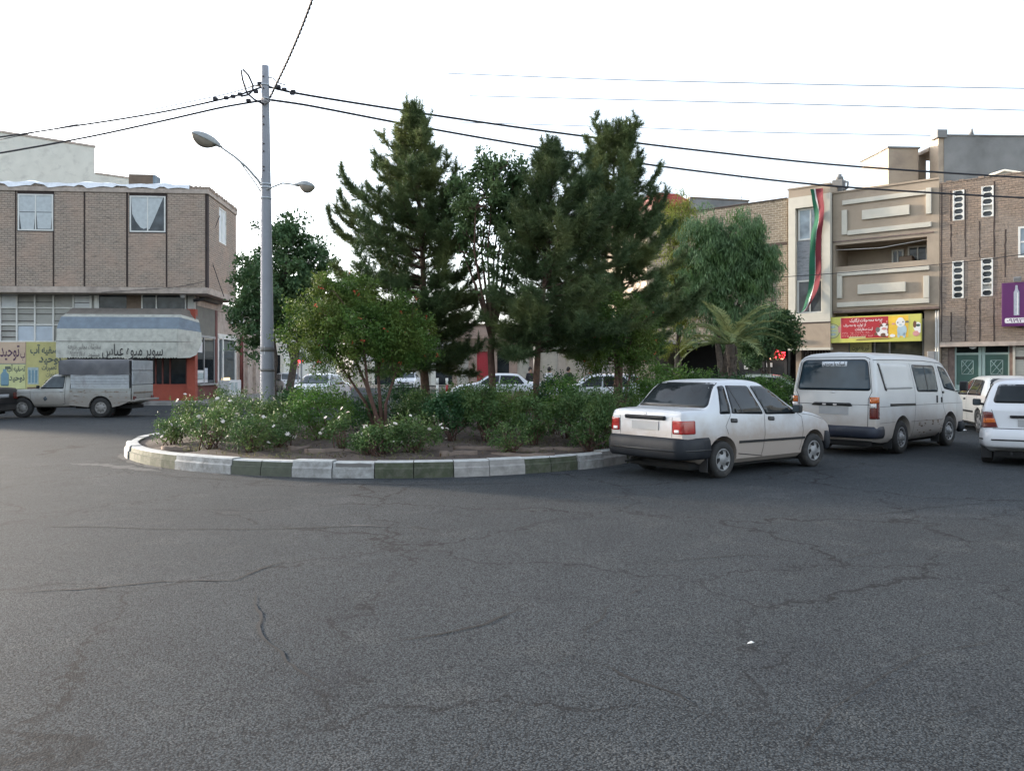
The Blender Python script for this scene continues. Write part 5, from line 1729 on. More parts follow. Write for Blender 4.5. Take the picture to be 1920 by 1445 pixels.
pv = MB()
poly = [(-26, -1.2), (.6, -1.2), (1.0, -1.05), (1.25, -.75), (1.3, -.3), (1.3, 24), (-26, 24)]
pv.prism(poly, 0.0, .15, M['concrete'], 'z')
po = pv.build('pavement'); po.location = A.world(0, 0); po.rotation_euler = (0, 0, A.a); po['kind'] = 'structure'
F = Frame(11.86, 34.94, -40.4)
M['travertine'] = mat_plain('beige_stone_cladding', (0.365, 0.295, 0.22), .75, var=.10, vscale=1.2, dirt=(.24, .19, .15), dirt_amt=.4, dscale=.8)
M['travertine_band'] = mat_plain('cream_stone_trim', (0.55, 0.52, 0.44), .7, var=.05)
M['tile_grey'] = mat_brick('grey_stone_tile', (.34, .35, .37), (.30, .31, .33), (.26, .27, .28), .5, .16, .006, bstr=.2)
M['brick_brown'] = mat_brick('brown_brick', (0.33, 0.25, 0.19), (0.27, 0.215, 0.17), (0.20, 0.165, 0.14), .22, .085, .011, stain=(0.32, 0.28, 0.24), stain_amt=.7, bstr=.9)
M['brick_yellow'] = mat_brick('yellow_brick', (0.23, 0.195, 0.145), (0.19, 0.165, 0.125), (0.33, 0.30, 0.25), .26, .10, .018, bstr=.5)
M['cement'] = mat_plain('grey_cement_render', (0.20, 0.20, 0.195), .95, var=.22, vscale=.8, dirt=(.27, .27, .265), dirt_amt=.6, dscale=.7)
M['stone_brown'] = mat_plain('brown_stone_slab', (0.17, 0.12, 0.10), .6, var=.3, vscale=8)
M['door_green'] = mat_plain('green_metal_door', (0.055, 0.115, 0.092), .45, var=.12)
M['door_mint'] = mat_plain('pale_green_frame', (0.36, 0.46, 0.42), .5, var=.06)
M['shutter_white'] = mat_plain('white_roll_shutter', (0.50, 0.47, 0.40), .55, .2, var=.08, dirt=(.36, .33, .28), dirt_amt=.4)
M['flag_green'] = mat_plain('green_cloth', (0.014, 0.11, 0.055), .85, var=.15)
M['flag_white'] = mat_plain('white_cloth', (0.62, 0.62, 0.60), .85, var=.08)
M['flag_red'] = mat_plain('red_cloth', (0.15, 0.016, 0.026), .85, var=.15)
M['sign_red'] = mat_plain('printed_red', (0.40, 0.024, 0.035), .45, var=.06)
M['sign_lime'] = mat_plain('printed_lime_yellow', (0.60, 0.58, 0.13), .45, var=.06)
M['sign_gold'] = mat_plain('printed_gold', (0.80, 0.52, 0.05), .45, var=.1)
M['print_white'] = mat_plain('printed_white', (0.80, 0.78, 0.76), .45, var=.03)
M['print_blue'] = mat_plain('printed_pale_blue', (0.42, 0.55, 0.62), .45, var=.08)
M['print_pink'] = mat_plain('printed_pink', (0.62, 0.30, 0.28), .45)
M['print_brown'] = mat_plain('printed_brown', (0.16, 0.075, 0.045), .45)
M['sign_purple'] = mat_plain('purple_sign', (0.10, 0.012, 0.105), .4, var=.06)
M['pen_silver'] = mat_plain('printed_silver', (0.40, 0.42, 0.47), .4, var=.2, vscale=12)
M['neon_red'] = mat_emit('red_neon', (1.0, .03, .04), 1.6)
M['lamp_lit'] = mat_emit('warm_counter_light', (1.0, .42, .25), .7)
M['panel_glass'] = mat_glass_dark('pale_reflecting_glass', (0.20, 0.23, 0.25), .08)
M['glass_shop'] = mat_glass_dark('shop_glass', (0.055, 0.055, 0.04), .06)
M['sign_redroof'] = mat_plain('red_roof_sheet', (0.34, 0.05, 0.035), .6, var=.1, vscale=12)
M['paper'] = mat_plain('white_paper', (0.50, 0.52, 0.52), .8)

bF = F.thing('stone_building', 'three storey beige stone building with cream trims, balcony and flag', 'building')
ZP, ZB = 9.28, 8.92
xb0, xb1 = F.xz(1478, 500, -.3)[0], F.xz(1556.5, 500, -.3)[0]
xE = F.xz(1761.5, 500)[0]
z_bay0 = F.xz(1515, 604, -.3)[1]
w = MB()
bx0, bx1, bz0, bz1 = F.rect(1566, 497, 1738, 453)
bz0 = F.xz(1650, 494)[1]; bz1 = F.xz(1650, 452)[1]
zsof = F.xz(1660, 583)[1]
w.wall(xb1 + .01, xE, zsof, ZB, [(bx0, bx1, bz0, bz1)], 0, .3, M['travertine'])
w.box((xb1, .3, zsof), (xE, 1.4, zsof + .2), M['travertine'])
w.box((xb1, .3, bz1), (xE, 1.9, bz1 + .2), M['travertine'])
w.box((bx0 - .2, .3, bz0 - .2), (bx1 + .2, 1.7, bz0), M['travertine'])
w.box((xb1, 1.7, zsof + .2), (xE, 2.0, ZB - .5), M['travertine'])
w.box((bx0 - .25, .3, bz0), (bx0 - .05, 1.7, bz1), M['travertine']); w.box((bx1 + .05, .3, bz0), (bx1 + .25, 1.7, bz1), M['travertine'])
w.box((0, 2.0, 0.1), (xE, 11, ZB - .3), M['travertine'])
w.box((xE - .25, .3, zsof), (xE, 2.0, ZB), M['travertine'])
w.build('wall', bF)
s_ = MB(); s_.box((xb1 + .01, -.035, zsof - .001), (xE - .01, 0, zsof + .09), M['stone_brown']); s_.box((xb1 + .01, -.03, zsof + .16), (xE - .01, 0, zsof + .19), M['travertine'])
s_.build('string_course', bF); s_ = MB(); zq = bz1 + .12; s_.box((bx0 - .1, -.03, zq), (bx1 + .25, 0, zq + .05), M['stone_brown']); s_.build('string_course', bF)
cp = MB(); cp.box((xb1, -.05, ZB), (xE, .35, ZB + .07), M['travertine']); cp.box((xb0 - .03, -.34, ZP), (xb1 + .03, 2.0, ZP + .06), M['travertine']); cp.build('coping', bF)
wx0, wx1 = F.xz(1491, 450, -.3)[0], F.xz(1541, 450, -.3)[0]
zt_ = F.xz(1515, 388, -.3)[1]; zb_in = F.xz(1515, 587, -.3)[1]; z_fr1 = F.xz(1515, 367, -.3)[1]
b = MB()
b.wall(xb0, xb1, z_bay0, z_fr1, [(wx0, wx1, zb_in, zt_)], -.30, -.06, M['travertine_band'])
b.build('cream_surround', bF)
b = MB(); b.box((xb0, -.30, z_fr1), (xb1, 2.0, ZP), M['travertine']); b.box((xb0 + .02, -.06, 3.15), (xb1 - .02, 2.0, z_fr1), M['travertine'])
b.box((xb0, -.28, F.xz(1515, 652, -.3)[1]), (xb1, -.06, z_bay0 - .05), M['travertine']); b.box((xb0, -.30, z_bay0 - .05), (xb1, -.06, z_bay0), M['slot'])
b.box((xb0 - .01, -.32, F.xz(1515, 655, -.3)[1] - .03), (xb1 + .02, 0, F.xz(1515, 652, -.3)[1]), M['travertine_band'])
b.build('bay_wall', bF)
b = MB(); z1_ = F.xz(1515, 451, -.1)[1]; z2_ = F.xz(1515, 524, -.1)[1]
b.box((wx0, -.10, z2_), (wx1, -.055, z1_), M['tile_grey']); b.build('tiled_panel', bF)
window(bF, wx0 + .06, wx1 - .02, z1_ + .02, zt_ - .02, -.13, 2, 1, gm='panel_glass', fw=.07)
window(bF, wx0 + .02, wx1 - .02, zb_in, z2_ - .02, -.13, 2, 1, gm='window_glass', fw=.07)
def bars(rows):
    for (pa, pb, ta, tb) in rows:
        xa, _ = F.xz(pa, 400, -.08); xb_, _ = F.xz(pb, 400, -.08)
        za = F.xz((pa + pb) / 2, tb, -.08)[1]; zc = F.xz((pa + pb) / 2, ta, -.08)[1]
        p = MB(); p.box((xa, -.09, za), (xb_, 0, zc), M['travertine_band'], None, .01); p.build('cream_bar', bF)
bars([(1579, 1735.5, 366, 374.5), (1736, 1746, 352, 401), (1578, 1588, 394, 440), (1588.5, 1746, 424, 433), (1616, 1705, 389, 407),
      (1570, 1742, 504, 512), (1731, 1742, 517, 558), (1569, 1578.5, 514, 559), (1569, 1742, 563, 572), (1608, 1698, 531, 549)])
wy = 1.62
for (pa, pb, ta, tb) in ((1672, 1694, 467, 490), (1702, 1739, 459, 489)):
    xa, xb_, za, zc = F.rect(pa, ta, pb, tb, wy)
    window(bF, xa, xb_, bz0 + .05, zc, wy, 2, 1, gm='window_glass', fw=.06, depth=.07)
p = MB(); p.tube([(bx0 + .0, .1, bz1 - .18), ((bx0 + bx1) / 2, .1, bz1 - .26), (bx1, .1, bz1 - .10)], .012, M['white_frame'], 6); p.build('clothes_line', bF)
p = MB(); p.box((bx0 + 2.2, 1.0, bz0), (bx0 + 2.7, 1.4, bz0 + .35), M['brown_board'], None, .03); p.build('balcony_box', bF)
g_ = MB()
xp0, xp1 = F.xz(1557, 650, .5)[0], F.xz(1590, 650, .5)[0]
g_.box((xp0, .5, .1), (xp1, .9, zsof), M['travertine'])
xq0 = F.xz(1733, 650, .25)[0]
g_.box((xq0, .25, .1), (xE, .9, zsof), M['travertine'])
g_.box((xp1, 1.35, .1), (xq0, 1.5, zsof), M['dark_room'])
g_.box((xb0, .9, .1), (xp0, 1.1, 3.2), M['slot'])
g_.box((xb0, .55, .1), (F.xz(1502, 690, .55)[0], .9, 3.2), M['travertine'])
g_.build('ground_floor', bF)
f = MB()
xs1, xs2 = xp1, xq0
zt3 = F.xz(1660, 600, .6)[1]
for px in (1592, 1640, 1668, 1731):
    x = F.xz(px, 650, .6)[0]; f.box((x - .03, .6, .3), (x + .03, .66, zt3), M['grey_metal'])
f.box((xs1, .6, .15), (xs2, .7, .45), M['travertine'])
fo = f.build('shop_window', bF)
p = MB(); p.box((xs1, .63, .45), (xs2, .645, zt3), M['glass_shop']); p.build('pane', fo)
for (pa, pb, ta, tb, mm) in ((1655, 1672, 640, 655, 'sign_gold'), (1664, 1683, 655, 680, 'print_white'), (1698, 1714, 641, 653, 'paper'), (1702, 1728, 655, 690, 'ink_black'), (1684, 1698, 658, 690, 'brown_board')):
    q = F.rect(pa, ta, pb, tb, 1.0); p = MB(); p.box((q[0], 1.0, q[2]), (q[1], 1.15, q[3]), M[mm]); p.build('shop_goods', fo)
q = F.rect(1594, 641, 1634, 690, .59)
t = F.thing('shop_poster', 'yellow poster with black Persian writing in the shop window under the farm sign', 'poster', None, (q[0] + q[1]) / 2, .585, q[2])
w_, h = q[1] - q[0], q[3] - q[2]
p = MB(); p.box((-w_ / 2, 0, 0), (w_ / 2, .012, h), M['sign_yellow']); p.build('sheet', t)
lettering('شیر به صورت', h * .20, M['ink_black'], t, 0, -.004, h * .70, w_ * .8, 'C', .012)
lettering('فروش', h * .20, M['ink_black'], t, 0, -.004, h * .33, w_ * .5, 'C', .012)
gt = MB()
xg0, xg1 = F.xz(1503, 690, .62)[0], F.xz(1556, 690, .55)[0]
for i in range(11):
    x = xg0 + (xg1 - xg0) * i / 10; gt.box((x - .012, .70, .15), (x + .012, .73, 2.75), M['ink_faded'])
cxg = (xg0 + xg1) / 2
for rr in (.62, .50): gt.tube([(cxg + rr * math.cos(a), .69, 2.1 + rr * math.sin(a)) for a in np.linspace(0, math.pi, 16)], .018, M['ink_faded'], 6)
gt.box((xg0, .69, 2.7), (xg1, .74, 2.78), M['ink_faded']); gt.build('iron_gate', bF)
for px, yy in ((1755, .15), (1759.5, .12)):
    x = F.xz(px, 600, yy)[0]; p = MB(); p.tube([(x, yy, .3), (x, yy, zsof - .05)], .035, M['white_frame'], 8); p.build('gas_pipe', bF)
p = MB(); x = F.xz(1746, 668, .1)[0]; z = F.xz(1746, 668, .1)[1]; p.box((x - .14, .05, z - .2), (x + .14, .25, z + .2), M['grey_metal'], None, .02); p.build('gas_meter', bF)

fl = F.thing('hanging_flag', 'long green white and red cloth ribbon hung down the bay windows', 'flag')
path = [(1527, 354), (1530, 372), (1534, 392), (1536, 412), (1531, 440), (1529, 470), (1528, 505), (1524, 540), (1517, 565), (1508, 583), (1500, 587)]
P3 = []
for (px, py) in path:
    x, z = F.xz(px, py, -.42); P3.append((x, z))
P3 = np.array(P3); tt = np.arange(len(P3)); tq = np.linspace(0, len(P3) - 1, 60)
cx = pchip(tt, P3[:, 0], tq); cz = pchip(tt, P3[:, 1], tq)
wg = pchip(tt, np.array([.13, .14, .18, .21, .22, .22, .22, .20, .14, .08, .04]), tq)
wr = pchip(tt, np.array([.30, .28, .24, .20, .20, .22, .25, .24, .10, .03, .01]), tq)
ww = pchip(tt, np.array([.06, .06, .03, .015, .01, .01, .01, .03, .06, .05, .02]), tq)
for (nm, m_, a, b_, ph) in (('green_band', 'flag_green', lambda i: -wg[i] - ww[i] / 2, lambda i: -ww[i] / 2, 0), ('white_band', 'flag_white', lambda i: -ww[i] / 2, lambda i: ww[i] / 2, 1), ('red_band', 'flag_red', lambda i: ww[i] / 2, lambda i: ww[i] / 2 + wr[i], 2)):
    b = MB(); vs, fs = [], []
    for i in range(60):
        for k in range(6):
            s = k / 5; x = cx[i] + a(i) * (1 - s) + b_(i) * s
            vs.append((x, -.42 + .05 * math.sin(7 * (x - cx[i]) + i * .21) + .03 * math.sin(i * .5 + ph), cz[i]))
    for i in range(59):
        for k in range(5): fs.append((i * 6 + k, (i + 1) * 6 + k, (i + 1) * 6 + k + 1, i * 6 + k + 1))
    b.add(vs, fs, M[m_], True); b.build(nm, fl)

x0, x1 = F.xz(1557, 620, -.22)[0], F.xz(1727, 620, -.22)[0]
z0, z1 = F.xz(1640, 641, -.22)[1], F.xz(1640, 591.5, -.22)[1]
t = F.thing('shop_sign', 'lime and red farm shop sign with lamb and cow pictures on the beige building', 'sign', None, (x0 + x1) / 2, -.22, z0)
w_, h = x1 - x0, z1 - z0
X = lambda u: (u - .5) * w_
Z = lambda v: v * h
p = MB(); p.box((-w_ / 2, 0, 0), (w_ / 2, .16, h), M['sign_lime']); p.build('panel', t)
p = MB(); p.box((X(.127), -.004, Z(.155)), (X(.655), .0, Z(.955)), M['sign_red']); p.build('red_field', t)
p = MB(); p.box((X(.655), -.004, Z(.155)), (X(.87), .0, Z(.955)), M['sign_gold']); p.build('gold_field', t)
p = MB(); p.box((X(.119), -.003, Z(.155)), (X(.127), 0, Z(.955)), M['print_pink']); p.box((X(.87), -.003, Z(.155)), (X(.875), 0, Z(.955)), M['sign_paleyellow']); p.build('thin_border', t)
lettering('عرضه محصولات ارگانیک', h * .115, M['print_white'], t, X(.595), -.008, Z(.79), w_ * .37, 'R', .014)
lettering('از تولید به مصرف', h * .105, M['print_white'], t, X(.41), -.008, Z(.62), w_ * .255, 'R', .012)
lettering('ثبت سفارشات', h * .105, M['print_white'], t, X(.485), -.008, Z(.455), w_ * .20, 'R', .014)
lettering('۰۹۹۰ ۳۳۳۹ ۶۵۰  ۲۱۹۱', h * .075, M['print_pink'], t, X(.46), -.008, Z(.325), w_ * .32, 'R', .012)
lettering('ایتا ۰۹۹۲ ۳۳۳۲ ۳۳۵', h * .075, M['print_pink'], t, X(.485), -.008, Z(.215), w_ * .345, 'R', .012)
p = MB(); p.box((X(.215), -.006, Z(.165)), (X(.405), -.002, Z(.215)), M['sign_paleyellow']); p.build('caption_strip', t)
p = MB(); p.prism(rpoly([(X(.29), Z(.075)), (X(.66), Z(.105)), (X(.71), Z(.14)), (X(.31), Z(.115))], .01), -.005, -.001, M['print_brown'], 'y'); p.build('caption_strip', t)

def blob(mb, u, v, ru, rv, m, dep, n=20, wob=0.0):
    mb.prism([(X(u) + ru * h * math.cos(a) * (1 + wob * math.sin(5 * a)), Z(v) + rv * h * math.sin(a) * (1 + wob * math.sin(5 * a))) for a in np.linspace(0, 2 * math.pi, n, endpoint=False)], dep - .002, dep, M[m], 'y')
lam = MB()                                            # plain printed lamb
for (u, v, ru, rv, m_, d_) in ((.80, .42, .17, .22, 'print_blue', -.006), (.765, .24, .05, .10, 'print_blue', -.006), (.825, .23, .05, .10, 'print_blue', -.006), (.785, .70, .16, .16, 'print_white', -.009), (.71, .66, .06, .035, 'print_pink', -.008), (.855, .72, .06, .04, 'ink_faded', -.008),
                              (.785, .83, .10, .06, 'print_white', -.011), (.757, .70, .020, .028, 'ink_black', -.013), (.812, .72, .020, .028, 'ink_black', -.013), (.785, .62, .05, .03, 'print_blue', -.013), (.70, .22, .10, .06, 'print_white', -.007)):
    blob(lam, u, v, ru, rv, m_, d_)
lam.build('printed_lamb', t)
cow = MB()                                            # plain printed cow
for (u, v, ru, rv, m_, d_) in ((.585, .38, .20, .17, 'print_white', -.007), (.54, .46, .08, .10, 'ink_faded', -.009), (.61, .56, .13, .14, 'print_white', -.010), (.575, .62, .06, .05, 'print_brown', -.011), (.645, .64, .05, .04, 'print_brown', -.011), (.61, .49, .09, .05, 'print_pink', -.012),
                              (.59, .60, .016, .022, 'ink_black', -.014), (.63, .61, .016, .022, 'ink_black', -.014), (.60, .25, .10, .08, 'print_brown', -.008), (.64, .27, .05, .06, 'print_white', -.009), (.52, .30, .06, .06, 'print_brown', -.009), (.58, .74, .02, .05, 'print_pink', -.009), (.64, .75, .02, .05, 'print_pink', -.009)):
    blob(cow, u, v, ru, rv, m_, d_)
cow.build('printed_cow', t)
rd_ = MB()
for (u, v, ru, rv, m_, d_) in ((.965, .52, .14, .18, 'print_white', -.006), (.935, .62, .06, .13, 'print_brown', -.007), (.97, .58, .07, .05, 'door_green', -.008), (.95, .28, .12, .10, 'print_pink', -.008), (.985, .36, .05, .06, 'print_white', -.009)):
    rd_.prism([(min(X(u) + ru * h * math.cos(a), w_ / 2 - .01), Z(v) + rv * h * math.sin(a)) for a in np.linspace(0, 2 * math.pi, 20, endpoint=False)], d_ - .002, d_, M[m_], 'y')
rd_.build('printed_animal', t)
lg = MB()
lg.prism([(max(X(.02) + .30 * h * math.cos(a), -w_ / 2 + .01), Z(.46) + .29 * h * math.sin(a)) for a in np.linspace(0, 2 * math.pi, 28, endpoint=False)], -.004, -.001, M['ink_faded'], 'y')
lg.prism([(max(X(.02) + .28 * h * math.cos(a), -w_ / 2 + .012), Z(.46) + .27 * h * math.sin(a)) for a in np.linspace(0, 2 * math.pi, 28, endpoint=False)], -.006, -.004, M['sign_paleyellow'], 'y')
for (u, v, ru, rv) in ((.03, .62, .10, .05), (.04, .47, .13, .03), (.03, .33, .12, .05)): blob(lg, u, v, ru, rv, 'print_grey', -.008)
blob(lg, .105, .52, .05, .14, 'print_pink', -.005, wob=.2)
lg.build('round_emblem', t)

ch = F.thing('roof_vent', 'pale grey vent chimney on the beige building roof', 'chimney', None, F.xz(1574, 345, .8)[0], .8, ZB - .3)
b = MB(); b.box((-.26, -.2, 0), (.20, .2, F.xz(1574, 338, .8)[1] - ZB + .3), M['cement'], None, .03); b.build('stack', ch)
b = MB(); b.lathe([(.16, 0), (.16, .12), (.09, .16), (.09, .24), (0, .24)], M['cement'], 12, 'z', True, Matrix.Translation((0, 0, F.xz(1574, 338, .8)[1] - ZB + .3)))
b.tube([(.22, -.1, .55), (.36, -.1, .62), (.38, -.1, .85), (.26, -.1, .9)], .05, M['cement'], 8); b.build('cowl', ch)

Rf = Frame((1666 - 960) / FPX * 36.3, 36.3, 4.0)
rr_ = Rf.thing('roof_room', 'beige rooftop stair room with one side caught by evening sun', 'rooftop room')
xr1, zr = Rf.xz(1722, 279)
b = MB(); b.box((0, 0, 7.5), (xr1, 2.4, zr), M['travertine']); b.build('wall', rr_)
b = MB(); b.box((-.06, -.06, zr), (xr1 + .06, 2.5, zr + .07), M['cement']); b.build('roof', rr_)
Tw = Frame((1760 - 960) / FPX * 35.5, 35.5, 2.0)
tw_ = Tw.thing('cement_tower', 'grey cement rendered block rising behind the brown brick building', 'building')
zt = Tw.xz(1800, 255)[1]; zs_ = Tw.xz(1760, 268)[1]
b = MB(); b.box((.24, 0, 4), (9, .3, zt), M['cement']); b.box((0, .02, 4), (.24, .72, zt - .02), M['travertine']); b.build('wall', tw_)
b = MB(); b.box((-.02, 1.55, 4), (.3, 2.35, zs_ - .16), M['travertine']); b.build('rear_pier', tw_)
b = MB(); b.box((-.04, .72, zs_ - .16), (2.5, 2.4, zs_), M['travertine']); b.build('roof_slab', tw_)
b = MB(); b.box((-.05, -.05, zt), (9, .35, zt + .05), M['cement']); b.box((-.12, -.12, zt - .1), (.32, .4, zt + .24), M['cement']); b.tube([(1.5, .1, zt), (1.55, .1, zt + .35)], [.14, .03], M['cement'], 6); b.box((4.0, 0, zt), (4.25, .3, zt + .22), M['cement']); b.build('coping', tw_)

bG = F.thing('brown_brick_building', 'brown brick building with narrow lattice windows and green double door at the right edge', 'building')
XG0, XG1 = xE + .02, 13.0
zs0 = F.xz(1830, 649)[1]; zs1 = F.xz(1830, 641)[1]
ZG = 8.72
wins = [(1786.5, 1808, 357, 413), (1840, 1863, 349, 406.5), (1785.5, 1807, 489.5, 559), (1839.5, 1862, 484, 555)]
W_ = []
for (a, b_, c_, d_) in wins:
    xa, xb_ = F.xz(a, c_)[0], F.xz(b_, c_)[0]; za, zc = F.xz((a + b_) / 2, d_)[1], F.xz((a + b_) / 2, c_)[1]; W_.append((xa, xb_, za, zc))
big = (F.xz(1909, 450)[0], F.xz(1950, 450)[0], F.xz(1912, 483)[1], F.xz(1912, 425)[1])
w = MB(); w.wall(XG0, XG1, zs1, ZG, W_ + [big], 0, .3, M['brick_brown']); w.box((XG0, .3, ZG - .4), (XG1, 9, ZG - .3), M['cement']); w.box((XG0, .3, .1), (XG0 + .2, 9, ZG), M['brick_brown']); w.build('wall', bG)
w = MB(); x = XG0; rnd = random.Random(8)
while x < XG1 - .1:
    w.box((x, -.02, ZG), (x + .20, .22, ZG + .07 + rnd.uniform(-.03, .02)), M['brick_brown']); x += .215
w.build('parapet', bG)
for (pa, ta, tb) in ((1783.5, 420, 482), (1783, 358, 415), (1810, 356, 482), (1810.5, 560, 640), (1837, 414, 482), (1837, 560, 640), (1864.5, 340, 482), (1864, 560, 640), (1885, 430, 520), (1783.5, 585, 640), (1765.5, 345, 640)):
    x, za = F.xz(pa, tb); zc = F.xz(pa, ta)[1]; p = MB()
    n = 9; vs = []
    for i in range(n + 1):
        z = za + (zc - za) * i / n; j = rnd.gauss(0, .008); hw = rnd.uniform(.014, .032); vs += [(x - hw + j, -.003, z), (x + hw + j, -.003, z)]
    p.add(vs, [(2 * i, 2 * i + 1, 2 * i + 3, 2 * i + 2) for i in range(n)], M['slot']); p.build('wall_groove', bG)
for i, (xa, xb_, za, zc) in enumerate(W_):
    f = MB()
    fw = .045
    f.box((xa, -.02, za), (xa + fw, .06, zc), M['white_frame']); f.box((xb_ - fw, -.02, za), (xb_, .06, zc), M['white_frame'])
    n = 5 if i < 2 else 6
    hh = (zc - za) / n
    for k in range(n + 1):
        z = za + k * hh; f.box((xa + fw, -.015, max(za, z - .022)), (xb_ - fw, .055, min(zc, z + .022)), M['white_frame'])
    for k in range(n):                                   # cut corners make octagon openings
        z = za + k * hh
        if k == (1 if i % 2 else 99): continue
        cw = (xb_ - xa) * .24
        for sx, sz in ((0, 0), (1, 0), (0, 1), (1, 1)):
            X0 = xa + fw * .6 if sx == 0 else xb_ - fw * .6; Z0 = z + .015 if sz == 0 else z + hh - .015
            p3 = [(X0, Z0), (X0 + (cw if sx == 0 else -cw), Z0), (X0, Z0 + (hh * .36 if sz == 0 else -hh * .36))]
            f.prism(p3, -.012, .05, M['white_frame'], 'y')
    fo = f.build('lattice_window', bG)
    p = MB(); p.box((xa, .07, za), (xb_, .085, zc), M['window_glass']); p.build('pane', fo)
    if i % 2:
        p = MB(); p.box((xa + fw, .060, za + hh + .02), (xb_ - fw, .068, za + 2 * hh - .02), M['panel_pale']); p.build('blanked_pane', fo)
window(bG, *big, -.01, 1, 2, gm='panel_glass', fw=.07)
s_ = MB(); s_.box((XG0, -.06, zs0), (XG1, .9, zs1), M['plaster_tan']); s_.build('floor_slab', bG)
g_ = MB()
xd0, xd1 = F.xz(1790, 690, .35)[0], F.xz(1893, 690, .35)[0]
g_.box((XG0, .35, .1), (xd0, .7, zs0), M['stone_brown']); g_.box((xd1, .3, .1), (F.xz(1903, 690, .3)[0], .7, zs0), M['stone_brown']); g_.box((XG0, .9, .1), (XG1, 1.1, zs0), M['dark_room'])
g_.build('ground_floor', bG)
dr = MB()
zd = F.xz(1840, 663, .4)[1]; ztr = zs0
xm = (xd0 + xd1) / 2
for x in (xd0, xm - .06, xm + .06, xd1 - .001): dr.box((x - .05, .38, .12), (x + .05, .50, ztr), M['door_mint'])
dr.box((xd0, .39, zd - .04), (xd1, .49, zd + .04), M['door_mint'])
do = dr.build('double_door', bG)
p = MB(); p.box((xd0, .46, zd), (xd1, .47, ztr), M['glass']); p.build('transom_pane', do)
for a, b_ in ((xd0 + .05, xm - .11), (xm + .11, xd1 - .05)):
    p = MB(); p.box((a, .42, 1.05), (b_, .46, zd - .04), M['door_green']); p.box((a, .42, .14), (b_, .46, 1.04), M['door_mint']); lo = p.build('door_leaf', do)
    q = MB(); ca, cb_ = a + (b_ - a) * .24, b_ - (b_ - a) * .24; z0_, z1_2 = 1.45, zd - .25
    for (u0, v0, u1, v1) in ((ca, z0_, cb_, z0_), (ca, z1_2, cb_, z1_2), (ca, z0_, ca, z1_2), (cb_, z0_, cb_, z1_2), (ca, z0_, cb_, z1_2), (ca, z1_2, cb_, z0_), ((ca + cb_) / 2, z0_, cb_, (z0_ + z1_2) / 2), (ca, (z0_ + z1_2) / 2, (ca + cb_) / 2, z1_2)):
        q.tube([(u0, .412, v0), (u1, .412, v1)], .014, M['door_mint'], 6)
    q.build('door_lattice', lo)
sh0 = F.xz(1904, 690, .2)[0]
r_ = MB(); z = .15
while z < zs0 - .05:
    r_.box((sh0, .20 + .0, z), (XG1 - 1.0, .24, z + .085), M['shutter_white']); r_.box((sh0, .225, z + .085), (XG1 - 1.0, .26, z + .1), M['shutter_white']); z += .1
r_.box((sh0, .17, F.xz(1912, 671, .2)[1] - .05), (XG1 - 1.0, .25, F.xz(1912, 671, .2)[1] + .05), M['slot']); r_.box((sh0 - .08, .15, .1), (sh0, .3, zs0), M['shutter_white'])
r_.build('roll_shutter', bG)
lm = MB(); x, z = F.xz(1824, 650, .2); lm.lathe([(0, -.09), (.10, -.06), (.13, 0), (0, .02)], M['lamp_white'], 14, 'z', True, Matrix.Translation((x, .2, z))); lm.build('porch_lamp', bG)
gb = F.thing('roof_gable', 'pale concrete gabled hut with a small hole on the brown brick roof', 'rooftop hut', None, F.xz(1887, 340, .6)[0], .6, ZG - .45)
hz = F.xz(1887, 321, .6)[1] - ZG + .45
b = MB(); b.prism([(-.55, 0), (3.2, 0), (3.2, hz + .1), (1.5, hz + .12), (.62, hz - .22), (-.05, hz), (-.55, hz - .12)], 0, 2, M['travertine_band'], 'y'); b.build('wall', gb)
b = MB(); b.tube([(-.6, -.04, hz - .10), (-.05, -.04, hz + .03), (.62, -.04, hz - .20), (1.5, -.04, hz + .15), (3.2, -.04, hz + .13)], .05, M['cream_wall'], 6); b.build('coping', gb)
b = MB(); b.box((.55, -.01, .28), (.80, .02, .62), M['slot']); b.build('vent_opening', gb)
x0, x1 = F.xz(1878, 570, -.35)[0], F.xz(1962, 570, -.35)[0]; z0, z1 = F.xz(1890, 612, -.35)[1], F.xz(1890, 530, -.35)[1]
t = F.thing('purple_sign', 'purple shop sign with a silver pen picture and phone number at the right edge', 'sign', None, x0, -.35, z0)
w_, h = x1 - x0, z1 - z0
p = MB(); p.box((0, 0, 0), (w_, .3, h), M['sign_purple'], None, .015); p.build('panel', t)
xp_ = F.xz(1906, 570, -.35)[0] - x0
p = MB()
p.prism([(xp_ - .085, Z(0) + h * .25), (xp_ + .085, h * .25), (xp_ + .085, h * .78), (xp_ + .045, h * .83), (xp_ + .03, h * .93), (xp_ - .03, h * .93), (xp_ - .045, h * .83), (xp_ - .085, h * .78)], -.006, -.001, M['pen_silver'], 'y')
p.prism([(xp_ + .02, h * .27), (xp_ + .05, h * .27), (xp_ + .05, h * .76), (xp_ + .02, h * .76)], -.009, -.0065, M['print_white'], 'y'); p.build('printed_pen', t)
p = MB(); xa = F.xz(1884, 600, -.35)[0] - x0; p.prism(rpoly([(xa, h * .075), (w_ - .1, h * .075), (w_ - .1, h * .19), (xa, h * .19)], .06), -.006, -.001, M['print_white'], 'y'); po = p.build('number_strip', t)
lettering('۰۹۱۹۳۵۲۴', h * .085, M['sign_purple'], t, xa + .06, -.010, h * .09, w_ * .66, 'L', .014)
fl_ = F.thing('flood_lamp', 'small flood lamp standing above the purple sign', 'lamp', None, F.xz(1908, 523, -.3)[0], -.3, z1)
b = MB(); b.box((-.12, -.1, .04), (.12, .05, .2), M['grey_metal'], Matrix.Rotation(.3, 4, 'X'), .015); b.build('head', fl_)
b = MB(); b.box((-.02, -.02, 0), (.02, .02, .08), M['grey_metal']); b.build('bracket', fl_)

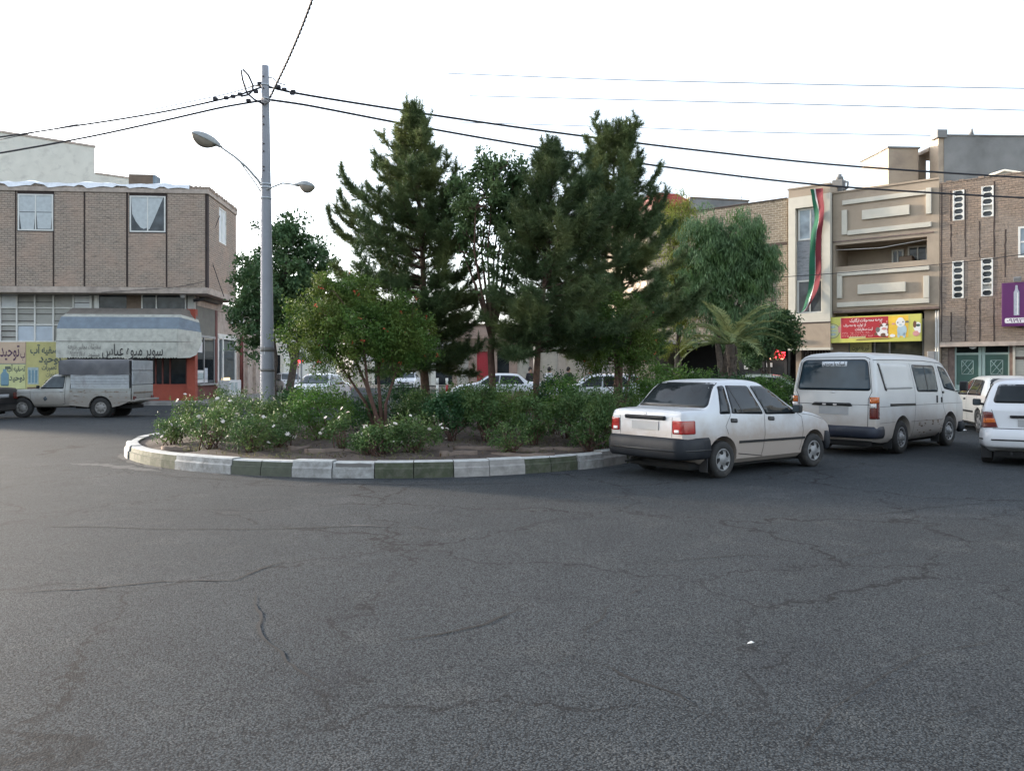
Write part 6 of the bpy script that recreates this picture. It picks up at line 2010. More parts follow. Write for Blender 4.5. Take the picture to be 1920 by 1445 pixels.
bE = F.thing('yellow_brick_building', 'yellow brick building with dark shop and red neon behind the far trees', 'building')
w = MB(); XE0 = -7.0; ze = 9.0
xw = F.rect(1411, 526, 1434, 497, .05)
zj = F.xz(1440, 459)[1]
w.wall(XE0, -.02, 3.0, ze, [xw], .05, .35, M['brick_yellow']); w.box((XE0, .35, ze - .4), (-.02, 8, ze - .3), M['cement']); w.box((XE0, .35, .1), (XE0 + .3, 8, ze), M['brick_yellow']); w.box((XE0 + .3, 3.0, .1), (-.02, 3.2, 3.0), M['dark_room']); w.build('wall', bE)
p = MB(); p.box((XE0, .02, zj - .07), (-.02, .05, zj + .05), M['slot']); p.box((-.75, .02, 3.0), (-.66, .05, zj - .07), M['slot']); p.box((-2.6, .02, 3.0), (-2.5, .05, zj - .07), M['slot']); p.build('dark_joint', bE)
p = MB(); p.box((XE0, .0, ze), (-.02, .4, ze + .05), M['slot']); p.build('coping', bE)
window(bE, *xw, .03, 2, 1, gm='glass', fw=.06)
p = MB(); p.box((XE0, -.5, 2.85), (-.02, .35, 3.0), M['cement']); p.build('shop_canopy', bE)
f = MB()
for px in (1381, 1432, 1441, 1474):
    x = F.xz(px, 690, .6)[0]; f.box((x - .06, .55, .15), (x + .06, .7, 2.85), M['trim'])
f.box((F.xz(1381, 690, .6)[0], .56, .15), (-.1, .69, .9), M['trim']); fo = f.build('shop_window', bE)
p = MB(); p.box((F.xz(1381, 690, .6)[0], .6, .9), (-.1, .615, 2.85), M['glass']); p.build('pane', fo)
for (pa, pb, ta, tb) in ((1395, 1405, 685, 692), (1437, 1448, 680, 688)):
    q = F.rect(pa, ta, pb, tb, .53); p = MB(); p.box((q[0], .535, q[2]), (q[1], .545, q[3]), M['paper']); p.build('notice', fo)
for px in (1441, 1446, 1450, 1457, 1466):
    x, z = F.xz(px, 672, .5); p = MB(); p.lathe([(0, -.05), (.06, -.03), (.07, .02), (0, .05)], M['lamp_lit'], 10, 'z', True, Matrix.Translation((x, .5, z))); p.build('counter_lamp', fo)
nx, nz = F.xz(1462, 663, .45)
ne = F.thing('neon_sign', 'red neon loop sign glowing in the dark shop beside the beige building', 'neon sign', None, nx, .45, nz)
b = MB()
b.tube([(-.12 + .11 * math.cos(a), 0, -.02 + .13 * math.sin(a)) for a in np.linspace(0, 2 * math.pi, 18)], .028, M['neon_red'], 8)
b.tube([(-.12, 0, .22), (-.06, 0, .12)], .028, M['neon_red'], 8)
b.tube([(.0, 0, .05), (.24, 0, .04)], .028, M['neon_red'], 8); b.tube([(.0, 0, -.05), (.24, 0, -.06)], .028, M['neon_red'], 8)
b.tube([(-.25, 0, -.16), (.0, 0, -.2), (.2, 0, -.16)], .025, M['neon_red'], 8); b.build('tube', ne)
b = MB(); b.box((-.28, .02, -.2), (.26, .04, .26), M['dark_room']); b.build('backing', ne)

Db = Frame((1294 - 960) / FPX * 45, 45, 14)
bd = Db.thing('grey_gable_building', 'grey rendered building with red roof fascia behind the willow', 'building')
zd_ = Db.xz(1296, 371.5)[1]
b = MB(); b.box((0, 0, 0), (3.6, 8, zd_), M['cement']); b.build('wall', bd)
b = MB(); b.box((-.02, -.04, zd_), (3.65, 8, zd_ + .07), M['brown_board']); b.build('coping', bd)
zr0 = Db.xz(1260, 388)[1]; zr1 = Db.xz(1255, 365)[1]
b = MB(); b.box((-2.3, .4, 0), (-.01, 8, zr0 - .35), M['travertine']); b.build('side_wall', bd)
b = MB(); b.box((-2.3, -.3, zr0), (-.9, 8, zr1), M['sign_redroof']); b.add([(-.9, -.3, zr0), (-.01, .1, zr0), (-.01, .1, zr1 - .25), (-.9, -.3, zr1)], [(0, 1, 2, 3)], M['sign_redroof']); b.build('red_fascia', bd)
b = MB(); b.box((-2.3, .0, zr0 - .36), (-.02, 8, zr0), M['red_brown']); b.build('soffit', bd)
x, z = Db.xz(1402, 376)
an = Db.thing('roof_antenna', 'thin antenna mast on the grey gable roof', 'antenna', None, x - .1, .5, zd_)
b = MB(); b.tube([(0, 0, 0), (0, 0, 1.55)], .018, M['grey_metal'], 6); b.tube([(-.3, 0, .3), (.3, 0, .34)], .01, M['grey_metal'], 5); b.build('mast', an)

bH = F.thing('unseen_apartment_building', 'beige apartment building out of view, added along the right hand row for warm bounce light', 'building')  # out of view, added to bounce warm light onto the vehicles
w = MB()
hs = []
for fl2 in range(3):
    for k in range(6): hs.append((14.5 + k * 3.0, 16.2 + k * 3.0, 1.2 + fl2 * 3.2 + (2 if fl2 == 0 else 0), 2.9 + fl2 * 3.2 + (1 if fl2 == 0 else 0)))
w.wall(13.05, 33, .1, 10.2, hs, 0, .3, M['cream_wall']); w.box((13.05, .3, 9.6), (33, 9, 9.8), M['cement']); w.box((13.05, .3, .1), (13.3, 9, 10.2), M['cream_wall']); w.build('wall', bH)
for h_ in hs: window(bH, *h_, .02, 2, 1, fw=.07)

pv = MB()
pv.box((-9, -3.0, 0), (33, .9, .15), M['concrete']); po = pv.build('pavement'); po.location = F.world(0, 0); po.rotation_euler = (0, 0, F.a); po['kind'] = 'structure'
kb = MB(); kb.box((-9, -3.13, 0), (33, -3.001, .16), M['kerb_bare']); po = kb.build('kerb_strip'); po.location = F.world(0, 0); po.rotation_euler = (0, 0, F.a); po['kind'] = 'structure'
M['bark_pine'] = mat_plain('pine_bark', (0.105, 0.062, 0.042), .95, var=.4, vscale=14, bumps=.9, bscale=30, dirt=(.05, .035, .03), dirt_amt=.8, dscale=9)
M['bark_grey'] = mat_plain('grey_bark', (0.085, 0.066, 0.052), .95, var=.35, vscale=12, bumps=.8, bscale=30)
M['bark_red'] = mat_plain('reddish_stems', (0.11, 0.060, 0.045), .9, var=.3, vscale=12, bumps=.5)
M['needle'] = mat_leaf('pine_needles', (0.0675, 0.1092, 0.0443), (0.1170, 0.1660, 0.0628), (0.1755, 0.2010, 0.0666), .22, .6, .9)
M['needle_dark'] = mat_leaf('dark_pine_needles', (0.0550, 0.0924, 0.0407), (0.0949, 0.1361, 0.0517), (0.1348, 0.1604, 0.0554), .18, .6, .9)
M['leaf_dull'] = mat_leaf('dull_green_leaves', (0.0544, 0.1134, 0.0468), (0.0906, 0.1550, 0.0624), (0.1124, 0.1663, 0.0562), .25)
M['leaf_light'] = mat_leaf('light_green_leaves', (0.0810, 0.1418, 0.0540), (0.1283, 0.2025, 0.0744), (0.1485, 0.2025, 0.0720), .3)
M['leaf_bright'] = mat_leaf('fresh_green_leaves', (0.0535, 0.1249, 0.0220), (0.0946, 0.1842, 0.0360), (0.1339, 0.2003, 0.0340), .28)
M['leaf_rose'] = mat_leaf('rose_leaves', (0.0522, 0.1058, 0.0330), (0.0963, 0.1602, 0.0495), (0.1306, 0.1716, 0.0440), .25)
M['leaf_darkbush'] = mat_leaf('dark_bush_leaves', (0.0281, 0.0739, 0.0290), (0.0468, 0.1109, 0.0396), (0.0624, 0.1277, 0.0343), .2)
M['leaf_pome'] = mat_leaf('pomegranate_leaves', (0.0543, 0.1159, 0.0220), (0.0951, 0.1674, 0.0300), (0.1427, 0.1803, 0.0340), .25)
M['leaf_willow'] = mat_leaf('blue_green_willow', (0.1056, 0.1814, 0.0836), (0.1716, 0.2592, 0.1188), (0.1122, 0.1944, 0.0546), .25)
M['leaf_yellow'] = mat_leaf('yellow_green_leaves', (0.2063, 0.2450, 0.0371), (0.3396, 0.3453, 0.0591), (0.1335, 0.1782, 0.0405), .3)
M['frond'] = mat_leaf('palm_leaflets', (0.1470, 0.1995, 0.0819), (0.2625, 0.3045, 0.1287), (0.3150, 0.3150, 0.1170), .25)
M['grass_dry'] = mat_leaf('dry_grass', (0.13, 0.14, 0.055), (0.20, 0.18, 0.085), (0.075, 0.105, 0.035), .3)
M['bloom_white'] = mat_plain('white_rose_petals', (0.78, 0.72, 0.66), .7, var=.06, vscale=20)
M['bloom_red'] = mat_plain('orange_red_flowers', (0.55, 0.085, 0.040), .7, var=.25, vscale=20)


M['soil_ridge'] = mat_plain('dry_clay_ridge', (0.165, 0.125, 0.10), 1.0, var=.2, vscale=9, bumps=.6, bscale=30)
M['litter'] = mat_leaf('dry_leaves', (0.13, 0.09, 0.05), (0.08, 0.055, 0.035), (0.17, 0.13, 0.08), .1)


def unit(a):
    return a / np.maximum(1e-9, np.linalg.norm(a, axis=1, keepdims=True))


def leaf_arrays(P, length, width, up=0.5, lr=.3, D=None, spread=1.0):
    """one bent quad per leaf; P (n,3) positions, D optional preferred direction"""
    n = len(P)
    d = rng.normal(size=(n, 3))
    if D is not None: d = D + spread * d * .6
    d = unit(d)
    nz = rng.normal(size=(n, 3)) * .8 + np.array([0, 0, up])
    s = unit(np.cross(d, nz)); nn = np.cross(s, d)
    L = length * rng.uniform(1 - lr, 1 + lr, (n, 1)); W = width * rng.uniform(1 - lr, 1 + lr, (n, 1))
    V = np.stack([P, P + d * L * .45 + s * W * .5 + nn * W * .12, P + d * L - nn * W * .15, P + d * L * .45 - s * W * .5 + nn * W * .12], 1).reshape(-1, 3)
    F = np.arange(4 * n).reshape(n, 4)
    return V, F


def leaf_object(name, parent, P, length, width, mats, midx=None, **kw):
    V, Fc = leaf_arrays(P, length, width, **kw)
    return link(name, fast_mesh(name, V, Fc, mats, midx), parent)


def in_ball(n, fill=.45):
    d = unit(rng.normal(size=(n, 3)))
    return d * (rng.uniform(0, 1, (n, 1)) ** fill)


def needle_arrays(P, D, n, length, width, spread=.55, droop=.12):
    N = len(P)
    d = np.repeat(unit(D), n, 0) + spread * rng.normal(size=(N * n, 3)); d[:, 2] -= droop
    d = unit(d)
    back = rng.uniform(0, .75, (N * n, 1)) * length
    p = np.repeat(P, n, 0) - np.repeat(unit(D), n, 0) * back
    s = unit(np.cross(d, rng.normal(size=(N * n, 3))))
    L = length * rng.uniform(.65, 1.15, (N * n, 1))
    tip = p + d * L; tip[:, 2] -= .12 * L[:, 0]
    V = np.stack([p - s * width / 2, p + s * width / 2, tip], 1).reshape(-1, 3)
    return V, np.arange(3 * N * n).reshape(-1, 3)


def pine(name, label, base, top, prof, trunk_r, lean, mats='needle', dens=1.0, zb=2.0, seed=1, group=None, skew=(0, 0)):
    """prof(z) = reach of the boughs; shoots at the tips stand up like candles"""
    r_ = random.Random(seed)
    root = thing(name, label, 'tree', base, 0, group)
    H = top - base.z
    ax = lambda z: Vector((lean[0] * z / H + .04 * math.sin(z * 1.3 + seed), lean[1] * z / H + .04 * math.cos(z * 1.1), z))
    b = MB()
    zs = np.linspace(0, H * .97, 22)
    b.tube([ax(z) for z in zs], [trunk_r * (1 - .93 * (z / H)) + .006 + (trunk_r * .5 * math.exp(-z * 5)) for z in zs], M['bark_pine'], 10)
    TP, TD = [], []
    z = zb - base.z
    while z < H - .12:
        nb = r_.choice((5, 6, 6, 7)) if z < H * .8 else r_.choice((4, 5))
        a0 = r_.uniform(0, 6.28)
        Rz = prof(z + base.z)
        for k in range(nb):
            a = a0 + 6.283 * k / nb + r_.gauss(0, .22)
            L = Rz * r_.choice((r_.uniform(.5, .9), r_.uniform(.85, 1.22))) * (1 + skew[0] * math.cos(a) + skew[1] * math.sin(a))
            if L < .05: L = .05
            el = R(r_.uniform(-4, 22)) if z < H * .5 else R(r_.uniform(12, 36) + 22 * max(0, z / H - .75) * 4)
            p = ax(z); pts = [p.copy()]
            steps = max(3, int(L / .13))
            e = el * .6
            for q in range(steps):
                a += r_.gauss(0, .07); e = min(R(72), e + (el * .9) / steps + r_.gauss(0, .04))
                if q > steps * .7: e += .14
                p = p + Vector((math.cos(a) * math.cos(e), math.sin(a) * math.cos(e), math.sin(e))) * (L / steps / max(.55, math.cos(el)))
                pts.append(p.copy())
            b.tube(pts, [max(.004, trunk_r * .22 * min(1, L) * (1 - .85 * i / steps)) for i in range(len(pts))], M['bark_pine'], 5)
            for q in range(1, len(pts)):
                f = q / (len(pts) - 1)
                if f < .2 and L > .5: continue
                t = (pts[q] - pts[q - 1]).normalized()
                side = Vector((-t.y, t.x, 0)).normalized() if abs(t.z) < .98 else Vector((1, 0, 0))
                for w_ in range(int(5 * dens)):
                    tl = r_.uniform(.06, .46) * (1.15 - .55 * f) * min(1, .35 + L)
                    dv = (t * .75 + side * r_.choice((-1, 1)) * r_.uniform(.25, 1) + Vector((0, 0, r_.uniform(-.35, .75)))).normalized()
                    tip = pts[q] + dv * tl
                    TP.append(tip); TD.append((dv + Vector((0, 0, .45))).normalized())
                    if tl > .14: TP.append(pts[q] + dv * tl * .55); TD.append(dv)
            if r_.random() < .75:
                hgt = r_.uniform(.10, .30)
                for j in range(4):
                    TP.append(pts[-1] + Vector((0, 0, hgt * j / 3))); TD.append(Vector((r_.gauss(0, .1), r_.gauss(0, .1), 1)))
        z += r_.uniform(.15, .23) * (1.0 if z < H * .8 else .8)
    for k in range(9):                                   # leader shoots
        o = Vector((r_.gauss(0, .09), r_.gauss(0, .09), 0)); h0 = H - r_.uniform(.2, .7)
        for j in range(9): TP.append(ax(h0) + o * (1 + j * .18) + Vector((0, 0, j * .075))); TD.append(Vector((o.x, o.y, 1)))
    b.build('trunk', root)
    TP = np.array([tuple(v) for v in TP]); TD = np.array([tuple(v) for v in TD])
    V, Fc = needle_arrays(TP, TD, int(26 * dens), .165, .0115, .50, .16)
    link('crown', fast_mesh('crown', V, Fc, [M[mats]]), root)
    return root


def grow_branches(b, start, targets, r0, m, seed, wob=.08, n=5):
    rr = random.Random(seed)
    for t in targets:
        t = Vector(t); pts = []
        for i in range(n + 1):
            s = i / n
            p = start.lerp(t, s); p.z += .18 * (t - start).length * math.sin(s * math.pi) * .5
            if 0 < i < n: p += Vector((rr.gauss(0, wob), rr.gauss(0, wob), rr.gauss(0, wob)))
            pts.append(p)
        b.tube(pts, [max(.004, r0 * (1 - .85 * i / n)) for i in range(n + 1)], m, 6)


def clump_crown(ells, n_clumps, r_cl, per, seed, shell=.35):
    """leaf positions grouped in clumps that sit in a set of ellipsoids (cx,cy,cz,rx,ry,rz,weight)"""
    rg = np.random.default_rng(seed)
    w_ = np.array([e[6] if len(e) > 6 else 1.0 for e in ells]); w_ = w_ / w_.sum()
    idx = rg.choice(len(ells), n_clumps, p=w_)
    E = np.array([e[:6] for e in ells])[idx]
    d = unit(rg.normal(size=(n_clumps, 3))) * (rg.uniform(0, 1, (n_clumps, 1)) ** shell)
    az = np.arctan2(d[:, 1], d[:, 0]); lob = 1 + .30 * np.sin(3 * az + seed) * np.cos(4 * d[:, 2] + seed * 1.3) + .14 * rg.normal(size=n_clumps)
    C = E[:, :3] + d * E[:, 3:6] * lob[:, None]
    rad = r_cl * rg.uniform(.55, 1.3, n_clumps)
    k = (per * rg.uniform(.5, 1.4, n_clumps)).astype(int)
    P = np.repeat(C, k, 0) + in_ball(k.sum(), .5) * np.repeat(rad, k)[:, None] * np.array([1, 1, .8])
    return P, C


def broad_tree(name, label, base, stems, ells, n_clumps, r_cl, per, leaf, mat, bark='bark_grey', seed=1, group=None, nbr=40, D=None, up=.5, twig=.035, flowers=None):
    """stems: list of (points, r0, r1) in local coordinates"""
    root = thing(name, label, 'tree', base, 0, group)
    b = MB()
    for pts, r0, r1 in stems:
        n = len(pts); b.tube(pts, [r0 + (r1 - r0) * i / (n - 1) + (r0 * .4 if i == 0 else 0) for i in range(n)], M[bark], 9)
    P, C = clump_crown(ells, n_clumps, r_cl, per, seed)
    rr = random.Random(seed)
    for i in range(min(nbr, len(C))):
        c = Vector(C[i]); st = min((Vector(p) for s_ in stems for p in s_[0][1:]), key=lambda q: (q - c).length + max(0, q.z - c.z) * 2)
        grow_branches(b, st, [c], twig, M[bark], seed * 100 + i)
    b.build('trunk', root)
    kw = {}
    if D is not None: kw = dict(D=np.tile(np.array([D], float), (len(P), 1)))
    leaf_object('crown', root, P, leaf[0], leaf[1], [M[mat]], up=up, **kw)
    if flowers:
        nf, fm, fs = flowers
        sel = P[rng.choice(len(P), nf, replace=False)]
        cen = np.array(ells[0][:3]); out = unit(sel - cen)
        far = np.linalg.norm((sel - cen) / np.array(ells[0][3:6]), axis=1) > .55
        sel = sel[far] + out[far] * .06
        V, Fc = leaf_arrays(np.repeat(sel, 5, 0) + rng.normal(size=(len(sel) * 5, 3)) * fs * .3, fs, fs * .8)
        link('blossoms', fast_mesh('blossoms', V, Fc, [M[fm]]), root)
    return root


def bush(name, label, x, y, rx, ry, z0, z1, n, leaf, mat, seed, bloom=None, stems=9, group=None, cat='bush', low=.25):
    rx *= 1.04; ry *= 1.04; n = int(n * 1.9); low *= .7; z1 = z1 + .14 * math.sin(seed * 1.7) + (.10 if cat == 'bush' else .03)
    z = island_z(x, y)
    root = thing(name, label, cat, (x, y, z), 0, group)
    rg = np.random.default_rng(seed); rr = random.Random(seed)
    h = z1 - z
    lo = h * low
    b = MB()
    ncl = max(8, int(n / 70))
    d = unit(rg.normal(size=(ncl, 3))) * (rg.uniform(.2, 1, (ncl, 1)) ** .5)
    C = np.stack([d[:, 0] * rx, d[:, 1] * ry, lo + (h - lo) * (.5 + .5 * d[:, 2])], 1)
    for i in range(min(stems, ncl)):
        s0 = Vector((rr.gauss(0, rx * .16), rr.gauss(0, ry * .16), -.03)); c = Vector(C[i])
        mid = s0.lerp(c, .5) + Vector((rr.gauss(0, .04), rr.gauss(0, .04), .05))
        b.tube([s0, mid, c], [.011, .008, .004], M['bark_red'], 5)
    b.build('stems', root)
    k = (n / ncl * rg.uniform(.5, 1.5, ncl)).astype(int)
    P = np.repeat(C, k, 0) + in_ball(k.sum(), .45) * np.repeat(rg.uniform(.10, .22, ncl), k)[:, None] * np.array([1.15, 1.15, .9]) * min(1.5, max(.8, rx * 2))
    ns = max(4, int(6 * rx * 3))
    sp = []
    for i in range(ns):
        a = rr.uniform(0, 6.28); q = rr.uniform(.2, 1); p0 = np.array([math.cos(a) * rx * q, math.sin(a) * ry * q, h * rr.uniform(.7, .95)])
        dv = np.array([math.cos(a) * .5, math.sin(a) * .5, 1.0]) * rr.uniform(.1, .28)
        for j in range(9): sp.append(p0 + dv * j / 8 + np.array([rr.gauss(0, .02), rr.gauss(0, .02), 0]))
    P = np.concatenate([P, np.array(sp)])
    P[:, 2] = np.maximum(P[:, 2], .03)
    leaf_object('foliage', root, P, leaf[0], leaf[1], [M[mat]], up=.7)
    if bloom:
        nb, size = bloom
        c = C[rr.sample(range(ncl), min(nb, ncl))].copy()
        out = unit(c - np.array([0, 0, h * .45])); out[:, 1] = -np.abs(out[:, 1]); c = c + out * .15; c[:, 2] = np.clip(c[:, 2], h * .3, h * 1.12)
        m_ = MB()
        for p in c:
            s = size * rr.uniform(.65, 1.15)
            T = Matrix.Translation(Vector(p)) @ Matrix.Rotation(rr.uniform(0, 6), 4, 'Z') @ Matrix.Rotation(rr.uniform(.2, 1.2), 4, 'X')
            for ring, (ra, hh, npet) in enumerate(((1.0, .0, 6), (.72, .25, 5), (.42, .45, 4))):
                for j in range(npet):
                    a = 6.283 * j / npet + ring * .5; TT = T @ Matrix.Rotation(a, 4, 'Z')
                    m_.add([(0, 0, hh * s * .3), (ra * s * .45, -ra * s * .42, s * (.12 + hh * .5)), (ra * s, 0, s * (.22 + hh * .6)), (ra * s * .45, ra * s * .42, s * (.12 + hh * .5))], [(0, 1, 2, 3)], M['bloom_white'], True, TT)
        m_.build('blossoms', root)
    return root


IC = (-1.9, 17.4)
def isl(phi, off=0.0):
    c, s = math.cos(phi), math.sin(phi)
    return Vector((IC[0] + ((5.0 if c > 0 else 5.8) + off) * c, IC[1] + (5.45 + off) * s, 0))
def island_z(x, y):
    u = math.hypot((x - IC[0]) / (5.0 if x > IC[0] else 5.8), (y - IC[1]) / 5.45)
    if u > 1.0: return .18
    return .195 + .17 * max(0, 1 - u ** 2)
vs, fs = [], []
NR, NP = 18, 90
rn = random.Random(11)
for i in range(NR + 1):
    for j in range(NP):
        phi = 2 * math.pi * j / NP; p = isl(phi, -.17); q = Vector((IC[0], IC[1], 0)).lerp(p, i / NR)
        vs.append((q.x, q.y, island_z(q.x, q.y) + (rn.gauss(0, .018) if 0 < i < NR else 0)))
for i in range(NR):
    for j in range(NP):
        j2 = (j + 1) % NP; fs.append((i * NP + j, (i + 1) * NP + j, (i + 1) * NP + j2, i * NP + j2))
b = MB(); b.add(vs, fs, M['soil'], True); o = b.build('soil_bed'); o['kind'] = 'structure'

kerb = thing('roundabout_kerb', 'worn kerb of white and green painted stones round the planted roundabout', 'kerb', (0, 0, 0))
phis = []
phi = R(-90) + .02
pts_phi = [R(-90) - 1.215 / 5.45 * 0 + 0]
start = math.atan2(0, 0)
def phi_at_px(px):
    best = min((abs(960 + FPX * isl(a).x / isl(a).y - px), a) for a in np.linspace(R(-170), R(-15), 2000)); return best[1]
marks = [(238, 'w'), (290, 'g'), (332, 'w'), (384, 'w'), (437, 'd'), (492, 'd'), (550, 'w'), (624, 'n'), (703, 'g'), (776, 'g'), (850, 'b'), (917, 'b'), (984, 'g'), (1032, 'g'), (1082, 'w'), (1128, 'w'), (1172, 'g')]
segs = [(phi_at_px(p), c) for p, c in marks]
segs[0] = (phi_at_px(239) if False else R(-160), 'w')
segs[1] = (R(-148), 'g')
segs = sorted(segs)
last = segs[-1][0]; a = last + .11; cyc = 'ggwwggww'; k = 1
while a < segs[0][0] + 2 * math.pi - .06:
    segs.append((a, cyc[k % 8])); k += 1; a += .112
segs.append((segs[0][0] + 2 * math.pi, ''))
kmat = {'w': 'kerb_white', 'g': 'kerb_green', 'b': 'kerb_bare', 'd': 'kerb_dkgreen', 'n': 'kerb_white'}
rk = random.Random(3)
for (p0, c), (p1, _) in zip(segs[:-1], segs[1:]):
    n = 5; gap = .0012
    dz = rk.gauss(0, .009); do = rk.gauss(0, .012)
    if c == 'w' and rk.random() < .3: c = 'b'
    prof = [(0.045 + do, 0.0), (0.045 + do, .135), (.02 + do, .155 + dz), (.012 + do, .228 + dz), (-.012 + do, .245 + dz), (-.17, .245 + dz), (-.185, .235), (-.185, 0.0)]
    vs, fs = [], []
    for i in range(n + 1):
        ph = p0 + gap + (p1 - p0 - 2 * gap) * i / n
        for (o_, z) in prof:
            q = isl(ph, o_); vs.append((q.x, q.y, z))
    m_ = len(prof); mi = []
    b = MB()
    for j in range(m_):
        f = [(i * m_ + j, i * m_ + (j + 1) % m_, (i + 1) * m_ + (j + 1) % m_, (i + 1) * m_ + j) for i in range(n)]
        b.add(vs, f, M['kerb_top'] if (j in (3, 4) and c in 'wgbdn') else M[kmat[c]])
    b.add(vs, [tuple(reversed(range(m_))), tuple(n * m_ + j for j in range(m_))], M[kmat[c]])
    b.build('kerb_stone', kerb)
    if c == 'n':
        b = MB()
        q = [isl(p0 + (p1 - p0) * t, .026 + do) for t in (.08, .35, .65, .93)]
        vs = []
        for i, e in enumerate(q): vs += [(e.x, e.y, .165 + .006 * (i % 2)), (e.x, e.y, .222 - .01 * (i % 2))]
        b.add(vs, [(2 * i, 2 * i + 2, 2 * i + 3, 2 * i + 1) for i in range(3)], M['ink_faded']); b.build('scuffed_paint', kerb)

for k, (px, py, wpx, dd) in enumerate(((630, 843, 120, 13.2), (760, 838, 90, 13.6), (930, 838, 160, 13.5), (1050, 832, 110, 13.7), (980, 848, 120, 12.9), (560, 836, 40, 13.6), (330, 832, 60, 14.0), (860, 846, 70, 12.95))):
    c = at(px, dd); z = island_z(c.x, c.y); L = wpx / FPX * dd
    b = MB(); n = 10; vs, fs = [], []
    for i in range(n + 1):
        t = i / n - .5
        w_ = .055 * (1 - (2 * t) ** 4) + .005
        cz = rn.gauss(0, .007)
        for (yy, zz) in ((-w_, -.02), (-w_ * .7, .05 + cz), (w_ * .7, .055 + cz), (w_, -.02)): vs.append((t * L, yy + .05 * math.sin(t * 5 + k) + .12 * t * (1 if k % 2 else -1), zz))
    for i in range(n):
        for j in range(3): fs.append((i * 4 + j, (i + 1) * 4 + j, (i + 1) * 4 + j + 1, i * 4 + j + 1))
    fs += [(0, 1, 2, 3), (n * 4 + 3, n * 4 + 2, n * 4 + 1, n * 4)]
    b.add(vs, fs, M['soil_ridge'], True); o = b.build('soil_ridge'); o.location = (c.x, c.y, z); o['kind'] = 'structure'
N = 5200
ph = rng.uniform(0, 2 * np.pi, N); rr_ = np.sqrt(rng.uniform(.25, .93, N))
P = np.array([[IC[0] + (5.0 if math.cos(a) > 0 else 5.8) * .955 * q * math.cos(a), IC[1] + 5.45 * .955 * q * math.sin(a)] for a, q in zip(ph, rr_)])
keep = (np.sin(P[:, 0] * 3.1) + np.cos(P[:, 1] * 2.7 + P[:, 0]) + rng.normal(size=N) * .6) > .2
P = P[keep]; P = np.concatenate([P, np.array([[island_z(x, y)] for x, y in P])], 1)
V, Fc = needle_arrays(P, np.tile(np.array([[0, 0, 1.0]]), (len(P), 1)), 5, .10, .010, .55, 0)
o = link('weeds', fast_mesh('weeds', V, Fc, [M['grass_dry']])); o['kind'] = 'stuff'; tag(o, 'sparse dry weeds and grass tufts on the roundabout soil', 'weeds')
N = 2600
ph = rng.uniform(-np.pi, np.pi, N); rr_ = np.sqrt(rng.uniform(.1, .95, N))
P = np.array([[IC[0] + 5.0 * .95 * q * math.cos(a), IC[1] + 5.45 * .95 * q * math.sin(a)] for a, q in zip(ph, rr_)]); P = np.concatenate([P, np.array([[island_z(x, y) + .015] for x, y in P])], 1)
V, Fc = leaf_arrays(P, .05, .03, up=3.0)
o = link('leaf_litter', fast_mesh('leaf_litter', V, Fc, [M['litter']])); o['kind'] = 'stuff'; tag(o, 'dry fallen leaves scattered on the roundabout soil', 'leaf litter')

prof1 = lambda z: float(np.interp(z, [1.6, 2.2, 3.0, 4.0, 5.0, 6.0, 6.8, 7.6], [1.3, 1.6, 1.66, 1.60, 1.18, .70, .30, .10]))
p1 = pine('pine_tree', 'tallest pine on the roundabout, standing behind the flowering pomegranate', at(803, 18.0, .33), 7.35, prof1, .105, (-.30, 0), 'needle', 1.0, 1.6, 3, None, (-.22, 0))
prof2 = lambda z: float(np.interp(z, [1.7, 2.4, 3.2, 4.5, 5.4, 6.0], [1.4, 1.65, 1.35, .85, .46, .1]))
p2 = pine('pine_tree', 'slender dark pine in the middle of the roundabout with a straight bare trunk', at(1003, 16.2, .35), 6.05, prof2, .075, (.34, 0), 'needle_dark', 1.0, 1.95, 9, None, (.34, 0))
prof3 = lambda z: float(np.interp(z, [1.8, 2.6, 3.6, 4.6, 5.5, 6.4, 7.2], [1.15, 1.75, 1.72, 1.15, 1.0, .62, .14]))
p3 = pine('pine_tree', 'tall pine on the right side of the roundabout above the white sedan', at(1163, 18.4, .33), 6.95, prof3, .11, (-.14, 0), 'needle', 1.0, 1.95, 17, None, (-.06, 0))

base = at(922, 17.0, .35)
rr = random.Random(31)
stems = [([(0, 0, 0), (.02, 0, .8), (-.02, .02, 1.6), (0, 0, 2.15)], .085, .065)]
for (dx, top) in ((-.55, 4.9), (-.32, 5.3), (-.12, 5.7), (.08, 5.5), (.26, 5.6), (.46, 5.1), (.66, 4.7), (-.75, 4.0)):
    dy = rr.uniform(-.5, .5)
    stems.append(([(0, 0, 2.1 - abs(dx) * .3), (dx * .35, dy * .3, 2.8), (dx * .7 + rr.gauss(0, .04), dy * .6, 3.7), (dx + .2 + rr.gauss(0, .05), dy, top - .35)], .038, .010))
ells = [(.15, 0, 5.0, .80, .6, .75, 3.2), (-.50, 0, 4.2, .40, .45, .8, 1.2), (.60, 0, 4.2, .42, .5, .9, 1.3), (.1, 0, 3.6, .7, .5, .9, 1.1), (-.62, 0, 5.0, .25, .3, .45, .4)]
broad_tree('multi_stem_tree', 'light leafy tree with many thin upright stems between two pines', base, stems, ells, 270, .19, 56, (.10, .042), 'leaf_light', 'bark_red', 21, None, 70, (0, 0, -.5), .5, .014)

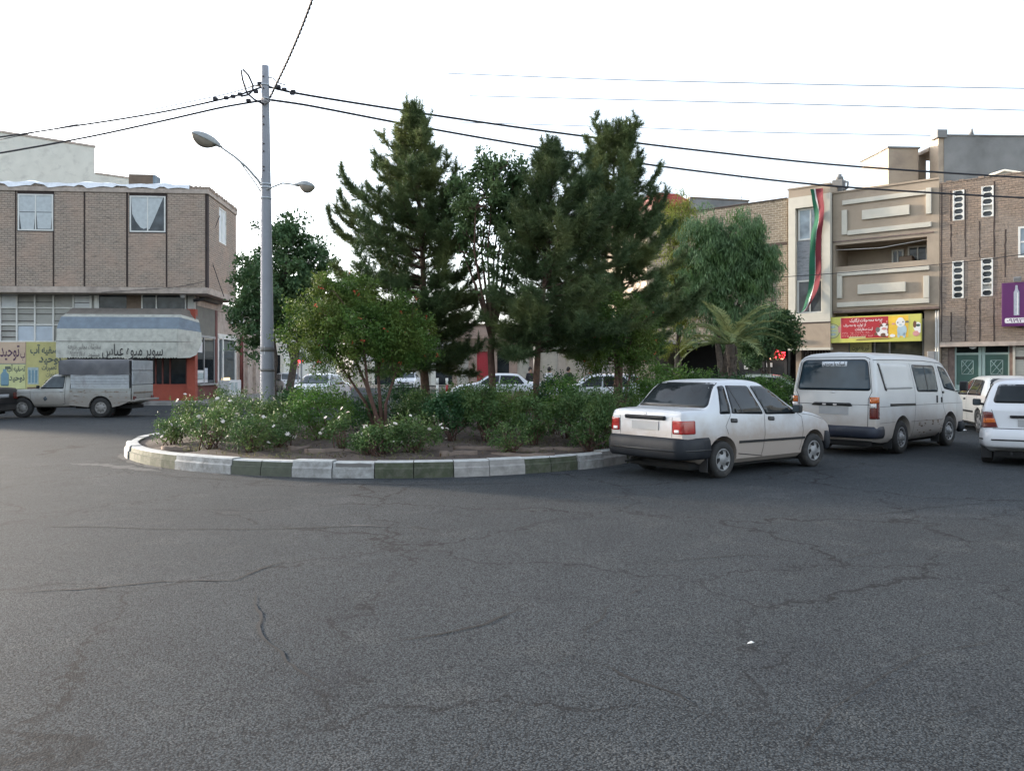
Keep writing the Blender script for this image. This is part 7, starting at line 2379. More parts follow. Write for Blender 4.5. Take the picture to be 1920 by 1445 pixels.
base = at(712, 15.4, island_z(*at(712, 15.4).xy))
stems = [([(0, 0, 0), (-.10, 0, .5), (-.28, .05, 1.0), (-.55, .1, 1.6)], .05, .02), ([(.05, .03, 0), (.0, .05, .6), (-.05, .1, 1.2), (.1, .1, 1.9)], .045, .018), ([(.08, -.03, 0), (-.08, -.05, .45), (-.22, -.1, 1.0), (-.3, -.1, 1.9)], .05, .018),
         ([(-.05, .05, 0), (-.3, .1, .65), (-.6, .1, 1.1), (-1.0, 0, 1.7)], .038, .014), ([(.1, .0, 0), (.12, -.05, .6), (.3, 0, 1.2), (.5, .1, 1.8)], .035, .014)]
ells = [(-.45, 0, 2.05, 1.15, .85, .80, 3), (.40, -.1, 1.85, .72, .6, .62, 1.4), (-1.05, .1, 1.95, .72, .6, .85, 1.5), (-.75, 0, 2.70, .55, .4, .36, .6)]
broad_tree('pomegranate_tree', 'bushy pomegranate with orange red flowers leaning over crooked stems, beside the lamp post', base, stems, ells, 620, .21, 82, (.060, .024), 'leaf_pome', 'bark_red', 5, None, 60, None, .6, .014, (60, 'bloom_red', .042))
base = at(1155, 16.6, .33)
stems = [([(0, 0, 0), (.05, 0, .7), (0, .05, 1.4), (-.1, 0, 2.0)], .05, .02), ([(.08, .05, 0), (.2, .05, .7), (.35, 0, 1.5)], .04, .015)]
ells = [(.0, 0, 2.05, .78, .7, .85, 2), (-.45, 0, 1.7, .45, .5, .6, .8), (.5, .1, 1.9, .5, .5, .7, .9)]
broad_tree('pomegranate_tree', 'pomegranate with sparse orange flowers under the right hand pine', base, stems, ells, 330, .19, 75, (.060, .024), 'leaf_pome', 'bark_red', 8, None, 40, None, .6, .014, (45, 'bloom_red', .04))

G = 'leafy bushes on the roundabout'
for (lab, px, d, rx, zt_, n, m_, lf, lo) in (
    ('dense dark green bush between the left roses and the pomegranate stems', 606, 14.9, .62, 1.30, 3000, 'leaf_bright', (.055, .022), .12),
    ('dark round bush with bare lower stems in front of the tall pine', 842, 14.6, .40, 1.27, 2200, 'leaf_darkbush', (.05, .03), .35),
    ('fresh green bush at the foot of the multi-stemmed tree', 913, 14.5, .44, 1.20, 1900, 'leaf_rose', (.05, .028), .25),
    ('green bush at the foot of the slender pine', 1000, 14.2, .42, 1.06, 1700, 'leaf_rose', (.05, .028), .25),
    ('broad green bush nearest the boot of the white sedan', 1100, 14.6, .56, 1.26, 2600, 'leaf_rose', (.05, .028), .22),
    ('dark bush behind the slender pine trunk', 1040, 16.4, .50, 1.36, 1800, 'leaf_darkbush', (.055, .03), .2),
    ('dark bush behind the pomegranate stems', 745, 17.2, .55, 1.32, 1700, 'leaf_darkbush', (.055, .03), .2),
    ('small bush behind the tall pine trunk', 868, 18.6, .55, 1.30, 1600, 'leaf_bright', (.055, .03), .15),
    ('bush behind the sedan roof on the far side of the roundabout', 1218, 17.4, .50, 1.52, 2000, 'leaf_bright', (.055, .03), .15),
    ('bush behind the sedan boot under the right hand pine', 1160, 15.6, .42, 1.30, 1500, 'leaf_rose', (.05, .028), .2),
    ('bush close to the soil behind the crooked pomegranate stems', 690, 15.9, .50, 1.05, 1500, 'leaf_darkbush', (.05, .03), .15),
    ('bush in the gap behind the multi-stemmed trunk', 955, 15.4, .45, 1.22, 1500, 'leaf_bright', (.05, .028), .15),
    ('bush between the slender pine and the broad green bush', 1062, 15.3, .45, 1.28, 1500, 'leaf_bright', (.05, .028), .15),
    ('bush between the crooked stems and the tall pine trunk', 778, 15.9, .42, 1.12, 1400, 'leaf_rose', (.05, .028), .15),
    ('green bush right against the kerb behind the sedan boot', 1135, 13.9, .40, 1.02, 1300, 'leaf_rose', (.05, .028), .2),
    ('low bush at the lamp post foot', 545, 16.4, .48, 1.14, 1600, 'leaf_darkbush', (.05, .03), .15)):
    c = at(px, d); bush('green_bush', lab, c.x, c.y, rx, rx * .85, 0, zt_, n, lf, m_, int(px), None, 11, G, 'bush', lo)
G = 'white flowering rose bushes'
for (lab, px, d, rx, zt_, n, nb) in (
    ('rose bush at the left tip of the roundabout', 330, 15.0, .42, .78, 1100, 3),
    ('rose bush with white blooms left of the lamp post, nearest the kerb', 395, 13.9, .46, .80, 1400, 6),
    ('rose bush behind the left tip of the roundabout', 375, 15.8, .50, .98, 1400, 5),
    ('wide rose bush below the lamp post', 455, 14.9, .55, 1.02, 1900, 7),
    ('rose bush leaning over the kerb below the lamp post', 470, 13.4, .50, .74, 1500, 5),
    ('rose bush directly in front of the lamp post', 505, 15.4, .48, 1.06, 1500, 4),
    ('rose bush beside the dense dark green bush', 525, 14.0, .42, .88, 1300, 3),
    ('rose bush at the rear left of the roundabout', 430, 16.8, .50, 1.06, 1300, 4),
    ('small thin rose bush with two white blooms below the pomegranate', 640, 13.3, .25, .86, 500, 3),
    ('rose bush with white blooms in front of the crooked pomegranate stems', 720, 13.2, .40, .74, 1200, 4),
    ('rose bush full of white blooms left of the dark round bush', 778, 13.2, .42, .80, 1400, 9),
    ('sprawling low rose bush close to the kerb below the tall pine', 700, 12.8, .38, .58, 800, 2),
    ('thin rose bush close to the kerb below the slender pine', 955, 13.2, .40, .78, 700, 0),
    ('thin rose bush behind the sedan boot close to the kerb', 1105, 13.6, .42, .82, 800, 0)):
    c = at(px, d); bush('rose_bush', lab, c.x, c.y, rx, rx * .8, 0, zt_, n, (.042, .024), 'leaf_rose', int(px * 3 + d), (nb * 2, .042) if nb else None, 14, G, 'rose bush', .18)

for a0, a1, w_ in ((-160, -128, .16), (-120, -92, .13), (-84, -62, .15), (-55, -40, .13)):
    crack([tuple(isl(R(a), .10)) for a in np.linspace(a0, a1, 7)], w_, 'patch', .003, 'gutter_dust', .12)
D0 = 18.0
M['pole_grey'] = mat_plain('grey_painted_pole', (0.27, 0.275, 0.30), .6, var=.08, vscale=2, dirt=(.20, .20, .21), dirt_amt=.4, dscale=2, bumps=.1)
M['lamp_body'] = mat_plain('lamp_housing', (0.36, 0.37, 0.36), .5, .2, dirt=(.22, .22, .21), dirt_amt=.5, dscale=6)
M['lamp_bowl'] = mat_plain('dusty_lamp_bowl', (0.34, 0.29, 0.235), .35, var=.15, vscale=6)
M['cable'] = mat_plain('black_cable', (0.022, 0.021, 0.026), .7)
M['cable_pale'] = mat_plain('grey_strand', (0.30, 0.28, 0.27), .7)
pb = at(502, D0, island_z(*at(502, D0).xy))
ztop = zat(124, D0)
po = thing('lamp_post', 'tall grey tapered post with two street lamps and cables on the roundabout', 'lamp post', pb)
H = ztop - pb.z
dx = at(497, D0).x - pb.x
b = MB(); n = 14
b.tube([(dx * i / n, 0, H * i / n) for i in range(n + 1)], [.165 - .085 * i / n for i in range(n + 1)], M['pole_grey'], 24)
b.build('pole', po)
for py in (146, 168, 221, 236, 272, 286, 315, 322):
    z = zat(py, D0) - pb.z; b = MB(); b.lathe([(.018, -.015), (.018, .01), (0, .012)], M['slot'], 8, 'y', True, Matrix.Translation((dx * z / H - .012, -(.165 - .085 * z / H) , z))); b.build('bolt_hole', po)
for py, hh in ((655, .05), (694, .03)):
    z = zat(py, D0) - pb.z; rr0 = .165 - .085 * z / H; b = MB(); b.lathe([(rr0 + .001, z - hh), (rr0 + .006, z - hh), (rr0 + .006, z + hh), (rr0 + .001, z + hh)], M['ink_faded'], 24, 'z', True, Matrix.Translation((dx * z / H, 0, 0))); b.build('clamp_band', po)
z = zat(657, D0) - pb.z
b = MB(); rr0 = .165 - .085 * z / H; b.add([(-.13, -rr0 * .70, z - .09), (-.02, -rr0 - .006, z - .09), (-.02, -rr0 - .006, z + .09), (-.13, -rr0 * .70, z + .09)], [(0, 1, 2, 3)], M['paper']); b.build('paper_notice', po)


def rel(px, py, d): return Vector((at(px, d).x - pb.x, d - pb.y, zat(py, d) - pb.z))


def lamp_head(parent, nose, tail, width, height):
    """dish of a street lamp from the arm end (tail) to its nose"""
    ax = (nose - tail); L = ax.length; x = ax.normalized(); y = Vector((0, 1, 0)); zax = x.cross(y).normalized()
    if zax.z < 0: zax = -zax
    T = Matrix((x.to_4d(), y.to_4d(), zax.to_4d(), (0, 0, 0, 1))).transposed(); T.translation = tail; T[3] = (0, 0, 0, 1)
    T = Matrix.Translation(tail) @ Matrix((x, y, zax)).transposed().to_4x4()
    for nm, m_, s0 in (('lamp_hood', 'lamp_body', 1), ('lamp_bowl', 'lamp_bowl', -1)):
        vs, fs = [], []
        nu, nv = 16, 10
        for i in range(nu + 1):
            t = i / nu; w_ = width * (math.sin(math.pi * min(1, .12 + t * .88)) ** .55 * (.45 + .55 * min(1, t * 2.2)) + .02)
            hh = (height * (.55 if s0 > 0 else .75)) * (math.sin(math.pi * min(1, .08 + t * .92)) ** .6 if s0 > 0 else math.sin(math.pi * min(1, max(0, (t - .12) / .88))) ** .7)
            for j in range(nv + 1):
                a = math.pi * j / nv
                vs.append((t * L, w_ * math.cos(a) * (1 if s0 > 0 else .92), s0 * hh * math.sin(a) + (0 if s0 > 0 else -.004)))
        for i in range(nu):
            for j in range(nv): fs.append((i * (nv + 1) + j, (i + 1) * (nv + 1) + j, (i + 1) * (nv + 1) + j + 1, i * (nv + 1) + j + 1))
        b = MB(); b.add(vs, fs, M[m_], True, T)
        if s0 > 0:
            b.tube([T @ Vector((-.06, 0, 0)), T @ Vector((L * .12, 0, .01))], [.028, .045], M['lamp_body'], 10)
        b.build(nm, parent)


arm = MB(); arm.tube([rel(493, 352, D0), rel(484, 338, D0), rel(462, 313, D0 - .1), rel(440, 294, D0 - .25), rel(411, 274, D0 - .4)], [.030, .028, .025, .022, .020], M['lamp_body'], 10)
arm.tube([rel(494, 368, D0), rel(480, 345, D0), rel(459, 316, D0 - .1), rel(448, 301, D0 - .2)], .014, M['lamp_body'], 8); ao = arm.build('lamp_arm', po)
lamp_head(ao, rel(359, 249, D0 - .75), rel(411, 274, D0 - .4), .21, .24)
arm = MB(); arm.tube([rel(500, 356, D0 - .1), rel(513, 350, D0 - .1), rel(530, 343.5, D0 - .1), rel(558, 347, D0 - .1)], .018, M['lamp_body'], 8); ao = arm.build('lamp_arm', po)
lamp_head(ao, rel(591, 351, D0 - .1), rel(557, 347, D0 - .1), .14, .20)
for py in (346, 352, 372, 160, 186):
    z = zat(py, D0) - pb.z; rr0 = .165 - .085 * z / H; b = MB(); b.lathe([(rr0, z - .02), (rr0 + .012, z - .02), (rr0 + .012, z + .02), (rr0, z + .02)], M['steel'], 20, 'z', True, Matrix.Translation((dx * z / H, 0, 0))); b.build('steel_band', po)
for (px, py) in ((487, 157), (480, 172), (450, 177), (437, 181), (424, 184), (404, 186), (466, 189), (522, 163), (533, 168), (548, 175), (550, 172)):
    q = rel(px, py, D0); b = MB(); b.box(q - Vector((.05, .04, .035)), q + Vector((.05, .04, .035)), M['cable'], None, .012); b.build('cable_clamp', po)
b = MB(); b.tube([rel(495, 196, D0 - .1), rel(477, 187, D0 - .15), rel(463, 175, D0 - .1), rel(455, 150, D0 - .1), rel(452, 133, D0), rel(456, 131, D0), rel(466, 142, D0), rel(474, 160, D0), rel(474, 170, D0), rel(466, 178, D0), rel(452, 181, D0)], .022, M['cable'], 7); b.build('cable_loop', po)
b = MB(); b.tube([rel(503, 145, D0), rel(512, 147, D0), rel(522, 156, D0), rel(536, 160, D0)], .012, M['cable'], 6)
rr = random.Random(6)
for k in range(7): b.tube([rel(491 + rr.uniform(-2, 4), 184 + rr.uniform(-3, 4), D0 - .12), rel(498 + rr.uniform(-5, 5), 192 + rr.uniform(-6, 6), D0 - .18), rel(506 + rr.uniform(-3, 3), 190 + rr.uniform(-6, 4), D0 - .1)], .012, M['cable_pale'], 5)
b.build('wire_knot', po)


def cable(label, pts, r, m='cable', twist=False, name='overhead_cable', group=None, n=40):
    P = [Vector((at(px, d).x, d, zat(py, d))) for px, py, d in pts]
    t = np.arange(len(P)); tq = np.linspace(0, len(P) - 1, n)
    C = [pchip(t, np.array([p[i] for p in P]), tq) for i in range(3)]
    Q = [Vector((C[0][i], C[1][i], C[2][i])) for i in range(n)]
    b = MB(); b.tube(Q, r, M[m], 6)
    o = b.build(name); tag(o, label, 'cable', group)
    if twist:
        b = MB(); S_ = []
        N = n * 10
        for i in range(N):
            s = i / (N - 1) * (n - 1); k = min(n - 2, int(s)); p = Q[k].lerp(Q[k + 1], s - k); dr = (Q[k + 1] - Q[k]).normalized()
            a = dr.orthogonal().normalized(); c = dr.cross(a); ph = i * .55
            S_.append(p + (a * math.cos(ph) + c * math.sin(ph)) * r * 1.1)
        b.tube(S_, r * .55, M['cable_pale'], 5); b.build('pale_strand', o)
    return o


GC = 'overhead cables'
cable('upper thick black cable from the lamp post to the right edge', [(503, 163, 18), (545, 173, 18.2), (760, 208, 19), (1000, 243, 20), (1300, 281, 21), (1600, 312, 22), (1920, 333, 23), (2150, 345, 24)], .026, group=GC)
cable('lower thick black cable from the lamp post to the right edge', [(503, 187, 18), (560, 195, 18.2), (760, 233, 19), (1000, 275, 20), (1300, 320, 21), (1600, 352, 22), (1920, 371, 23), (2150, 380, 24)], .026, group=GC)
cable('upper cable from the lamp post to the left edge', [(490, 164, 18), (430, 183, 18.1), (300, 211, 18.6), (150, 235, 19.2), (0, 257, 20), (-160, 276, 21)], .020, group=GC)
cable('lower cable from the lamp post to the left edge', [(490, 189, 18), (430, 199, 18.1), (300, 228, 18.6), (150, 260, 19.2), (0, 287, 20), (-160, 312, 21)], .022, group=GC)
cable('thin wire beside the upper left cable', [(490, 158, 18), (400, 182, 18.2), (280, 207, 18.8), (140, 234, 19.4), (0, 262, 20.2)], .010, group=GC)
cable('twisted black and pale cable climbing from the lamp post to the top edge', [(506, 183, 17.9), (525, 143, 17.0), (545, 100, 16.0), (566, 50, 15.0), (588, -8, 14.0), (620, -90, 12.8)], .020, twist=True, group=GC)
cable('highest thin distant wire across the right sky', [(840, 138, 40), (1200, 151, 40), (1920, 166, 40), (2100, 168, 40)], .017, group=GC)
cable('middle thin distant wire across the right sky', [(880, 180, 40), (1400, 193, 40), (1920, 207, 40), (2100, 211, 40)], .017, group=GC)
cable('lowest thin distant wire across the right sky', [(840, 229, 40), (1300, 244, 40), (1765, 255, 38), (1772, 254, 35.4)], .016, group=GC)
cable('thin distant wire at the upper left of the sky', [(-60, 100, 40), (185, 141, 40), (330, 156, 40), (495, 162, 18)], .016, group=GC)
cable('service cable strung across the beige building front', [(1440, 521, 33), (1560, 513, 32), (1700, 501, 30.5), (1800, 492, 29), (1930, 475, 27.5), (2050, 455, 26)], .015, group=GC)
cable('thin dark cable draped down the side of the brick corner building', [(412, 405, 40.2), (392, 452, 38.9), (386, 464, 38.1), (392, 478, 38.9), (408, 522, 39.6), (420, 556, 40.4)], .018, group=GC)
cable('thin cable slung under the brick building slab', [(190, 548, 37.8), (330, 538, 38.0), (386, 527, 38.1)], .012, group=GC)
base = at(528, 30.0, .05)
stems = [([(.22, 0, 0), (.30, 0, .9), (.48, .0, 1.9), (.70, 0, 3.0)], .17, .10), ([(-.30, 0, 0), (-.35, 0, 1.0), (-.25, 0, 2.0), (-.4, 0, 3.2)], .16, .09), ([(.45, 0, 1.9), (.2, 0, 2.8), (.1, 0, 4.2)], .09, .05)]
ells = [(0, 0, 4.55, 1.75, 1.7, 1.75, 3), (-1.05, 0, 3.5, .95, 1.2, 1.5, 1.2), (.85, 0, 3.9, 1.1, 1.2, 1.5, 1.4), (.15, 0, 6.3, .95, 1.0, 1.0, .9), (-1.2, 0, 5.1, .75, .9, .75, .4), (1.2, 0, 5.6, .7, .8, .7, .4)]
broad_tree('street_tree', 'dense green street tree behind the lamp post beside the brick building', base, stems, ells, 430, .36, 62, (.15, .085), 'leaf_dull', 'bark_grey', 41, None, 60, None, .5, .03)
base = at(1352, 27.0, .05)
stems = [([(0, 0, 0), (.05, 0, 1.2), (-.1, 0, 2.4), (-.2, 0, 4.2)], .14, .07), ([(0, 0, 1.4), (.4, 0, 2.8), (.7, 0, 4.3)], .09, .05)]
ells = [(-.45, 0, 5.7, .95, 1.0, 1.2, 1.4), (.75, 0, 5.9, .7, .8, .95, .9), (1.25, 0, 4.9, .75, .9, 1.1, 1.0), (.1, 0, 4.8, 1.1, .9, 1.0, 1.1), (-.8, 0, 3.9, .9, .9, 1.2, 1.0), (.5, 0, 3.2, 1.2, .9, .9, .9)]
broad_tree('willow_tree', 'blue green willow like tree with drooping leaves in front of the yellow brick building', base, stems, ells, 520, .32, 76, (.20, .030), 'leaf_willow', 'bark_grey', 43, None, 40, (0, 0, -1.6), .2, .022)
base = at(1268, 28.0, .05)
stems = [([(0, 0, 0), (0, 0, 1.4), (.1, 0, 3.0), (.05, 0, 4.2)], .11, .05)]
ells = [(.05, 0, 6.55, .78, .6, .95, 1.8), (.1, 0, 4.8, .95, .8, 1.4, 1.7), (-.2, 0, 2.9, .8, .8, .9, .8)]
broad_tree('yellow_green_tree', 'narrow yellow green tree beside the right hand pine', base, stems, ells, 210, .28, 62, (.15, .024), 'leaf_yellow', 'bark_grey', 44, None, 30, (0, 0, -1.0), .3, .02)
base = at(1440, 31.0, .15)
stems = [([(0, 0, 0), (.05, 0, 1.2), (0, 0, 2.2)], .08, .05)]
ells = [(0, 0, 3.0, 1.1, 1.0, 1.05, 2), (-.6, 0, 2.4, .7, .8, .8, .8), (.7, 0, 2.9, .55, .6, .75, .7)]
broad_tree('street_tree', 'small dark street tree in front of the red neon shop', base, stems, ells, 260, .27, 60, (.12, .065), 'leaf_dull', 'bark_grey', 45, None, 40, None, .5, .02)

MC = Vector((6.6, 25.0)); MR = (4.4, 2.7)
vs = [(MC.x + MR[0] * math.cos(a), MC.y + MR[1] * math.sin(a)) for a in np.linspace(0, 2 * math.pi, 48, endpoint=False)]
b = MB(); b.prism([(MC.x + (x - MC.x) * .95, MC.y + (y - MC.y) * .93) for x, y in vs], 0, .2, M['soil'], 'z'); o = b.build('planting_bed'); o['kind'] = 'structure'
b = MB()
for i in range(48):
    a, c = vs[i], vs[(i + 1) % 48]; ia = (MC.x + (a[0] - MC.x) * .95, MC.y + (a[1] - MC.y) * .93); ic = (MC.x + (c[0] - MC.x) * .95, MC.y + (c[1] - MC.y) * .93)
    m_ = M['kerb_white'] if (i // 2) % 2 else M['kerb_green']
    P8 = [(*a, 0), (*c, 0), (*ic, 0), (*ia, 0), (*a, .24), (*c, .24), (*ic, .24), (*ia, .24)]
    b.add(P8, [(4, 5, 6, 7), (0, 1, 5, 4), (2, 3, 7, 6)], m_)
o = b.build('median_kerb'); o['kind'] = 'structure'
_iz = island_z
def island_z(x, y):
    return .2 if ((x - MC.x) / MR[0]) ** 2 + ((y - MC.y) / MR[1]) ** 2 < 1 else _iz(x, y)
G = 'hedge bushes on the planted strip behind the cars'
for (lab, px, d, rx, zt_, n, m_, nb) in (
    ('leafy bush with pale flowers left of the palm trunk', 1300, 22.6, .75, 1.50, 1700, 'leaf_bright', 3),
    ('leafy bush beside the silver car behind the palm', 1430, 22.8, .75, 1.42, 1900, 'leaf_bright', 9),
    ('leafy bush between the palm and the van', 1485, 22.9, .60, 1.34, 1500, 'leaf_rose', 7),
    ('dark bush at the foot of the palm', 1360, 22.8, .65, 1.42, 1500, 'leaf_darkbush', 2),
    ('bush at the left end of the planted strip', 1235, 23.6, .80, 1.48, 1600, 'leaf_bright', 0),
    ('wide bush hidden low behind the sedan roof', 1395, 24.4, .85, 1.40, 1500, 'leaf_darkbush', 2)):
    c = at(px, d); bush('hedge_bush', lab, c.x, c.y, rx, rx * .7, 0, zt_, n, (.085, .045), m_, int(px * 2), (nb, .06) if nb else None, 9, G, 'bush', .05)

pc = at(1372, 23.6, .2)
pm = thing('palm_tree', 'short date palm with arching feathery fronds behind the sedan', 'palm', pc)
b = MB(); b.tube([(0, 0, -.05), (.05, 0, .8), (.0, 0, 1.55), (-.05, 0, 2.15)], [.15, .13, .12, .14], M['bark_grey'], 12)
for k in range(46):
    a = k * 2.4; z = .35 + k * .037; b.prism([(-.05, 0), (.05, 0), (.02, .13), (-.02, .13)], .115, .155, M['bark_grey'], 'y', Matrix.Translation((.0, 0, z)) @ Matrix.Rotation(a, 4, 'Z'))
b.build('trunk', pm)
rr = random.Random(12)
for k in range(19):
    a = k * 2.399 + rr.gauss(0, .15); el = R([72, 58, 48, 36, 24, 8][k % 6]) + rr.gauss(0, .06); L = rr.uniform(1.45, 1.9)
    if k == 3: a, el, L = -.12, R(34), 1.75
    if k == 5: a, el, L = -.35, R(46), 1.55
    p = Vector((-.05, 0, 2.15)); pts = [p.copy()]; e = el
    for q in range(14):
        e -= (.055 + .05 * q / 14) * (1.1 if el < 1 else .9)
        p = p + Vector((math.cos(a) * math.cos(e), math.sin(a) * math.cos(e), math.sin(e))) * (L / 14); pts.append(p.copy())
    b = MB(); b.tube(pts, [.018 - .014 * i / 14 for i in range(15)], M['frond'], 5)
    for q in range(2, 15):
        for half in (0, .5):
            if q == 14 and half: continue
            pp = pts[q] if not half else pts[q].lerp(pts[min(14, q + 1)], .5)
            t = (pts[q] - pts[q - 1]).normalized(); sd = t.cross(Vector((0, 0, 1))).normalized()
            ll = .34 * math.sin(math.pi * min(.92, .22 + q / 17)) + .05
            for sg in (-1, 1):
                dv = (t * .85 + sd * sg * .8 + Vector((0, 0, .25 + rr.gauss(0, .12)))).normalized(); tip = pp + dv * ll - Vector((0, 0, .06)); wv = t * .02
                b.add([pp - wv, pp + wv, pp.lerp(tip, .55) + wv * .9 + Vector((0, 0, .02)), tip, pp.lerp(tip, .55) - wv * .9 + Vector((0, 0, .02))], [(0, 1, 2, 3, 4)], M['frond'])
    b.build('frond', pm)
st = thing('support_stake', 'thin wooden stake leaning beside the palm', 'stake', at(1316, 23.0, .2)); b = MB(); b.tube([(0, 0, 0), (.28, .1, 1.15)], .025, M['brown_board'], 6); b.build('rod', st)

N = 1500
P = np.stack([rng.uniform(-4.2, 3.8, N), rng.uniform(31.5, 34.0, N), np.zeros(N)], 1)
V1, F1 = needle_arrays(P + np.array([0, 0, .0]), np.tile(np.array([[0, 0, 1.0]]), (N, 1)), 16, 1.15, .018, .16, 0)
o = link('tall_grass', fast_mesh('tall_grass', V1, F1, [M['grass_dry']])); o['kind'] = 'stuff'; tag(o, 'tall yellow green grass growing across the road behind the pines', 'grass')
for (px, d, lab, m2) in ((838, 31.2, 'red and white marker post in the tall grass', 'sign_red'), (820, 31.0, 'pale thin marker post at the left end of the tall grass', 'white_frame')):
    t = thing('marker_post', lab, 'post', at(px, d, 0)); b = MB()
    for k in range(5): b.tube([(0, 0, k * .26), (0, 0, k * .26 + .26)], .05, M[m2] if k % 2 else M['white_frame'], 8)
    b.build('shaft', t)
sp = thing('sign_post', 'thin grey post standing in front of the parked hatchback across the road', 'post', at(565, 33, 0)); b = MB(); b.tube([(0, 0, 0), (0, 0, 2.35)], .04, M['grey_metal'], 8); b.build('shaft', sp)
b = MB(); b.box((-.2, -.03, 2.0), (.2, -.01, 2.35), M['grey_metal']); b.build('plate', sp)
rp = at(558, 44, 0)
rsn = thing('red_shop_lamp', 'small glowing red sign beyond the street tree', 'sign', (rp.x, 44, 2.1)); b = MB(); b.prism(rpoly([(-.35, 0), (.28, -.1), (.3, .28), (-.2, .36)], .08), 0, .08, M['neon_red'], 'y'); b.build('face', rsn)
b = MB(); b.tube([(0, .1, -2.1), (0, .1, .1)], .04, M['grey_metal'], 8); b.build('post', rsn)

M['neon_red2'] = M['neon_red']
M['shop_pink'] = mat_plain('pinkish_render', (0.36, 0.27, 0.22), .9, var=.12)
M['shop_pale'] = mat_plain('pale_render', (0.42, 0.38, 0.33), .9, var=.1)


def shop_building(label, x0, x1, y, h, wallm, bays, rz=0.0, band=None, depth=8):
    t = thing('shop_building', label, 'building', (x0, y, 0), R(rz), 'low shop buildings beyond the roundabout')
    W = x1 - x0; n = len(bays); bw = W / n
    hs = [(i * bw + .25, (i + 1) * bw - .25, .12, 2.75) for i in range(n)]
    hs2 = [(i * bw + bw * .3, (i + 1) * bw - bw * .3, 4.0, 5.2) for i in range(n)] if h > 5.6 else []
    b = MB(); b.wall(0, W, .1, h, hs + hs2, 0, .3, M[wallm]); b.box((0, .3, h - .3), (W, depth, h - .2), M['cement']); b.box((0, .3, .1), (.25, depth, h), M[wallm]); b.box((W - .25, .3, .1), (W, depth, h), M[wallm]); b.build('wall', t)
    b = MB(); b.box((-.05, -.08, h), (W + .05, .35, h + .12), M['brown_board']); b.build('coping', t)
    for hh in hs2: window(t, *hh, .05, 2, 1)
    for (a, c, z0, z1), k in zip(hs, bays):
        b = MB()
        if k == 's':
            z = z0
            while z < z1 - .02: b.box((a, .12, z), (c, .16, min(z1, z + .09)), M['shutter_white']); b.box((a, .14, z + .09), (c, .17, z + .105), M['shutter_white']); z += .105
            b.build('roll_shutter', t)
        elif k == 'r':
            for i in range(14): b.box((a + (c - a) * i / 14, .12 + .03 * (i % 2), z0), (a + (c - a) * (i + 1) / 14, .16 + .03 * (i % 2), z1), M['sign_red'])
            b.build('red_curtain', t)
        elif k == 'g':
            for i in range(15): b.box((a + (c - a) * i / 15, .12, z0), (a + (c - a) * (i + .45) / 15, .16, z1), M['white_frame'])
            b.build('barred_gate', t); d_ = MB(); d_.box((a, .8, z0), (c, .9, z1), M['dark_room']); d_.build('dark_opening', t)
        else:
            b.box((a, .15, z0), (c, .17, z1), M['glass']); b.build('shop_window', t)
    if band:
        b = MB(); b.box((.3, -.12, 2.85), (W - .3, 0, 3.55), M[band]); b.build('sign_band', t)
    return t


shop_building('low shop with a red curtain seen between the pine trunks', -3.6, 1.3, 49.0, 4.3, 'shop_pink', 'srws', 0, 'brown_board')
shop_building('low shop with pale roller shutters seen right of the slender pine trunk', 1.45, 7.6, 48.6, 4.5, 'shop_pale', 'ssgs', -4, 'panel_pale')
shop_building('two storey building with barred gate behind the right hand pine', 7.9, 13.5, 46.5, 6.4, 'shop_pink', 'gws', -20, 'panel_blue')
shop_building('distant two storey building closing the far street', -22, -3, 112, 7.0, 'shop_pale', 'swsws', 0, 'panel_pale')
shop_building('distant low building right of the far street', -14.5, -5.0, 84, 4.6, 'cream_wall', 'wsw', 0, 'panel_pale')
shop_building('cream two storey house further down the side street', -24.0, -16.9, 60, 6.2, 'cream_wall', 'wsw', 0, None, 18)

g_ = 'white cars across the road'
proto = thing('white_sedan', 'white sedan passing sideways behind the pine trunks', 'car', (.42, 39.5, 0), R(180), g_)
rounded_sedan(proto, 'clean_white')
bpy.context.view_layer.update()


def copy_car(src, name, label, x, y, deg, group=g_):
    c = dup_tree(src); c.name = name; c['label'] = label
    if group: c['group'] = group
    place(c, x, y, deg); return c


copy_car(proto, 'white_sedan', 'white sedan half hidden by the pomegranate under the right hand pine', 5.6, 36.5, 178)
copy_car(proto, 'white_sedan', 'white sedan whose roof shows behind the slender pine, ahead of another', 4.6, 33.2, 183)
copy_car(proto, 'white_sedan', 'distant white sedan facing the camera beside the tall pine trunk', -8.6, 68, -90)
c8 = copy_car(proto, 'white_sedan', 'white sedan facing the camera behind the dense dark green bush', -8.75, 38.5, -96)
hp = thing('white_hatchback', 'white hatchback facing the camera across the road beside the leaning tree trunk', 'car', (0, 0, 0), 0, g_)
boxy_car(hp, 'clean_white', 'hatch', 'clean_white', False)
place(hp, -15.9, 57.0, -62)
ws = thing('sunlit_sedan', 'white sedan with sunlight put into its paint, parked between the van and the right edge hatchback', 'car', (0, 0, 0), 0)
rounded_sedan(ws, 'sunlit_white')
place(ws, 12.59, 20.3, 75)
dk = thing('dark_sedan', 'dark sedan cut off by the left edge in front of the pickup', 'car', (0, 0, 0), 0)
rounded_sedan(dk, 'dark_paint', tail='lamp_dark'); place(dk, -17.7, 26.6, 180)
sc_ = thing('silver_car', 'pale greenish car whose roof shows behind the hedge by the neon shop', 'car', (0, 0, 0), 0)
rounded_sedan(sc_, 'green_grey_paint'); place(sc_, 8.2, 29.4, -20)


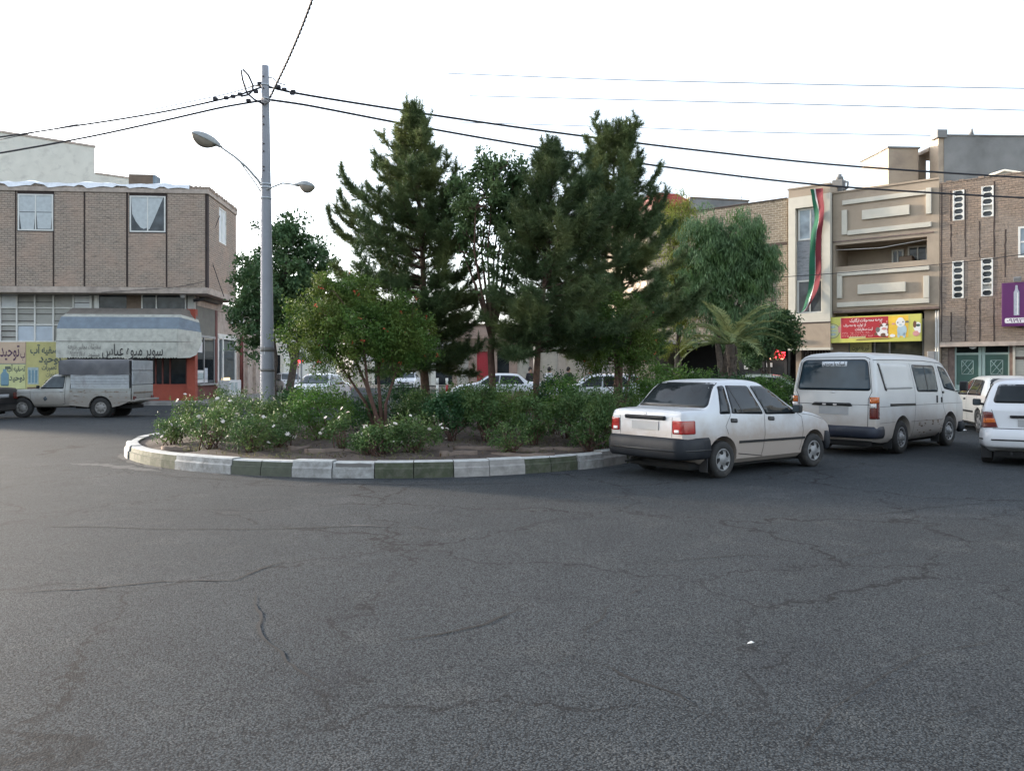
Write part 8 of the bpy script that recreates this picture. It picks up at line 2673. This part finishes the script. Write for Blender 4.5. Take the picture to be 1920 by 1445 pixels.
def person(label, x, y, rz, shirt, legs, hair='hair', robe=False):
    me = bpy.data.meshes.new('person')
    V = [(0, 0, .95), (0, 0, 1.15), (0, .0, 1.38), (0, 0, 1.50), (0, -.01, 1.62), (0, -.01, 1.74),
         (-.10, 0, .90), (-.11, -.02, .50), (-.11, .02, .08), (-.11, -.14, .04), (.10, 0, .90), (.11, .03, .50), (.12, .08, .08), (.12, -.08, .04),
         (-.19, 0, 1.40), (-.24, .03, 1.12), (-.22, -.08, .88), (-.22, -.10, .80), (.19, 0, 1.40), (.24, .03, 1.12), (.22, -.08, .88), (.22, -.10, .80)]
    E = [(0, 1), (1, 2), (2, 3), (3, 4), (4, 5), (0, 6), (6, 7), (7, 8), (8, 9), (0, 10), (10, 11), (11, 12), (12, 13), (2, 14), (14, 15), (15, 16), (16, 17), (2, 18), (18, 19), (19, 20), (20, 21)]
    me.from_pydata(V, E, [])
    o = bpy.data.objects.new('person', me); COL.objects.link(o)
    md = o.modifiers.new('skin', 'SKIN'); o.modifiers.new('sub', 'SUBSURF').levels = 2
    rad = [.15, .14, .15, .06, .095, .08, .10, .075, .05, .045, .10, .075, .05, .045, .065, .05, .038, .04, .065, .05, .038, .04]
    for i, r_ in enumerate(rad): me.skin_vertices[0].data[i].radius = (r_ * (1.2 if i < 3 else 1), r_)
    me.skin_vertices[0].data[0].use_root = True
    dg = bpy.context.evaluated_depsgraph_get()
    m2 = bpy.data.meshes.new_from_object(o.evaluated_get(dg)); o.modifiers.clear(); o.data = m2; bpy.data.meshes.remove(me)
    for k in (shirt, legs, 'skin', hair): m2.materials.append(M[k])
    for p in m2.polygons:
        c = p.center; p.use_smooth = True
        p.material_index = 3 if (c.z > 1.66 or (c.z > 1.54 and c.y > .03)) else (2 if c.z > 1.47 or (abs(c.x) > .17 and c.z < .9) else (0 if c.z > .93 else 1))
    o.location = (x, y, 0); o.rotation_euler = (0, 0, rz)
    tag(o, label, 'person', 'people across the road')
    b = MB(); b.lathe([(0, 1.52), (.085, 1.56), (.112, 1.66), (.10, 1.75), (.05, 1.80), (0, 1.81)], M[hair], 14, 'z', True, Matrix.Translation((0, .02, 0)))
    b.build('hair', o)
    if robe:
        b = MB(); b.lathe([(.30, .06), (.27, .6), (.25, 1.0), (.25, 1.3), (.17, 1.46), (.10, 1.5)], M[shirt], 18); b.build('long_coat', o)
    return o


M['skin'] = mat_plain('skin', (0.36, 0.22, 0.155), .6)
M['hair'] = mat_plain('dark_hair', (0.014, 0.011, 0.010), .6)
M['shirt_white'] = mat_plain('white_shirt', (0.62, 0.63, 0.65), .85)
M['shirt_dark'] = mat_plain('dark_clothing', (0.022, 0.022, 0.026), .85)
M['trousers'] = mat_plain('grey_trousers', (0.06, 0.06, 0.07), .85)
person('person in a white shirt standing beyond the white sedan', 2.05, 44.5, 2.6, 'shirt_white', 'trousers')
person('dark haired person in dark clothes beyond the white sedan roof', 1.0, 44.6, .5, 'shirt_dark', 'trousers')
person('person in a long dark coat beyond the parked white cars', 3.1, 44.3, 1.2, 'shirt_dark', 'shirt_dark', 'hair', True)

sh, so_ = van_sticker[0]
lt = lettering('لبیک یا مهدی', .062, M['ink_black'], so_, 0, 0, 0, .42, 'C', .02)
for v in lt.data.vertices:
    p, nn, d = sh.hit(-v.co.x, 1.685 + v.co.z, 'B')
    v.co = p - Vector((1, 0, 0)) * .014
sp = at(1408, FPX * EYE / (1207 - YH), .004)
o = thing('paper_scrap', 'tiny torn white scrap lying alone on the asphalt', 'litter', sp, .4); b = MB(); b.add([(-.05, 0, .004), (.01, -.02, .012), (.05, .0, .004), (.03, .03, .016), (-.02, .025, .006)], [(0, 1, 2, 3, 4)], M['paper'], False, Matrix.Scale(.55, 4)); b.build('scrap', o)
cu = bpy.data.objects.get('type')
if cu: bpy.data.objects.remove(cu)
